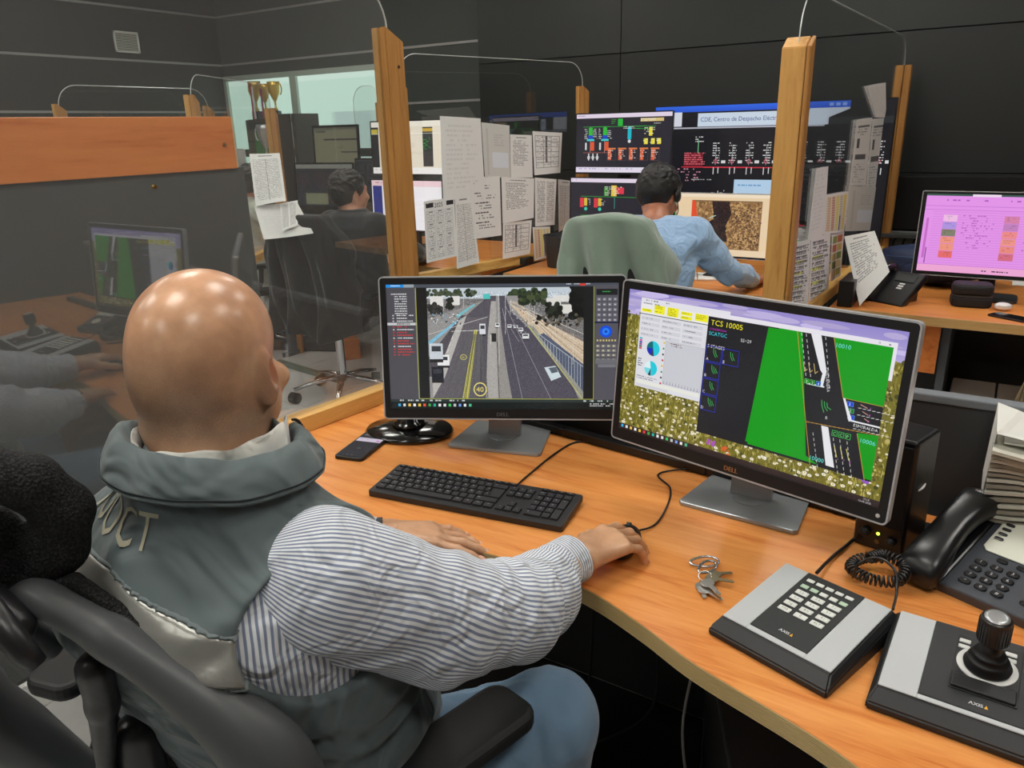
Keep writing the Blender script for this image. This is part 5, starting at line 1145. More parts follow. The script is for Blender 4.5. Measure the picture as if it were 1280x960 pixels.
far_phone('black desk telephone with a raised face on the right worktop edge', (-.375,3.62,.75), -28)
t = thing('zip_case', 'small black zip case below the pink screen', 'case', (-.085,3.66,.75), 8)
g = G(); g.prism(rrect(.15,.12,.035), 0, .045, None, .012, 3); obj('lower_shell', g, mat('nylon_black', (26,26,28), .7, bump=(500,.1)), t); g = G(); g.prism(rrect(.15,.12,.035), .049, .095, None, .016, 3); obj('lid', g, mat('nylon_black', (26,26,28), .7), t); g = G(); g.prism(rrect(.146,.116,.034), .044, .050); obj('zip', g, mat('zip_grey', (60,60,62), .5), t)
p = (0.032, 3.612, 0.750); t = thing('earbud_case', 'small white rounded earbud case right of the black zip case', 'earbuds', (p[0],p[1],.75), 5); g = G(); g.sphere((0,0,.0165), (.033,.024,.0165), 10); obj('shell', g, mat('gloss_white', (236,236,236), .2), t, smooth=True); g = G(); g.tube([(.0333*math.cos(a),.0243*math.sin(a),.021) for a in np.linspace(0,2*PI,33)], .0005, 5); obj('seam', g, mat('seam_grey', (150,150,150), .5), t)
p = (0.064, 3.476, 0.750); t = thing('smartphone', 'dark smartphone lying before the white earbud case', 'smartphone', (p[0],p[1],.75), 60); g = G(); g.prism(rrect(.072,.15,.01), 0, .008, None, .002); obj('case', g, mat('phone_case_black', (22,22,24), .35), t); obj('glass', G().rbox(-.033,-.072,.0075,.033,.072,.0085,.0004,1), mat('lens_black', (6,6,8), .1), t)
# dark blue bag behind the pink screen
t = thing('backpack', 'dark blue backpack lying behind the pink screen', 'bag', (-.25,4.12,.75), 4)
bp = mat('navy_nylon', (34,50,88), .6, bump=(80,.25), var=.2, varscale=12)
g = G(); g.sphere((0,0,.10), (.27,.13,.10), 14); g.v = [(x*(1+.05*math.sin(9*z*10)), y, max(.002, z+.012*math.sin(x*14))) for x, y, z in g.v]; obj('body', g, bp, t, smooth=True)
g = G(); g.sphere((.02,-.10,.075), (.18,.06,.06), 12); g.v = [(x, y, max(.002, z+.01*math.sin(x*16))) for x, y, z in g.v]; obj('front_pocket', g, bp, t, smooth=True)
g = G(); g.tube(bez([(-.22,-.09,.13),(-.05,-.165,.135),(.12,-.16,.12),(.22,-.09,.10)],8), .006, 6, flat=.5); obj('strap', g, mat('strap_blue', (60,86,130), .6), t, smooth=True)
# crumpled sheets leaning on the right screen
sheet('crumpled_paper', [(-0.585, 3.550, 1.021),(-0.476, 3.600, 1.044),(-0.386, 3.500, 0.893),(-0.474, 3.420, 0.755)], 'text', 41, 'crumpled white sheet leaning between screen and black telephone')
sheet('paper_sheet', [(-0.579, 3.620, 0.999),(-0.493, 3.680, 1.009),(-0.436, 3.600, 0.838),(-0.479, 3.500, 0.790)], 'chart', 42, 'second sheet behind the crumpled one by the black telephone')
tag(obj('paper_tray', G().rbox(-.56,3.40,.751,-.50,3.62,.86,.003,1), M_bezel, None), 'black upright holder behind the crumpled sheet', 'holder')
# notebook and sheets beside the blue sleeve
p = (-1.283, 3.734, 0.750); t = thing('open_notebook', 'open notebook with white pages beside the blue sleeve', 'notebook', (p[0]-.02,p[1]+.05,.75), 20)
obj('page', G().rbox(-.14,-.09,.0,-.002,.09,.012,.004,2), mat('page_white', (232,232,228), .7), t); obj('page', G().rbox(.002,-.09,.0,.14,.09,.010,.004,2), mat('page_white', (232,232,228), .7), t)
p = (0.087, 4.306, 0.750); tag(obj('paper_sheet', G().rbox(p[0]-.03,p[1]-.12,.751,p[0]+.2,p[1]+.14,.7535,.0005,1), mat('page_white', (232,232,228), .7), None), 'white sheet lying on the right worktop behind the pink screen', 'paper')
# on the worktop seen through the papered screen
tag(obj('desk_radio', G().rbox(*(lambda p: (p[0]-.09,p[1]-.03,.751,p[0]+.06,p[1]+.06,.79))((-2.350, 3.750, 0.750)),.006,2), mat('phone_black', (24,25,27), .28), None), 'flat black device with a red light under the papers', 'device')
tag(obj('waste_basket', G().lathe([(.0,0),(.10,0),(.135,.22),(.128,.22),(.095,.01),(0,.01)], 24, T(*(-2.099, 3.775, 0.750)[:2],.751) @ Matrix.Diagonal((.7,.7,.8,1))), mat('dark_plastic', (48,50,52), .5), None), 'dark plastic bin standing on the worktop left of the green jacket', 'bin')

# ------------------------------------------------------------------ shelf with trophies at the far left
t = thing('shelf_unit', 'dark bookcase by the corner carrying trophies', 'shelf', (-5.45,4.95,0)); Ms = mat('dark_wenge', (58,52,46), .5)
obj('side_panel', G().box(-5.33,4.86,0,-5.29,5.14,1.66), Ms, t, world=True); obj('side_panel', G().box(-5.92,4.86,0,-5.88,5.14,1.62), Ms, t, world=True); obj('door', G().rbox(-5.56,4.84,0,-5.33,4.86,1.66,.002,1), Ms, t, world=True)
for z in (1.60,1.20,.8,.4): obj('shelf', G().box(-5.88,4.86,z,-5.33,5.14,z+.025), Ms, t, world=True)
M_gold = mat('gold_plate', (226,192,96), .35, metal=.6); M_silver = mat('silver_plate', (206,208,212), .32, metal=.6); M_mar = mat('trophy_marble', (40,40,42), .3)
def trophy(x, y, z, s, m, label, group=None, handles=True):
    t = thing('trophy', label, 'trophy', (x,y,z), random.uniform(-20,20), group)
    obj('plinth', G().rbox(-.03*s,-.03*s,0,.03*s,.03*s,.06*s,.003,1), M_mar, t)
    g = G(); g.lathe([(0,.06*s),(.02*s,.06*s),(.008*s,.09*s),(.008*s,.13*s),(.02*s,.15*s),(.042*s,.20*s),(.046*s,.25*s),(.050*s,.28*s),(.044*s,.28*s),(.036*s,.20*s),(0,.17*s)], 20); obj('cup', g, m, t, smooth=True)
    for sg in (-1,1): g = G(); g.tube([(sg*(.043+.025*math.sin(a))*s,0,(.225+.045*math.cos(a))*s) for a in np.linspace(.2,PI-.3,10)], .005*s, 6); obj('handle', g, m, t, smooth=True)
trophy(-5.89,4.98,1.626,1.15,M_gold,'gold cup trophy with red and white ribbons, leftmost on top of the bookcase'); trophy(-5.76,4.97,1.626,1.05,M_gold,'gold cup trophy, middle one on top of the bookcase'); trophy(-5.64,4.98,1.626,1.1,M_gold,'gold cup trophy, rightmost on top of the bookcase')
trophy(-5.62,4.80,1.20,1.35,M_silver,'large silver two-handled cup on the shelf below the gold trophies')
for k, (x, c_) in enumerate(((-5.86,(190,40,60)),(-5.84,(236,236,236)),(-5.73,(170,60,110)))): g = G(); g.box(x,4.90,1.63,x+.02,4.905,1.92-.02*k); tag(obj('ribbon', g, mat('ribbon%d' % c_[0], c_, .6), None), ('red ribbon hanging left of the gold trophies','white ribbon beside the red one at the gold trophies','purple ribbon hanging between the first two gold trophies')[k], 'ribbon')
tag(obj('green_box', G().rbox(-5.85,4.88,1.30,-5.76,5.0,1.52,.003,1), mat('green_card', (30,140,60), .5), None), 'small green box standing on the shelf below the trophies', 'box')
tag(obj('white_binder', G().rbox(-5.98,4.70,.0,-5.80,4.72,1.38,.003,1), mat('page_white', (232,232,228), .7), None), 'white sheet board standing left of the bookcase', 'board')
# bits on the floor at the left
tag(obj('wood_block', G().rbox(-.17,-.06,0,.17,.06,.14,.003,1,T(*(-3.836, 3.787, 0.000)[:2],0) @ RZ(-35)), M_or, None), 'orange wooden block on the floor by the chair base', 'block')
tag(obj('floor_bar', G().rbox(-.34,-.02,0,.34,.02,.03,.003,1,T(*(-3.749, 3.323, 0.000)[:2],0) @ RZ(-8)), mat('green_grey_bar', (96,110,96), .4), None), 'green grey metal bar lying on the pale floor', 'bar')
tag(obj('dark_tube', G().rbox(-.3,-.05,0,.3,.05,.09,.02,2,T(*(-4.176, 3.726, 0.000)[:2],0) @ RZ(22)), mat('dark_metal', (44,45,47), .5), None), 'dark metal tube on the floor behind the green bar', 'tube')
# black mat and pedestal added in place of the shade under the near desk
tag(obj('darkening_mat', G().rbox(-1.35,.60,.0,1.3,1.635,.006,.002,1), mat('under_desk_black', (24,24,25), .8), None), 'black mat added to darken the floor under the curved desk', 'mat')
t = thing('dark_fill_pedestal', 'black drawer pedestal added to fill the dark under the joystick pad', 'cabinet', (.2,1.2,0))  # added block, only there to keep this corner dark
obj('body', G().rbox(-.02,1.02,.03,.42,1.45,.34,.003,1), mat('cabinet_dark', (34,34,36), .6), t, world=True)
for k in range(2): obj('drawer', G().rbox(-.015,1.005,.04+.15*k,.415,1.02,.18+.15*k,.002,1), mat('cabinet_front', (30,30,32), .5), t, world=True)
obj('foot', G().box(0,1.05,0,.4,1.42,.03), M_dark, t, world=True)

# ------------------------------------------------------------------ smooth solid modelling on a grid (for bodies, clothes, draped jackets)
import openvdb as vdb
V3 = lambda *a: np.array(a if len(a) == 3 else a[0], float)
class SD:
    def __init__(s, lo, hi, h):
        s.lo = np.array(lo, float); s.h = h; s.n = [int(math.ceil((b-a)/h))+1 for a, b in zip(lo, hi)]
        s.ax = [s.lo[i]+h*np.arange(s.n[i]) for i in range(3)]; s.D = np.full(s.n, 1.0, np.float32)
    def _win(s, lo, hi, m):
        sl = []
        for i in range(3):
            a = int(np.searchsorted(s.ax[i], lo[i]-m)); b = int(np.searchsorted(s.ax[i], hi[i]+m)); sl.append(slice(max(0,a), min(s.n[i], b)))
        return tuple(sl)
    def xyz(s, sl=None):
        sl = sl or (slice(None),)*3
        return (s.ax[0][sl[0]][:,None,None], s.ax[1][sl[1]][None,:,None], s.ax[2][sl[2]][None,None,:])
    def put(s, f, lo, hi, k=.01, op='u'):
        m = max(3*s.h, k*1.5, .02); sl = s._win(lo, hi, m)
        if any(q.start >= q.stop for q in sl): return s
        d = f(*s.xyz(sl)).astype(np.float32); A = s.D[sl]
        if op == 'u': hh = np.clip(k-np.abs(A-d), 0, None)/k; s.D[sl] = np.minimum(A, d) - hh*hh*k*.25
        elif op == 'sub': d = -d; hh = np.clip(k-np.abs(A-d), 0, None)/k; s.D[sl] = np.maximum(A, d) + hh*hh*k*.25
        elif op == 'disp': s.D[sl] = A + d
        return s
    def rc(s, a, b, ra, rb, k=.01, op='u'):
        a, b = V3(a), V3(b); ab = b-a; L2 = float(ab@ab)+1e-12
        def f(x, y, z):
            t = np.clip(((x-a[0])*ab[0]+(y-a[1])*ab[1]+(z-a[2])*ab[2])/L2, 0, 1)
            return np.sqrt((x-a[0]-t*ab[0])**2+(y-a[1]-t*ab[1])**2+(z-a[2]-t*ab[2])**2) - (ra+(rb-ra)*t)
        r = max(ra, rb); return s.put(f, np.minimum(a, b)-r, np.maximum(a, b)+r, k, op)
    def chain(s, P, R, k=.01):
        for i in range(len(P)-1): s.rc(P[i], P[i+1], R[i], R[i+1], k)
        return s
    def el(s, c, r, R=None, k=.01, op='u'):
        c = V3(c); R = np.eye(3) if R is None else np.array(R, float)   # rows of R = local axes in the world
        r = np.array(r, float)
        def f(x, y, z):
            x, y, z = x-c[0], y-c[1], z-c[2]; q = [(R[i][0]*x+R[i][1]*y+R[i][2]*z) for i in range(3)]
            k0 = np.sqrt(sum((q[i]/r[i])**2 for i in range(3)))+1e-9; k1 = np.sqrt(sum((q[i]/r[i]**2)**2 for i in range(3)))+1e-9
            return k0*(k0-1)/k1
        m = float(r.max()); return s.put(f, c-m, c+m, k, op)
    def mesh(s, adapt=0.0):
        g = vdb.FloatGrid(background=1.0); g.copyFromArray(np.ascontiguousarray(s.D)); 
        v, t, q = g.convertToPolygons(0.0, adapt) if adapt else (lambda r: (r[0], np.zeros((0,3), int), r[1]))(g.convertToQuads(0.0))
        v = v*s.h + s.lo; fs = [tuple(int(i) for i in f) for f in q] + [tuple(int(i) for i in f) for f in t]
        # outward orientation
        vol = 0.0
        if len(q):
            a, b, c = v[q[:,0]], v[q[:,1]], v[q[:,2]]; vol += float((a*np.cross(b, c)).sum()); d = v[q[:,3]]; vol += float((a*np.cross(c, d)).sum())
        if vol < 0: fs = [f[::-1] for f in fs]
        return v, fs
def sobj(name, s, m, parent, **k):
    v, f = s.mesh(); return obj(name, (v, f), m, parent, smooth=True, world=True, **k)
def vattr(o, name, arr):
    at = o.data.attributes.new(name, 'FLOAT_VECTOR', 'POINT'); at.data.foreach_set('vector', np.ascontiguousarray(arr, np.float32).ravel())
def frame(phi):
    a = math.radians(phi); return V3(math.cos(a), -math.sin(a), 0), V3(math.sin(a), math.cos(a), 0)
def torso(s, N, phi, rows, k=.02, grow=0.0, p=2.4):
    """rows: (z, right offset, forward offset, half width, half depth) from top to bottom, world z"""
    r, F = frame(phi); rows = sorted(rows); Z = [q[0] for q in rows]; col = lambda i: [q[i] for q in rows]
    def f(x, y, z):
        cr, cf, hw, hd = (np.interp(z, Z, col(i)) for i in (1, 2, 3, 4)); hw = hw+grow; hd = hd+grow
        u = (x-N[0])*r[0]+(y-N[1])*r[1]-cr; w = (x-N[0])*F[0]+(y-N[1])*F[1]-cf
        e = (np.abs(u/hw)**p+np.abs(w/hd)**p)**(1/p); d = (e-1)*np.minimum(hw, hd)*.85
        return np.maximum(d, np.maximum(z-Z[-1]-grow, Z[0]-z))
    m = .42; return s.put(f, (N[0]-m, N[1]-m, Z[0]), (N[0]+m, N[1]+m, Z[-1]), k)
def hand(s, W, h, n, side, fingers, thumb, k=.006, scale=1.0):
    """W wrist, h direction of the fingers, n back-of-hand normal, side +1 right hand / -1 left hand.
    fingers: four (yaw, pitch1, pitch2, pitch3) in degrees; returns fingertip data"""
    h = V3(h); h /= np.linalg.norm(h); n = V3(n); n = n-h*(n@h); n /= np.linalg.norm(n); l = np.cross(h, n)*side
    S = scale; P = lambda a, b, c=0: W+(h*a+l*b+n*c)*S
    base = [(.086,-.029),(.091,-.009),(.087,.011),(.078,.029)]; L = [(.044,.026,.021),(.048,.029,.022),(.045,.027,.021),(.036,.021,.019)]; R = [.0098,.0100,.0095,.0085]
    s.rc(P(-.03,0), P(.012,0), .0265*S, .0235*S, .01)
    for (a, b), r in zip(base, R): s.rc(P(.008, b*.55), P(a, b, .001), .0165*S, .0125*S, .014)
    s.rc(P(.02,-.018,-.004), P(.05,-.034,-.008), .017*S, .013*S, .012)
    tips = []
    for i in range(4):
        yaw, *pit = fingers[i]; p = P(*base[i], .001); acc = 0
        for j in range(3):
            acc += pit[j]; a, y = math.radians(acc), math.radians(yaw)
            d = (h*math.cos(y)+l*math.sin(y))*math.cos(a)-n*math.sin(a); q = p+d*L[i][j]*S
            s.rc(p, q, (R[i]-.0006*j)*S, (R[i]-.0006*(j+1)-.0004)*S, .004 if j else .007); 
            if j == 2: tips.append((q, d, np.cross(d, l)*0+n*math.cos(a)+(h*math.cos(y)+l*math.sin(y))*math.sin(a), R[i]*S, l))
            p = q
    yaw, pit, bend = thumb; p = P(.038,-.033,-.008)
    for j, (Lj, r) in enumerate(((.040,.0118),(.030,.0108),(.020,.0098))):
        y = math.radians(yaw-bend*j); a = math.radians(pit); d = (h*math.cos(y)-l*math.sin(y))*math.cos(a)-n*math.sin(a); q = p+d*Lj*S
        s.rc(p, q, r*S, (r-.001)*S, .008); 
        if j == 2: tips.append((q, d, n, .0095*S, l))
        p = q
    return tips
def nails(parent, tips, m):
    for q, d, up, r, l in tips:
        d = d/np.linalg.norm(d); up = up-d*(up@d); up /= np.linalg.norm(up); w = np.cross(d, up); c = q-d*.002+up*(r*.74)
        g = G(); M = Matrix(((w[0],d[0],up[0],c[0]),(w[1],d[1],up[1],c[1]),(w[2],d[2],up[2],c[2]),(0,0,0,1))); g.sphere((0,0,0), (r*.62,r*.78,r*.22), 6, M); obj('fingernail', g, m, parent, smooth=True, world=True)
def skin(name, c1, c2, rough=.38, sss=.12, stub=None):
    if name in MATS: return MATS[name]
    m = mat(name, c1, rough, bump=(420,.12,.0006)); nt = m.node_tree; N = nt.nodes; L = nt.links; b = N['Principled BSDF']
    b.inputs['Subsurface Weight'].default_value = sss; b.inputs['Subsurface Radius'].default_value = (.012,.005,.003); b.inputs['Subsurface Scale'].default_value = .5
    tc = N.new('ShaderNodeTexCoord'); n = N.new('ShaderNodeTexNoise'); n.inputs['Scale'].default_value = 22; n.inputs['Detail'].default_value = 5; L.new(tc.outputs['Object'], n.inputs['Vector'])
    cr = N.new('ShaderNodeValToRGB'); cr.color_ramp.elements[0].position = .35; cr.color_ramp.elements[1].position = .68; cr.color_ramp.elements[0].color = (*lin(c2),1); cr.color_ramp.elements[1].color = (*lin(c1),1); L.new(n.outputs[0], cr.inputs[0])
    last = cr.outputs[0]
    if stub:      # cropped hair: attribute 'stubble'.x tells where it grows
        at = N.new('ShaderNodeAttribute'); at.attribute_name = 'stubble'; sp = N.new('ShaderNodeSeparateXYZ'); L.new(at.outputs['Vector'], sp.inputs[0])
        n3 = N.new('ShaderNodeTexNoise'); n3.inputs['Scale'].default_value = 900; n3.inputs['Detail'].default_value = 1; L.new(tc.outputs['Object'], n3.inputs['Vector'])
        ma = N.new('ShaderNodeMath'); ma.operation = 'MULTIPLY_ADD'; ma.inputs[1].default_value = .9; ma.inputs[2].default_value = .15; L.new(n3.outputs[0], ma.inputs[0])
        mu = N.new('ShaderNodeMath'); mu.operation = 'MULTIPLY'; L.new(ma.outputs[0], mu.inputs[0]); L.new(sp.outputs[0], mu.inputs[1])
        mx = N.new('ShaderNodeMix'); mx.data_type = 'RGBA'; mx.inputs[7].default_value = (*lin(stub),1); L.new(last, mx.inputs[6]); L.new(mu.outputs[0], mx.inputs[0]); last = mx.outputs[2]
    sp2 = N.new('ShaderNodeAttribute'); sp2.attribute_name = 'blush'; s3 = N.new('ShaderNodeSeparateXYZ'); L.new(sp2.outputs['Vector'], s3.inputs[0])
    mx = N.new('ShaderNodeMix'); mx.data_type = 'RGBA'; mx.inputs[7].default_value = (*lin((206,106,80)),1); L.new(last, mx.inputs[6]); L.new(s3.outputs[0], mx.inputs[0]); L.new(mx.outputs[2], b.inputs['Base Color']); return m
def head(s, C, R, sc=1.0, ear=True, face=True):
    """C head centre at eye level; R rows: right, forward, up"""
    r, F, U = R; P = lambda a, b, c: V3(C)+(r*a+F*b+U*c)*sc; E = lambda c, rr, k, op='u', RR=R: s.el(P(*c), [q*sc for q in rr], RR, k, op)
    E((0,-.012,.028), (.0775,.099,.083), .02); E((0,-.03,-.012), (.072,.076,.062), .03); E((0,.035,-.045), (.060,.060,.062), .03); E((0,.062,-.088), (.030,.028,.026), .03)
    for q in (-1,1): E((q*.040,.030,-.062), (.028,.048,.034), .02)
    if face:
        E((0,.086,.022), (.046,.014,.012), .02)                                     # brow
        for q in (-1,1): E((q*.031,.100,.000), (.017,.012,.012), .012, 'sub'); E((q*.031,.083,.000), (.0125,.0125,.0125), .003); E((q*.045,.075,-.03), (.024,.02,.018), .02)
        s.rc(P(0,.092,.012), P(0,.114,-.030), .007*sc, .011*sc, .01)
        for q in (-1,1): E((q*.011,.104,-.033), (.008,.009,.007), .006)
        E((0,.094,-.055), (.024,.012,.006), .008); E((0,.093,-.064), (.020,.012,.006), .006)
    if ear:
        for q in (-1,1):
            a = math.radians(24*q); r2 = r*math.cos(a)-F*math.sin(a); F2 = r*math.sin(a)+F*math.cos(a); t = math.radians(12); U2 = U*math.cos(t)-F2*math.sin(t); F3 = F2*math.cos(t)+U*math.sin(t)
            RR = [r2, F3, U2]
            E((q*.079,-.022,-.016), (.0085,.0185,.034), .006, 'u', RR); E((q*.075,-.012,-.020), (.012,.015,.022), .008, 'u', RR)
            E((q*.089,-.014,-.014), (.0080,.0095,.019), .004, 'sub', RR); E((q*.078,-.013,-.044), (.007,.009,.009), .006, 'u', RR)

# ------------------------------------------------------------------ the man in the grey vest
PHI = -14.0; Nk = V3(-.78,.525,1.10); mr, mF = frame(PHI); UP = V3(0,0,1)
def MP(a, b, z): return V3(Nk[0], Nk[1], 0)+mr*a+mF*b+UP*z
ROWS = [(1.085,0,.0,.075,.060),(1.065,0,-.006,.105,.085),(1.035,0,-.012,.165,.105),(.995,0,-.02,.188,.128),(.95,0,-.020,.190,.146),(.86,.005,.012,.190,.150),(.76,.012,.05,.188,.158),(.66,.018,.08,.188,.165),(.56,.02,.09,.188,.16),(.50,.02,.095,.175,.145)]
Sr = MP(.172,.0,.985); Er = V3(-.528,.800,.832); Wr = V3(-.545,1.005,.800); Wr2 = V3(-.520,1.030,.797)
Sl = MP(-.158,.03,.950); El = V3(-1.01,.72,.84); Wl = V3(-.885,.925,.788)
HR = [(math.radians(-24)) for _ in (0,)]; hr, hF = frame(-27); tl = math.radians(9)
hU = UP*math.cos(tl)+hF*math.sin(tl); hF2 = hF*math.cos(tl)-UP*math.sin(tl)
HC = V3(-.822,.572,1.232)
man = thing('person', 'bald man in grey vest and striped shirt seated at the near desk', 'person', (Nk[0],Nk[1],0), 0)
# skin: head, neck, both hands in fine grids, trunk and limbs in a coarser one; all in one mesh
s1 = SD((-.95,.42,1.03), (-.68,.74,1.40), .0025)
head(s1, HC, [hr, hF2, hU], 1.03)
s1.rc(HC-hU*.05-hF2*.028, MP(0,-.004,1.03), .066, .074, .03); s1.el(HC-hU*.075-hF2*.060, (.058,.024,.020), [hr,hF2,hU], .02); s1.el(HC-hU*.115-hF2*.055, (.060,.026,.020), [hr,hF2,hU], .014)
sR = SD((-.62,.94,.74), (-.38,1.24,.87), .0022)
hdir = V3(.30,.95,-.0); tipsR = hand(sR, V3(-.532,1.022,.802), hdir, V3(.10,.10,1), 1, [(-8,14,24,14),(-3,18,26,12),(2,20,30,14),(8,24,30,16)], (38,18,16), scale=1.02)
sR.rc(V3(-.56,.94,.805), V3(-.532,1.022,.802), .030, .0265, .01)
sL = SD((-1.02,.80,.72), (-.68,1.12,.87), .0022)
tipsL = hand(sL, V3(-.890,.932,.788), V3(.80,.58,-.10), V3(-.06,-.05,1), -1, [(-9,8,12,6),(-2,8,14,8),(4,10,14,8),(12,10,14,10)], (52,16,2), scale=1.03)
sL.rc(V3(-.93,.88,.79), V3(-.890,.932,.788), .029, .026, .01)
s4 = SD((-1.16,.25,.02), (-.36,1.30,1.13), .009)
torso(s4, Nk, PHI, ROWS, grow=-.014)
for S_, E_, W_ in ((Sr,Er,V3(-.535,1.01,.80)),(Sl,El,V3(-.88,.93,.789))): s4.chain([S_, E_, W_], [.062,.044,.028], .02)
hipR, kneeR, ankR = MP(.09,.03,.56), V3(-.505,.875,.595), V3(-.56,.93,.12); hipL, kneeL, ankL = MP(-.09,.03,.56), V3(-1.0,1.02,.585), V3(-.98,1.10,.12)
for h_, k_, a_ in ((hipR,kneeR,ankR),(hipL,kneeL,ankL)): s4.chain([h_, k_, a_], [.075,.055,.04], .02); s4.rc(a_, a_+V3(0,.1,-.06), .04, .035, .02)
V = []; Fc = []
for q in (s1, sR, sL, s4):
    v, f = q.mesh(); o_ = len(V); V += [tuple(p) for p in v]; Fc += [tuple(i+o_ for i in g_) for g_ in f]
body = obj('body', (V, Fc), skin('man_skin', (218,170,134), (186,140,108), .29, .10, stub=(88,84,78)), man, smooth=True, world=True)
vv = np.array(V); q = vv-HC; a = q@hr; b = q@hF2; c = q@hU; near = (np.linalg.norm(q, axis=1) < .17)
st = np.clip((.055-c)/.10, 0, 1)*np.clip((.055-b)/.05, 0, 1)*near*np.clip((c+.105)/.03, 0, 1)*.85
bl_ = (np.exp(-((np.abs(a)-.082)**2/.0002+(b-.0)**2/.0006+(c+.004)**2/.0012))*.40 + np.exp(-(a**2/.006+(b-.02)**2/.006+(c-.105)**2/.0012))*.14)*near
vattr(body, 'stubble', np.stack([st, st*0, st*0], 1)); vattr(body, 'blush', np.stack([bl_, st*0, st*0], 1))
M_nail = mat('fingernail', (226,178,156), .3)
nails(body, tipsR[:4], M_nail); nails(body, tipsL, M_nail)
for q in (-1, 1):
    P = HC+(hr*q*.031+hF2*.0945+hU*0)*1.03; g = G(); g.sphere(tuple(P), .006, 8); obj('eye', g, mat('eye_dark', (40,26,20), .1), body, smooth=True, world=True)
    g = G(); g.tube([tuple(HC+(hr*q*(.016+.03*t)+hF2*(.1+.002-.014*t)+hU*(.020+.006*math.sin(PI*t)))*1.03) for t in np.linspace(0,1,7)], .003, 6); obj('eyebrow', g, mat('brow_dark', (50,40,34), .8), body, smooth=True, world=True)

# cloth
def fabric(name, c, rough=.75, weave=1400, fold=(9,.35,.02), sheen=.3, var=.05):
    if name in MATS: return MATS[name]
    m = mat(name, c, rough, var=var, varscale=6, sheen=sheen, spec=.3); nt = m.node_tree; N = nt.nodes; L = nt.links; b = N['Principled BSDF']
    tc = N.new('ShaderNodeTexCoord'); n1 = N.new('ShaderNodeTexNoise'); n1.inputs['Scale'].default_value = fold[0]; n1.inputs['Detail'].default_value = 2; n1.inputs['Distortion'].default_value = 1.2; L.new(tc.outputs['Object'], n1.inputs['Vector'])
    n2 = N.new('ShaderNodeTexNoise'); n2.inputs['Scale'].default_value = weave; L.new(tc.outputs['Object'], n2.inputs['Vector'])
    b1 = N.new('ShaderNodeBump'); b1.inputs['Strength'].default_value = fold[1]; b1.inputs['Distance'].default_value = fold[2]; L.new(n1.outputs[0], b1.inputs['Height'])
    b2 = N.new('ShaderNodeBump'); b2.inputs['Strength'].default_value = .12; b2.inputs['Distance'].default_value = .0006; L.new(n2.outputs[0], b2.inputs['Height']); L.new(b1.outputs[0], b2.inputs['Normal']); L.new(b2.outputs[0], b.inputs['Normal']); return m
def striped(name, c1, c2, mode='angle', n=62, duty=.42, scale=150, axis=(1,0,0)):
    """woven stripes: along the sleeve (angle round the arm) or along one direction"""
    m = fabric(name, c1, .8, fold=(17,.85,.022)); nt = m.node_tree; N = nt.nodes; L = nt.links; b = N['Principled BSDF']
    at = N.new('ShaderNodeAttribute'); at.attribute_name = 'stripe'; sp = N.new('ShaderNodeSeparateXYZ'); L.new(at.outputs['Vector'], sp.inputs[0])
    if mode == 'angle':
        an = N.new('ShaderNodeMath'); an.operation = 'ARCTAN2'; L.new(sp.outputs[1], an.inputs[0]); L.new(sp.outputs[0], an.inputs[1]); src = an.outputs[0]; k = n/(2*PI)
    else: src = sp.outputs[2]; k = scale
    mu = N.new('ShaderNodeMath'); mu.operation = 'MULTIPLY'; mu.inputs[1].default_value = k; L.new(src, mu.inputs[0])
    ns = N.new('ShaderNodeTexNoise'); ns.inputs['Scale'].default_value = 16; tc = N.new('ShaderNodeTexCoord'); L.new(tc.outputs['Object'], ns.inputs['Vector'])
    ad = N.new('ShaderNodeMath'); ad.operation = 'MULTIPLY_ADD'; ad.inputs[1].default_value = .9; L.new(ns.outputs[0], ad.inputs[0]); L.new(mu.outputs[0], ad.inputs[2])
    fr = N.new('ShaderNodeMath'); fr.operation = 'FRACT'; L.new(ad.outputs[0], fr.inputs[0])
    cr = N.new('ShaderNodeValToRGB'); e = cr.color_ramp.elements; e[0].position = 0; e[0].color = (*lin(c2),1); e[1].position = 1; e[1].color = (*lin(c2),1)
    for p_, c_ in ((duty-.06,c2),(duty+.06,c1),(.94,c1)): q = e.new(p_); q.color = (*lin(c_),1)
    L.new(fr.outputs[0], cr.inputs[0]); L.new(cr.outputs[0], b.inputs['Base Color']); return m
def stripe_attr(o, P, v, ref=(0,0,1)):
    """cosine, sine of the angle round the nearest bone, and the distance along it"""
    nrm = V3(.50,-.70,.52); P = [V3(p)-nrm*.06 for p in P]; out = np.zeros((len(v), 3)); acc = 0; W = 0; u = V3(ref)
    for a, b in zip(P, P[1:]):
        ab = b-a; L = np.linalg.norm(ab); t = np.clip(((v-a)@ab)/L**2, 0, 1); d = v-a-t[:,None]*ab; dist = np.linalg.norm(d, axis=1)
        ax = ab/L; u = u-ax*(u@ax); u /= np.linalg.norm(u); w = np.cross(ax, u); d = d-(d@ax)[:,None]*ax; r_ = np.linalg.norm(d, axis=1)+1e-6; k = 1/(dist+1e-4)**4
        out += np.stack([d@u/r_, d@w/r_, acc+t*L], 1)*k[:,None]; W = W+k; acc += L
    out /= W[:,None]
    vattr(o, 'stripe', out)
def folds(s, lo, hi, terms):
    def f(x, y, z):
        r = 0
        for amp, kx, ky, kz, ph, c, w in terms:
            wgt = np.exp(-(((x-c[0])/w)**2+((y-c[1])/w)**2+((z-c[2])/w)**2)); t = kx*x+ky*y+kz*z+ph; r = r+amp*wgt*(np.sin(t+1.3*np.sin(t*.37))) 
        return r
    return s.put(f, lo, hi, 0, 'disp')
C_W, C_B = (226,230,234), (128,138,164)
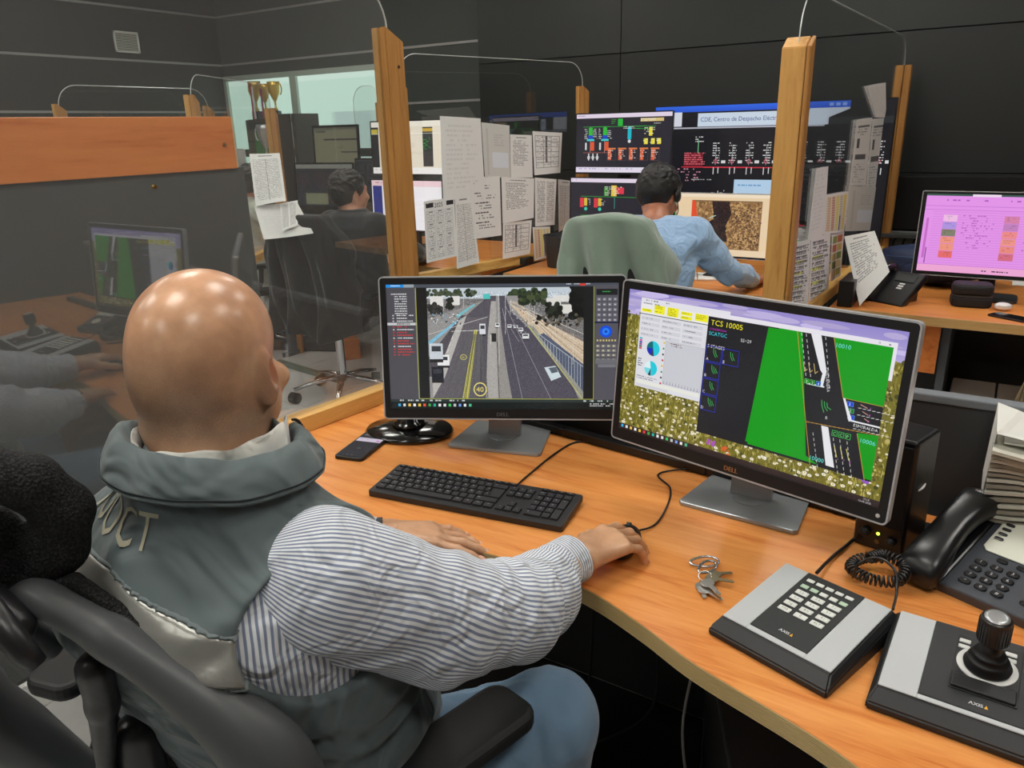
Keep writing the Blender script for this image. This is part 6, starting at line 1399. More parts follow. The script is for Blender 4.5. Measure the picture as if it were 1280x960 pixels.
# shirt: trunk piece seen at the armhole, two sleeves, cuffs, collar
ss = SD((-1.10,.28,.872), (-.50,.82,1.16), .004); torso(ss, Nk, PHI, ROWS, grow=.000); ss.rc(MP(.06,0,.995), Sr, .055, .058, .05); ss.rc(MP(-.06,0,.995), Sl, .06, .080, .05)

so = sobj('shirt', ss, striped('shirt_trunk_stripes', C_W, C_B, 'lin', scale=140), man); v = np.array([tuple(world_of(man) @ q.co) for q in so.data.vertices]); vattr(so, 'stripe', np.stack([v[:,0]*0, v[:,0]*0, (v-Nk)@(mr*.8+mF*.6)], 1))
def sleeve(S_, E_, W_, side):
    lo = np.minimum(np.minimum(S_, E_), W_)-.13; hi = np.maximum(np.maximum(S_, E_), W_)+.13; s = SD(lo, hi, .0034)
    mid = (S_*.5+E_*.5)+V3(.0,0,-.034); fm = E_*.5+W_*.5+V3(.004*side,0,-.012)
    s.chain([S_+(S_-E_)*.10+V3(-.01*side,0,-.012), mid, E_+V3(0,0,-.004), fm, W_+(W_-E_)*.02], [.090,.084,.068,.060,.042], .03)
    ax = (E_-S_)/np.linalg.norm(E_-S_); ax2 = (W_-E_)/np.linalg.norm(W_-E_)
    K = lambda a, q: tuple(a*q)
    folds(s, lo, hi, [(.0055,*K(ax, 140),0,E_,.085),(.0045,*K(ax2, 200),1,E_*.3+W_*.7,.07),(.0045,*K(ax*.7+V3(.5,0,.5), 110),2,mid,.10),(.0042,*K(V3(.7,-.3,.6),105),1,S_,.12),(.0038,*K(ax2*.6+V3(.3,0,.7),170),3,W_,.06)])
    o = sobj('sleeve', s, striped('shirt_sleeve_stripes', C_W, C_B, 'angle', 104), man); v = np.array([tuple(world_of(man) @ q.co) for q in o.data.vertices]); stripe_attr(o, [S_, E_, W_], v); return ax2
a2 = sleeve(Sr, Er, V3(-.550,.972,.800), 1); sleeve(Sl, El, V3(-.915,.895,.79), -1)
def cuff(W_, d, r, L, m, name='cuff'):
    d = V3(d); d /= np.linalg.norm(d); s = SD(W_-.08, W_+.08, .0026)
    s.rc(W_-d*L*.5, W_+d*L*.5, r*1.03, r, .004); folds(s, W_-.08, W_+.08, [(.0012,60,40,90,0,W_,.06)])
    pl = lambda c, n: (lambda x, y, z: (x-c[0])*n[0]+(y-c[1])*n[1]+(z-c[2])*n[2])
    a, b = W_+d*L*.5, W_-d*L*.5; s.D = np.maximum(s.D, pl(a, d)(*s.xyz())); s.D = np.maximum(s.D, pl(b, -d)(*s.xyz())).astype(np.float32)
    s.rc(W_+d*L*.5-d*.01, W_+d*L*2, r-.0045, r-.0045, .002, 'sub')
    o = sobj(name, s, m, man); v = np.array([tuple(world_of(man) @ q.co) for q in o.data.vertices]); vattr(o, 'stripe', np.stack([v[:,0]*0, v[:,0]*0, (v-W_)@d], 1)); return o
cuff(V3(-.546,.985,.801), V3(.20,.96,-.02), .0425, .062, striped('shirt_cuff_stripes', C_W, C_B, 'lin', scale=190)); cuff(V3(-.905,.905,.79), V3(.72,.68,0), .036, .05, mat('ribbed_charcoal', (54,58,62), .85), 'jacket_cuff')
def ring_band(name, C0, R0, a0, a1, prof, m, tilt=(0,0), n=60, droop=0.0, parent=None):
    """collar: a profile [(radius factor add, height)] swept round the neck from angle a0 to a1 (0 = nape)"""
    v = []; k = len(prof)
    for i in range(n+1):
        t = i/n; a = math.radians(a0+(a1-a0)*t); q = -mF*math.cos(a)*R0[1]+mr*math.sin(a)*R0[0]; qd = q/np.linalg.norm(q); wv = .0022*math.sin(a*5)+.0015*math.sin(a*11+1)
        for dr, dz in prof: p = C0+q+qd*(dr+wv*(dr > 0.004))+UP*(dz+tilt[0]*math.cos(a)+tilt[1]*math.sin(a)+wv-droop*(1-math.cos(a))*.5); v.append(tuple(p))
    f = [(i*k+j, (i+1)*k+j, (i+1)*k+(j+1)%k, i*k+(j+1)%k) for i in range(n) for j in range(k)] + [tuple(range(k)), tuple(n*k+j for j in reversed(range(k)))]
    bm = bmesh.new(); vs = [bm.verts.new(p) for p in v]; [bm.faces.new([vs[i] for i in q]) for q in f]; bmesh.ops.recalc_face_normals(bm, faces=bm.faces)
    return obj(name, G().bm(bm), m, parent or man, smooth=True, world=True, auto=60)
M_vest = fabric('vest_grey_green', (90,102,104), .6, fold=(8,.9,.04), sheen=.2)
ring_band('shirt_collar', MP(0,.008,1.136), (.084,.086), -150, 128, [(0,-.02),(.0,.034),(.003,.037),(.006,.034),(.006,-.02)], striped('shirt_collar_white', (214,214,206), (200,200,196), 'lin'), tilt=(-.006,.0), droop=.012)
# vest: trunk shell cut by the armholes
sv = SD((-1.10,.25,.50), (-.48,.90,1.20), .004); R2 = [(z, a, b, w+(.004 if z > .6 else .012), d) for z, a, b, w, d in ROWS]
torso(sv, Nk, PHI, R2, grow=.012); sv.rc(MP(.05,0,1.000), MP(.155,.0,.998), .066, .073, .05); sv.rc(MP(-.05,0,1.000), MP(-.155,.0,.998), .066, .073, .05)
folds(sv, (-1.1,.25,.5), (-.48,.86,1.18), [(.005,20,-30,70,0,MP(.06,-.15,1.04),.10),(.005,-60,10,60,1,MP(.12,-.1,1.0),.08),(.005,50,40,80,2,MP(-.03,-.15,1.03),.10),(.004,30,0,45,0,MP(.02,-.14,.99),.08),(.005,0,0,130,0,MP(.2,.05,.72),.12),(.004,30,10,100,2,MP(.1,-.12,.84),.13)])
sv.rc(MP(0,-.012,.985), MP(0,.010,1.118), .128, .086, .05)
sv.el(MP(.240,-.05,.968), (.150,.165,.100), [mr, mF, UP], .006, 'sub'); sv.rc(MP(.225,.0,1.03), MP(.4,.0,.98), .085, .10, .008, 'sub')
sv.el(MP(-.250,.004,.965), (.078,.108,.125), [mr, mF, UP], .006, 'sub'); sv.rc(MP(-.240,.0,1.02), MP(-.4,.0,.97), .08, .10, .008, 'sub')
sv.rc(MP(0,.010,1.115), MP(0,.01,1.30), .072, .082, .006, 'sub')
vest = sobj('vest', sv, M_vest, man)
# piping round the armhole, reflective band, waist seam
def slab(src, zf, half, grow):
    s = SD((0,0,0), (.01,.01,.01), .005); s.lo, s.h, s.n, s.ax = src.lo, src.h, src.n, src.ax; x, y, z = s.xyz(); u = (x-Nk[0])*mr[0]+(y-Nk[1])*mr[1]; s.D = np.maximum(src.D-grow, np.abs(z-zf(u))-half).astype(np.float32); return s
zb = lambda u: 1.002-.32*np.maximum(u, -.05)
bs = mat('reflective_silver', (150,150,144), .32, metal=.35, bump=(28,.35,.006)); bb = sobj('reflective_band', slab(sv, zb, .024, .0018), bs, man)
for dz in (.026,-.026): sobj('band_seam', slab(sv, lambda u, dz=dz: zb(u)+dz, .0022, .003), mat('seam_grey_green', (112,122,124), .7), man)
sobj('reflective_band', slab(sv, lambda u: .66+u*0, .024, .0018), bs, man, label='reflective band at the waist')
ring_band('vest_collar', MP(0,.012,1.138), (.088,.093), -150, 150, [(0,-.02),(.002,.020),(.006,.028),(.014,.030),(.024,.020),(.034,.002),(.040,-.014),(.036,-.018),(.026,-.004),(.014,.012)], M_vest, tilt=(.004,-.012), droop=.02)
ring_band('collar_seam', MP(0,.012,1.138), (.088,.093), -149, 149, [(.0385,-.008),(.0402,-.008),(.0398,-.0105),(.0382,-.0105)], mat('seam_dark', (44,52,54), .8), tilt=(.004,-.012), droop=.02)
# zip teeth at the open end of the collar
g = G()
for i in range(14):
    t = i/13; a = math.radians(150.5); q = -mF*math.cos(a)*.093+mr*math.sin(a)*.088; qd = q/np.linalg.norm(q)
    p = MP(0,.012,1.138)+q+qd*(.012+.022*t)+UP*(.032-.05*t*t-.012*math.sin(a)+.004*math.cos(a)-.02*.93); g.box(p[0]-.0018,p[1]-.0018,p[2]-.0013,p[0]+.0018,p[1]+.0018,p[2]+.0013)
obj('zip', g, mat('zip_black', (20,20,22), .4), man, world=True, kind='stuff')
# embroidered letters on the back
from mathutils.bvhtree import BVHTree
bv = BVHTree.FromPolygons([tuple(world_of(man) @ q.co) for q in vest.data.vertices], [tuple(p.vertices) for p in vest.data.polygons])
v, tr = glyphs('UOCT'); k = .038/.7; cx = (v[:,0].max()+v[:,0].min())/2
subd = bmesh.new(); vs = [subd.verts.new(((p[0]-cx)*k*.92, p[1]*k, 0)) for p in v]
for q in tr:
    try: subd.faces.new([vs[i] for i in q])
    except ValueError: pass
bmesh.ops.remove_doubles(subd, verts=subd.verts, dist=1e-6); bmesh.ops.subdivide_edges(subd, edges=[e for e in subd.edges if e.calc_length() > .006], cuts=3, use_grid_fill=False); bmesh.ops.triangulate(subd, faces=subd.faces)
TX, TZ = -.066, 1.062
for q in subd.verts:
    o_ = MP(TX+q.co.x, -.6, TZ+q.co.y); hit = bv.ray_cast(Vector(o_), Vector(mF)); p = hit[0] if hit[0] is not None else Vector(MP(TX+q.co.x,-.15,TZ)); nn = hit[1] if hit[1] is not None else Vector(-mF)
    q.co = p+(nn if nn.dot(Vector(mF)) < 0 else -nn)*.0016
obj('back_lettering', G().bm(subd), mat('embroidery_beige', (172,168,146), .8, bump=(900,.4)), man, world=True)
# jeans and shoes
sj = SD((-1.18,.28,.10), (-.36,1.24,.70), .006)
torso(sj, Nk, PHI, [(.40,0,.02,.17,.15),(.50,0,.02,.195,.165),(.60,0,.02,.19,.165)], grow=.0)
for h_, k_, a_ in ((hipR,kneeR,ankR),(hipL,kneeL,ankL)): sj.chain([h_, h_*.5+k_*.5, k_+V3(0,-.01,0), k_*.5+a_*.5, a_], [.098,.090,.076,.066,.060], .02)
folds(sj, (-1.18,.28,.1), (-.36,1.24,.7), [(.004,120,60,40,0,kneeR+V3(0,-.06,0),.10),(.004,60,-90,60,1,hipR*.4+kneeR*.6,.12)])
M_jean = fabric('blue_denim', (112,140,166), .85, fold=(14,.4,.015), var=.22); sobj('jeans', sj, M_jean, man)
for a_ in (ankR, ankL):
    s_ = SD(a_-.17, a_+.22, .006); s_.el(a_+V3(.0,.05,-.075), (.046,.135,.042), None, .01); s_.rc(a_+V3(0,0,-.06), a_, .045, .046, .02); s_.D = np.maximum(s_.D, (.002-s_.xyz()[2])).astype(np.float32); sobj('shoe', s_, mat('shoe_black', (30,30,32), .5), man)

# ------------------------------------------------------------------ his office chair
ch = thing('office_chair', 'black mesh office chair with a grey plastic frame under the man in the vest', 'chair', (-.80,.58,0), 0)
CP = -14.0; cr_, cF = frame(CP); CB = V3(-.835,.375,0)      # foot point of the backrest plane
def BP(a, b, z): return CB+cr_*a+cF*b+UP*z
M_fr = mat('grey_chair_plastic', (74,76,78), .42, bump=(500,.06), var=.04); M_meshb = mat('black_mesh_fabric', (24,24,25), .8)
def meshcloth():
    m = mat('woven_mesh_black', (26,26,27), .75, spec=.3); nt = m.node_tree; N = nt.nodes; L = nt.links; b = N['Principled BSDF']
    tc = N.new('ShaderNodeTexCoord'); vo = N.new('ShaderNodeTexVoronoi'); vo.inputs['Scale'].default_value = 330; L.new(tc.outputs['Object'], vo.inputs['Vector'])
    bp = N.new('ShaderNodeBump'); bp.inputs['Strength'].default_value = .9; bp.inputs['Distance'].default_value = .002; bp.invert = True; L.new(vo.outputs['Distance'], bp.inputs['Height']); L.new(bp.outputs[0], b.inputs['Normal'])
    cr = N.new('ShaderNodeValToRGB'); cr.color_ramp.elements[0].color = (*lin((52,52,54)),1); cr.color_ramp.elements[1].color = (*lin((10,10,10)),1); cr.color_ramp.elements[1].position = .6; L.new(vo.outputs['Distance'], cr.inputs[0]); L.new(cr.outputs[0], b.inputs['Base Color']); return m
M_mc = meshcloth()
# grey hoop behind the small of the back, sweeping down to both sides
hoop = [((-.012,-.06,1.040),.017),(.03,-.058,1.026),(.085,-.05,.993),(.14,-.04,.952),(.195,-.03,.905),(.235,-.02,.85),(.245,-.01,.79),(.225,.02,.72),(.19,.06,.62),(.12,.10,.50)]
HP = [(q[0] if isinstance(q[0], tuple) else q) for q in hoop]; HRd = [.016,.017,.020,.024,.032,.042,.046,.044,.036,.03]
sb = SD((-1.25,.15,.40), (-.42,.72,1.12), .0055)
for sg in (1, -1):
    pts_ = [BP(sg*max(a,0), b, z) for a, b, z in HP]
    cv_ = bez([tuple(q) for q in pts_], 5); rr_ = np.interp(np.linspace(0, len(pts_)-1, len(cv_)), range(len(pts_)), HRd)
    for i in range(len(cv_)-1): sb.rc(cv_[i], cv_[i+1], rr_[i], rr_[i+1], .008)
    sb.rc(pts_[2], BP(sg*.10,.01,.90), .016, .018, .02)
x_, y_, z_ = sb.xyz()
sobj('backrest_frame', sb, M_fr, ch)
sb = SD((-1.2,.2,.80), (-.5,.62,1.14), .005)
sb.rc(BP(-.08,-.035,1.045), BP(.01,-.035,1.035), .020, .018, .02)
for sg in (1, -1): sb.chain([BP(sg*.03,-.035,1.045), BP(sg*.10,-.028,.995), BP(sg*.17,-.012,.93), BP(sg*.225,.0,.86), BP(sg*.235,.01,.80)], [.010,.010,.012,.014,.014], .01)
sobj('back_mesh', sb, M_mc, ch)
# headrest: thick curved mesh roll on a bracket
sh = SD((-1.13,.14,1.0), (-.55,.5,1.34), .005)
hp = [(-.25,.03,1.13),(-.24,.0,1.17),(-.18,-.03,1.185),(-.09,-.045,1.19),(-.01,-.03,1.178),(.035,.0,1.15),(.048,.02,1.11),(.034,.015,1.065),(.0,.0,1.03)]
for i in range(len(hp)-1): sh.rc(BP(*hp[i])-cF*.04-cr_*.028+UP*.012, BP(*hp[i+1])-cF*.04-cr_*.028+UP*.012, .026, .026, .02)
sh.rc(BP(-.22,-.05,1.11), BP(-.05,-.05,1.11), .020, .020, .04); sh.rc(BP(-.035,-.045,1.045), BP(-.24,-.05,1.05), .022, .022, .03)
sobj('headrest', sh, M_mc, ch)
sk = SD((-1.1,.12,.94), (-.6,.46,1.26), .005); sk.rc(BP(0,-.09,1.02), BP(-.09,-.12,1.12), .022, .03, .02); sk.chain([BP(-.15,-.10,1.13), BP(-.06,-.10,1.13), BP(-.035,-.10,1.11), BP(-.05,-.10,1.07), BP(-.08,-.10,1.02)], [.020,.020,.018,.015,.014], .015)
sobj('headrest_bracket', sk, mat('black_chair_plastic', (34,34,36), .35), ch)
g = G(); g.tube([(-0.776, 0.257, 1.073), (-0.760, 0.271, 1.019), (-0.751, 0.277, 1.003)], [.014,.013,.010], 8, flat=.8); obj('adjusting_lever', g, mat('black_chair_plastic', (34,34,36), .35), ch, world=True, smooth=True)
sx = SD((-.95,.2,.35), (-.45,.8,1.02), .005); sx.chain([(-0.772, 0.336, 0.950), (-0.786, 0.342, 0.891), (-0.815, 0.341, 0.779), (-0.861, 0.341, 0.602)], [.020,.017,.010,.016], .01); sobj('support_strut', sx, mat('black_chair_plastic', (34,34,36), .35), ch)
sx = SD((-.95,.2,.35), (-.45,.8,1.02), .005); sx.chain([(-0.799, 0.379, 0.816), (-0.811, 0.381, 0.714), (-0.825, 0.382, 0.582)], [.026,.034,.036], .01); sobj('lumbar_bracket', sx, mat('black_chair_plastic', (34,34,36), .35), ch)
sx = SD((-1.0,.2,.5), (-.45,.8,1.02), .005); sx.chain([(-0.806, 0.406, 0.834), (-0.815, 0.408, 0.727)], [.030,.035], .01); sobj('lumbar_pad', sx, M_mc, ch)
# spine, seat, column, star base
P0 = V3(-.80,.58,0)
sx = SD((-1.15,.25,.26), (-.42,1.0,.82), .007); sx.chain([BP(.08,.06,.50), BP(0,.10,.40), BP(0,.25,.37)], [.03,.032,.04], .03); sobj('spine', sx, mat('black_chair_plastic', (34,34,36), .35), ch)
sx = SD((-1.15,.30,.36), (-.42,1.05,.50), .006); sx.el(BP(0,.33,.435), (.25,.25,.045), [cr_, cF, UP], .01); sobj('seat', sx, M_mc, ch)
g = G(); g.cyl((BP(0,.25,0)[0], BP(0,.25,0)[1]), .026, .08, .40, 16); obj('gas_column', g, M_bezel, ch, world=True)
cb = BP(0,.25,0)
for k in range(5):
    a = 2*PI*k/5+.5; d = V3(math.cos(a), math.sin(a), 0); g = G(); g.tube([tuple(cb+UP*.10), tuple(cb+d*.15+UP*.095), tuple(cb+d*.29+UP*.07)], [.026,.022,.016], 8, flat=.7); obj('base_arm', g, M_fr, ch, world=True, smooth=True)
    g = G(); q = cb+d*.29; g.cyl((0,0), .028, -.022, .022, 16, T(q[0],q[1],.029) @ Matrix.Rotation(a,4,'Z') @ RX(90)); obj('caster', g, mat('caster_black', (20,20,20), .5), ch, world=True)
# arm supports and pads
for sg in (1, -1):
    base = BP(sg*.24,.10,.42); top = BP(sg*.285,.20,.655) if sg > 0 else BP(sg*.285,.22,.655)
    if sg > 0: pc = V3(-.545,.655,.70); ang = -14
    else: pc = V3(*BP(-.30,.26,.70)); ang = -CP
    sx = SD(np.minimum(base,pc)-.1, np.maximum(base,pc)+.1, .005); sx.chain([base, base*.45+V3(pc[0],pc[1],.60)*.55, V3(pc[0],pc[1],.665)], [.030,.026,.030], .02); sobj('arm_support', sx, mat('black_chair_plastic', (34,34,36), .35), ch)
    g = G(); g.prism(rrect(.098,.275,.030,6), -.030, .0, T(*pc) @ RZ(ang), .010, 3); obj('arm_pad', g, mat('arm_pad_rubber', (30,30,31), .55, bump=(500,.15)), ch, world=True)

# ------------------------------------------------------------------ the man in the blue shirt, leaning to his screens
def simple_chair(label, c, phi, back_z=(.62,1.10), cat='chair', w=.22):
    t = thing('office_chair', label, cat, (c[0],c[1],0), 0); r, F = frame(phi); c = V3(c[0],c[1],0)
    P = lambda a, b, z: c+r*a+F*b+UP*z
    s = SD(c+V3(-.45,-.45,.34), c+V3(.45,.45,1.2), .009)
    s.el(P(0,0,.455), (.25,.24,.05), [r,F,UP], .01); sobj('seat', s, mat('black_seat_fabric', (28,28,30), .85), t)
    s = SD(c+V3(-.5,-.5,.5), c+V3(.5,.5,1.2), .009); s.chain([P(-w*.55,-.225,back_z[1]-.08), P(w*.55,-.225,back_z[1]-.08)], [.02,.02]); s.el(P(0,-.22,(back_z[0]+back_z[1])/2), (w,.035,(back_z[1]-back_z[0])/2), [r,F,UP], .03); sobj('backrest', s, mat('black_seat_fabric', (28,28,30), .85), t)
    g = G(); g.tube([tuple(P(0,-.25,.7)), tuple(P(0,-.22,.45)), tuple(P(0,-.02,.41))], .022, 8); obj('spine', g, M_bezel, t, world=True, smooth=True)
    g = G(); g.cyl((c[0],c[1]), .025, .10, .42, 14); obj('gas_column', g, mat('chrome', (200,200,204), .15, metal=1.0), t, world=True)
    for k in range(5):
        a = 2*PI*k/5+.35; d = V3(math.cos(a), math.sin(a), 0); g = G(); g.tube([tuple(c+UP*.13), tuple(c+d*.15+UP*.115), tuple(c+d*.29+UP*.085)], [.024,.020,.014], 8, flat=.7); obj('base_arm', g, mat('chrome', (200,200,204), .15, metal=1.0), t, world=True, smooth=True)
        g = G(); q = c+d*.29; g.cyl((0,0), .033, -.024, .024, 14, T(q[0],q[1],.034) @ Matrix.Rotation(a+.6,4,'Z') @ RX(90)); obj('caster', g, mat('caster_black', (20,20,20), .5), t, world=True)
    for sg in (1,-1):
        g = G(); g.tube(bez([P(sg*.24,-.08,.45),P(sg*.29,-.02,.52),P(sg*.29,.0,.63)],5), .016, 8); obj('arm_support', g, M_bezel, t, world=True, smooth=True)
        g = G(); g.prism(rrect(.07,.24,.02), .63, .66, T(*P(sg*.29,.02,0)) @ RZ(-phi), .008); obj('arm_pad', g, M_bezel, t, world=True)
    return t, P, r, F
def drape(name, label, P, r, F, c, w, z0, z1, m, cat='jacket', seed=0, flare=.06, thick=.036, b0=-.245):
    """a garment hung over a chair back: rounded at the top, hanging in folds"""
    h = .0075; s = SD(P(0,0,0)*[1,1,0]+V3(-.55,-.65,z0-.03), P(0,0,0)*[1,1,0]+V3(.55,.45,z1+.06), h); rr, FF = r, F; cc = V3(c[0],c[1],0)
    def f(x, y, z):
        u = (x-cc[0])*rr[0]+(y-cc[1])*rr[1]; q = (x-cc[0])*FF[0]+(y-cc[1])*FF[1]; t = np.clip((z1-z)/(z1-z0), 0, 1)
        hw = w*(.74+.26*np.clip(t*3, 0, 1)) + flare*t
        fold = (.036*np.sin(u*33+seed+1.4*np.sin(z*7))+.014*np.sin(u*71+seed*2+z*9))*np.clip(t*2.6, .12, 1)
        bend = .10*(u/w)**2*np.clip(1.2-t*.4, 0, 1)
        d1 = np.abs(q-(b0-.03*t)+bend*-1+fold)-(thick+.02*(1-t)); d2 = np.abs(u+.012*np.sin(z*23+seed))-hw; d3 = z-(z1-.055*(np.abs(u)/w)**3.5+.006*np.sin(u*25+seed)); d4 = z0+.03*np.sin(u*14+seed)-z
        k = .03; d = np.maximum(np.maximum(d1, d2), np.maximum(d3, d4)); 
        a, b = np.maximum(d1,-.03), np.maximum(d3,-.03); return np.maximum(d, np.sqrt(np.maximum(d1+.025,0)**2+np.maximum(d3+.025,0)**2+np.maximum(d2+.025,0)**2)-.025)*.8
    lo = [s.ax[i][0] for i in range(3)]; hi = [s.ax[i][-1] for i in range(3)]; s.put(f, lo, hi, .001)
    v, fs = s.mesh(); t = thing(name, label, cat, (float(c[0]),float(c[1]),float(z0))); obj('cloth', (v, fs), m, t, smooth=True, world=True); return t
bc = (-1.375, 3.04); bphi = -9
cht, P_, r_, F_ = simple_chair('office chair hidden under the draped green jacket', bc, bphi)
drape('jacket', 'sage green jacket draped over the chair of the man in the blue shirt', P_, r_, F_, bc, .225, .48, 1.165, fabric('sage_fleece', (128,146,132), .9, weave=700, fold=(6,.5,.03), sheen=.5), seed=1.2, flare=.085)
m2 = thing('person', 'dark-haired man in a light blue shirt and headset leaning over the far worktop', 'person', (-1.28,3.22,0))
n2, f2 = frame(-8); N2 = V3(-1.30,3.17,0); Q = lambda a, b, z: N2+n2*a+f2*b+UP*z
hr2, hf2 = frame(8); th = math.radians(-28); hu2 = UP*math.cos(th)-hf2*math.sin(th); hu2 = UP*math.cos(-th)+hf2*math.sin(-th); hf2b = hf2*math.cos(-th)-UP*math.sin(-th)
HC2 = V3(-1.345,3.335,1.200)
M_sk2 = skin('tan_skin', (190,128,98), (166,106,80), .45, .1)
s = SD((-1.7,2.9,.45), (-.80,4.0,1.42), .006); head(s, HC2, [hr2, hf2b, hu2], 1.0); s.rc(HC2-hu2*.05, Q(0,.04,1.08), .055, .06, .03)
rows2 = [(1.10,0,.05,.08,.06),(1.07,0,.04,.14,.10),(1.02,0,.02,.185,.12),(.92,0,-.02,.19,.13),(.8,0,-.06,.18,.14),(.62,0,-.10,.18,.15),(.48,0,-.10,.17,.15)]
torso(s, N2, -8, rows2, grow=-.012); SR2, ER2, WR2 = Q(.175,.03,1.045), V3(-1.03,3.42,.86), V3(-.985,3.645,.79); SL2, EL2, WL2 = Q(-.175,.03,1.045), V3(-1.62,3.42,.86), V3(-1.56,3.66,.79)
s.chain([SR2,ER2,WR2], [.05,.036,.026]); s.chain([SL2,EL2,WL2], [.05,.036,.026])
hand(s, V3(-.98,3.655,.787), V3(.18,.9,-.06), UP, 1, [(-4,10,18,10),(0,12,20,10),(3,12,20,10),(8,14,22,12)], (34,14,8)); hand(s, V3(-1.56,3.665,.787), V3(.1,.9,-.06), UP, -1, [(-4,10,18,10),(0,12,20,10),(3,12,20,10),(8,14,22,12)], (34,14,8))
for sg in (1,-1): s.chain([Q(sg*.09,-.08,.53), Q(sg*.13,.36,.56), Q(sg*.12,.40,.12)], [.07,.055,.04]); 
s.D = s.D; sobj('body', s, M_sk2, m2)
s = SD((-1.7,2.9,.48), (-.88,3.80,1.16), .006); torso(s, N2, -8, rows2, grow=.006); s.rc(Q(.05,.04,1.05), SR2, .06, .066, .05); s.rc(Q(-.05,.04,1.05), SL2, .06, .066, .05); s.chain([SR2, SR2*.5+ER2*.5+V3(0,0,-.01), ER2, ER2*.4+WR2*.6, WR2+V3(0,-.02,0)], [.072,.066,.056,.050,.040], .03); s.chain([SL2, SL2*.5+EL2*.5, EL2, WL2+V3(0,-.02,0)], [.072,.066,.056,.040], .03)
folds(s, (-1.7,2.9,.48), (-.88,3.8,1.16), [(.008,60,30,80,0,ER2,.10),(.009,20,-50,70,1,Q(.12,-.05,1.0),.12),(.004,120,100,40,0,WR2+V3(-.02,-.08,.02),.07),(.005,10,60,60,2,Q(-.05,-.1,1.02),.12),(.004,70,-60,60,2,(SR2+ER2)/2,.08)])
sobj('shirt', s, fabric('light_blue_shirt', (156,188,224), .75, fold=(15,.8,.03)), m2)
s = SD((-1.6,3.0,.08), (-1.0,3.75,.62), .012); [s.chain([Q(sg*.09,-.08,.53), Q(sg*.13,.36,.56), Q(sg*.12,.40,.10)], [.09,.072,.06]) for sg in (1,-1)]; sobj('trousers', s, fabric('dark_trousers', (40,44,56), .85), m2)
for sg in (1,-1): s = SD(Q(sg*.12,.42,0)+V3(-.1,-.2,0), Q(sg*.12,.42,0)+V3(.1,.25,.16), .008); s.el(Q(sg*.12,.45,.045), (.045,.13,.045), None, .01); sobj('shoe', s, mat('shoe_black', (30,30,32), .5), m2)
def hair(C, R, m, parent, sc=1.0, seed=0, vol=1.0, low=.0):
    r, F, U = R; s = SD(V3(C)-.16, V3(C)+.17, .0038); P = lambda a, b, c: V3(C)+(r*a+F*b+U*c)*sc
    s.el(P(0,-.016,.030), [q*sc*vol for q in (.0865,.108,.095)], R, .01); s.el(P(0,-.036,-.016), [.081*sc,.080*sc,.068*sc], R, .02)
    s.el(P(0,.088,-.045), [.10*sc,.062*sc,.080*sc], R, .012, 'sub'); s.el(P(0,.045,-.075), [.12*sc,.075*sc,.055*sc], R, .012, 'sub')
    for q in (-1,1): s.el(P(q*.088,-.002,-.018), [.020*sc,.022*sc,.036*sc], R, .008, 'sub')
    s.el(P(0,-.06,-.125), [.1*sc,.08*sc,.045*sc], R, .01, 'sub')
    rnd = random.Random(seed)
    for _ in range(150):
        a, b = rnd.uniform(0,2*PI), rnd.uniform(-.35,1); e = math.sqrt(1-b*b); d = r*math.cos(a)*e*.085+F*math.sin(a)*e*.106+U*b*.093
        if (d@F) > .055 and (d@U) < .035: continue
        c = V3(C)+(F*-.016+U*.030)*sc+d*sc; w = np.cross(d/np.linalg.norm(d), U*rnd.uniform(-1,1)+r*rnd.uniform(-1,1)+F*.3); s.rc(c-w*.012, c+w*.014+d*.03, .0100, .0045, .004)
    m_ = 1; sobj('hair', s, m, parent)
def hair_mat(name, c):
    m = mat(name, c, .42, bump=(160,.8,.004), spec=.5); return m
hair(HC2, [hr2, hf2b, hu2], hair_mat('black_hair', (22,20,20)), m2, 1.03, 3, 1.03)
g = G(); g.tube([tuple(HC2+(hr2*.094*math.sin(a)+hu2*.122*math.cos(a))*1.0-hf2b*.005) for a in np.linspace(-1.7,1.7,21)], .005, 6); obj('headset_band', g, mat('headset_black', (24,24,26), .4), m2, world=True, smooth=True)
for q in (1,-1): g = G(); g.sphere(tuple(HC2+hr2*q*.096-hu2*.006), (.014,.026,.028), 8); obj('ear_cup', g, mat('headset_black', (24,24,26), .4), m2, world=True, smooth=True)
g = G(); g.tube(bez([HC2+hr2*.098-hu2*.02, HC2+hr2*.09-hu2*.06+hf2b*.05, HC2+hr2*.04-hu2*.09+hf2b*.11],6), .0022, 6); obj('microphone_boom', g, mat('headset_black', (24,24,26), .4), m2, world=True, smooth=True)

# ------------------------------------------------------------------ the man in black with a headset, and his chair with a black jacket
kc_ = (-3.20, 3.10); kphi = -6
cht2, P3, r3, F3 = simple_chair('chrome-footed office chair covered by the black jacket', kc_, kphi)
drape('jacket', 'black jacket hanging over the back of the chrome-footed chair', P3, r3, F3, (kc_[0]-.03,kc_[1]), .25, .44, 1.10, fabric('black_jacket_cloth', (30,31,33), .7, fold=(6,.6,.03), sheen=.2), seed=2.5, flare=.05)
m3 = thing('person', 'man in black with short dark hair and a headset, seated behind the tall pine post', 'person', (-3.14,3.22,0))
n3, f3 = frame(2); N3 = V3(-3.10,3.20,0); Q3 = lambda a, b, z: N3+n3*a+f3*b+UP*z
hr3, hf3 = frame(14); HC3 = V3(-3.135,3.225,1.18); M_sk3 = skin('fair_skin', (212,160,132), (190,134,108), .45, .1)
rows3 = [(1.085,0,.0,.075,.06),(1.06,0,0,.13,.10),(1.0,0,-.01,.185,.12),(.9,0,-.02,.19,.13),(.75,0,-.02,.19,.15),(.6,0,-.01,.19,.16),(.46,0,0,.18,.15)]
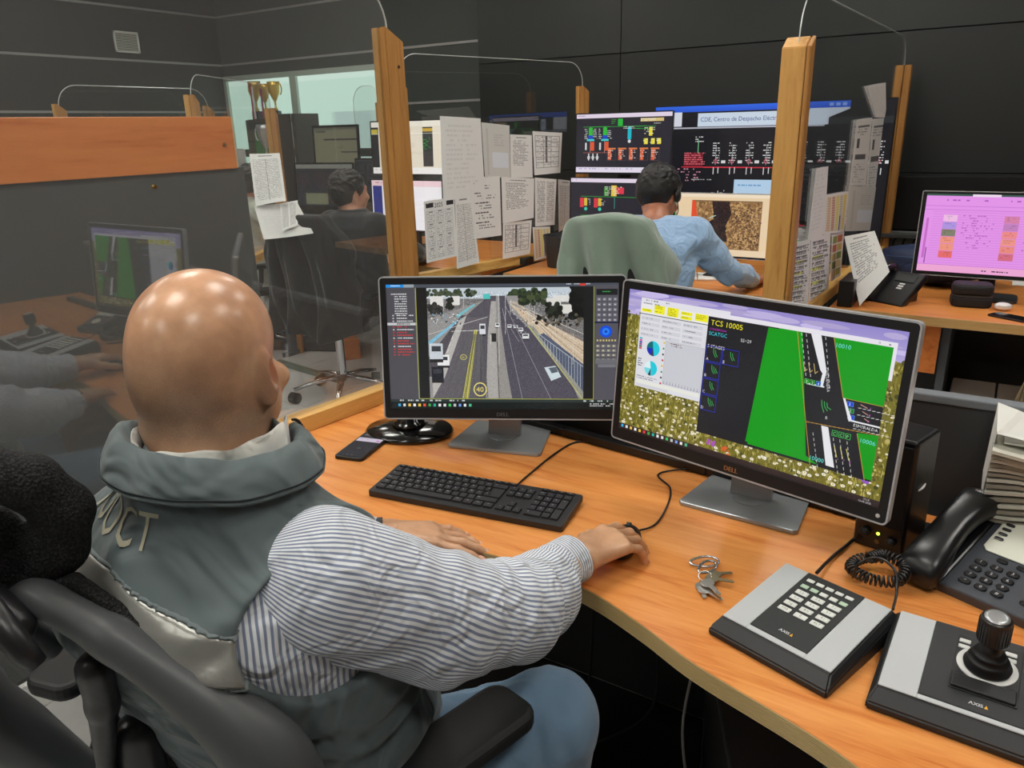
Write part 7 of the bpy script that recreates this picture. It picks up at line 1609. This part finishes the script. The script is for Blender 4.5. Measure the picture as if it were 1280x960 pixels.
s = SD((-3.6,2.95,.42), (-2.62,4.0,1.40), .007); head(s, HC3, [hr3, hf3, UP], 1.0); s.rc(HC3-UP*.05-hf3*.02, Q3(0,0,1.06), .055, .058, .03); torso(s, N3, 2, rows3, grow=-.012)
SR3, ER3, WR3 = Q3(.175,0,1.0), V3(-2.82,3.36,.84), V3(-2.92,3.60,.79); SL3, EL3, WL3 = Q3(-.175,0,1.0), V3(-3.40,3.38,.84), V3(-3.32,3.62,.79)
s.chain([SR3,ER3,WR3], [.05,.036,.026]); s.chain([SL3,EL3,WL3], [.05,.036,.026]); hand(s, V3(-2.925,3.61,.787), V3(-.25,.9,0), UP, 1, [(-4,10,18,10),(0,12,20,10),(3,12,20,10),(8,14,22,12)], (34,14,8)); hand(s, V3(-3.315,3.63,.787), V3(.2,.9,0), UP, -1, [(-4,10,18,10),(0,12,20,10),(3,12,20,10),(8,14,22,12)], (34,14,8))
for sg in (1,-1): s.chain([Q3(sg*.09,0,.53), Q3(sg*.12,.40,.55), Q3(sg*.12,.42,.12)], [.07,.055,.04])
sobj('body', s, M_sk3, m3)
s = SD((-3.6,2.95,.46), (-2.66,3.85,1.12), .007); torso(s, N3, 2, rows3, grow=.008); s.rc(Q3(.05,0,1.0), SR3, .06, .07, .05); s.rc(Q3(-.05,0,1.0), SL3, .06, .07, .05); s.chain([SR3, SR3*.5+ER3*.5, ER3, WR3+V3(0,-.02,0)], [.076,.07,.06,.042], .03); s.chain([SL3, SL3*.5+EL3*.5, EL3, WL3+V3(0,-.02,0)], [.076,.07,.06,.042], .03)
folds(s, (-3.6,2.95,.46), (-2.66,3.85,1.12), [(.006,60,30,80,0,ER3,.10),(.006,20,-50,70,1,Q3(.12,-.05,.95),.12),(.005,10,60,60,2,Q3(.1,-.1,.8),.12)])
sobj('pullover', s, fabric('black_pullover', (34,36,40), .8, fold=(9,.5,.02)), m3)
s = SD((-3.4,3.0,.08), (-2.8,3.80,.62), .012); [s.chain([Q3(sg*.09,0,.53), Q3(sg*.12,.40,.55), Q3(sg*.12,.42,.10)], [.09,.072,.06]) for sg in (1,-1)]; sobj('trousers', s, fabric('dark_trousers', (40,44,56), .85), m3)
for sg in (1,-1): s = SD(Q3(sg*.12,.45,0)+V3(-.1,-.2,0), Q3(sg*.12,.45,0)+V3(.1,.25,.16), .008); s.el(Q3(sg*.12,.47,.045), (.045,.13,.045), None, .01); sobj('shoe', s, mat('shoe_black', (30,30,32), .5), m3)
hair(HC3, [hr3, hf3, UP], hair_mat('dark_brown_hair', (34,29,27)), m3, 1.0, 5, .99)
g = G(); g.tube([tuple(HC3+hr3*.090*math.sin(a)+UP*.122*math.cos(a)) for a in np.linspace(-1.6,1.6,21)], .005, 6); obj('headset_band', g, mat('headset_black', (24,24,26), .4), m3, world=True, smooth=True)

# ------------------------------------------------------------------ the colleague half hidden behind the orange-topped panel
m4 = thing('person', 'person with red glasses and pale shirt at the end of the orange board', 'person', (-4.47,3.6,0))
n4, f4 = frame(20); HC4 = V3(-4.45,3.65,1.185); N4 = V3(-4.50,3.60,0); M_sk4 = skin('rosy_skin', (206,140,112), (184,116,92), .45, .1)
s = SD((-4.84,3.26,.42), (-4.12,4.3,1.36), .007); head(s, HC4, [n4, f4, UP], 1.0); s.rc(HC4-UP*.05-f4*.02, N4+UP*1.04, .055, .058, .03); rows4 = [(q[0]-.0,)+q[1:] for q in rows3]; torso(s, N4, 20, rows4, grow=-.012)
s.chain([N4+n4*.17+UP*1.0, N4+n4*.22+f4*.16+UP*.84, N4+n4*.12+f4*.38+UP*.79], [.05,.036,.026]); s.chain([N4-n4*.17+UP*1.0, N4-n4*.22+f4*.16+UP*.84, N4-n4*.12+f4*.38+UP*.79], [.05,.036,.026])
for sg, q in ((1, N4+n4*.12+f4*.39+UP*.787), (-1, N4-n4*.12+f4*.39+UP*.787)): hand(s, q, f4, UP, sg, [(-4,10,18,10),(0,12,20,10),(3,12,20,10),(8,14,22,12)], (34,14,8))
sobj('body', s, M_sk4, m4)
s = SD((-4.84,3.26,.46), (-4.14,4.1,1.12), .008); torso(s, N4, 20, rows4, grow=.008); s.chain([N4+n4*.12+UP*1.0, N4+n4*.18+UP*.99, N4+n4*.22+f4*.16+UP*.84, N4+n4*.12+f4*.36+UP*.79], [.07,.074,.06,.042], .03); s.chain([N4-n4*.12+UP*1.0, N4-n4*.18+UP*.99, N4-n4*.22+f4*.16+UP*.84, N4-n4*.12+f4*.36+UP*.79], [.07,.074,.06,.042], .03)
folds(s, (-4.84,3.26,.46), (-4.14,4.1,1.12), [(.008,50,30,60,0,N4+n4*.2+UP*.9,.15)]); sobj('shirt', s, fabric('off_white_shirt', (206,208,196), .75, fold=(12,.5,.02)), m4)
hair(HC4, [n4, f4, UP], hair_mat('grey_hair', (70,64,60)), m4, 1.0, 8, .98)
g = G()
for q in (-1,1): g.tube([tuple(HC4+n4*(q*.031+.020*math.cos(a))+UP*(.002+.016*math.sin(a))+f4*(.104-.012*abs(q*.031+.020*math.cos(a))/.05)) for a in np.linspace(0,2*PI,17)], .0016, 5)
for q in (-1,1): g.tube([tuple(HC4+n4*q*.052+UP*.006+f4*.094), tuple(HC4+n4*q*.080+UP*.004+f4*.0)], .0018, 5)
obj('glasses', g, mat('red_frame', (176,40,44), .3), m4, world=True, smooth=True)
st_, Pq, rq, Fq = simple_chair('plain black office chair of the person with red glasses', (-4.52,3.56), 20)
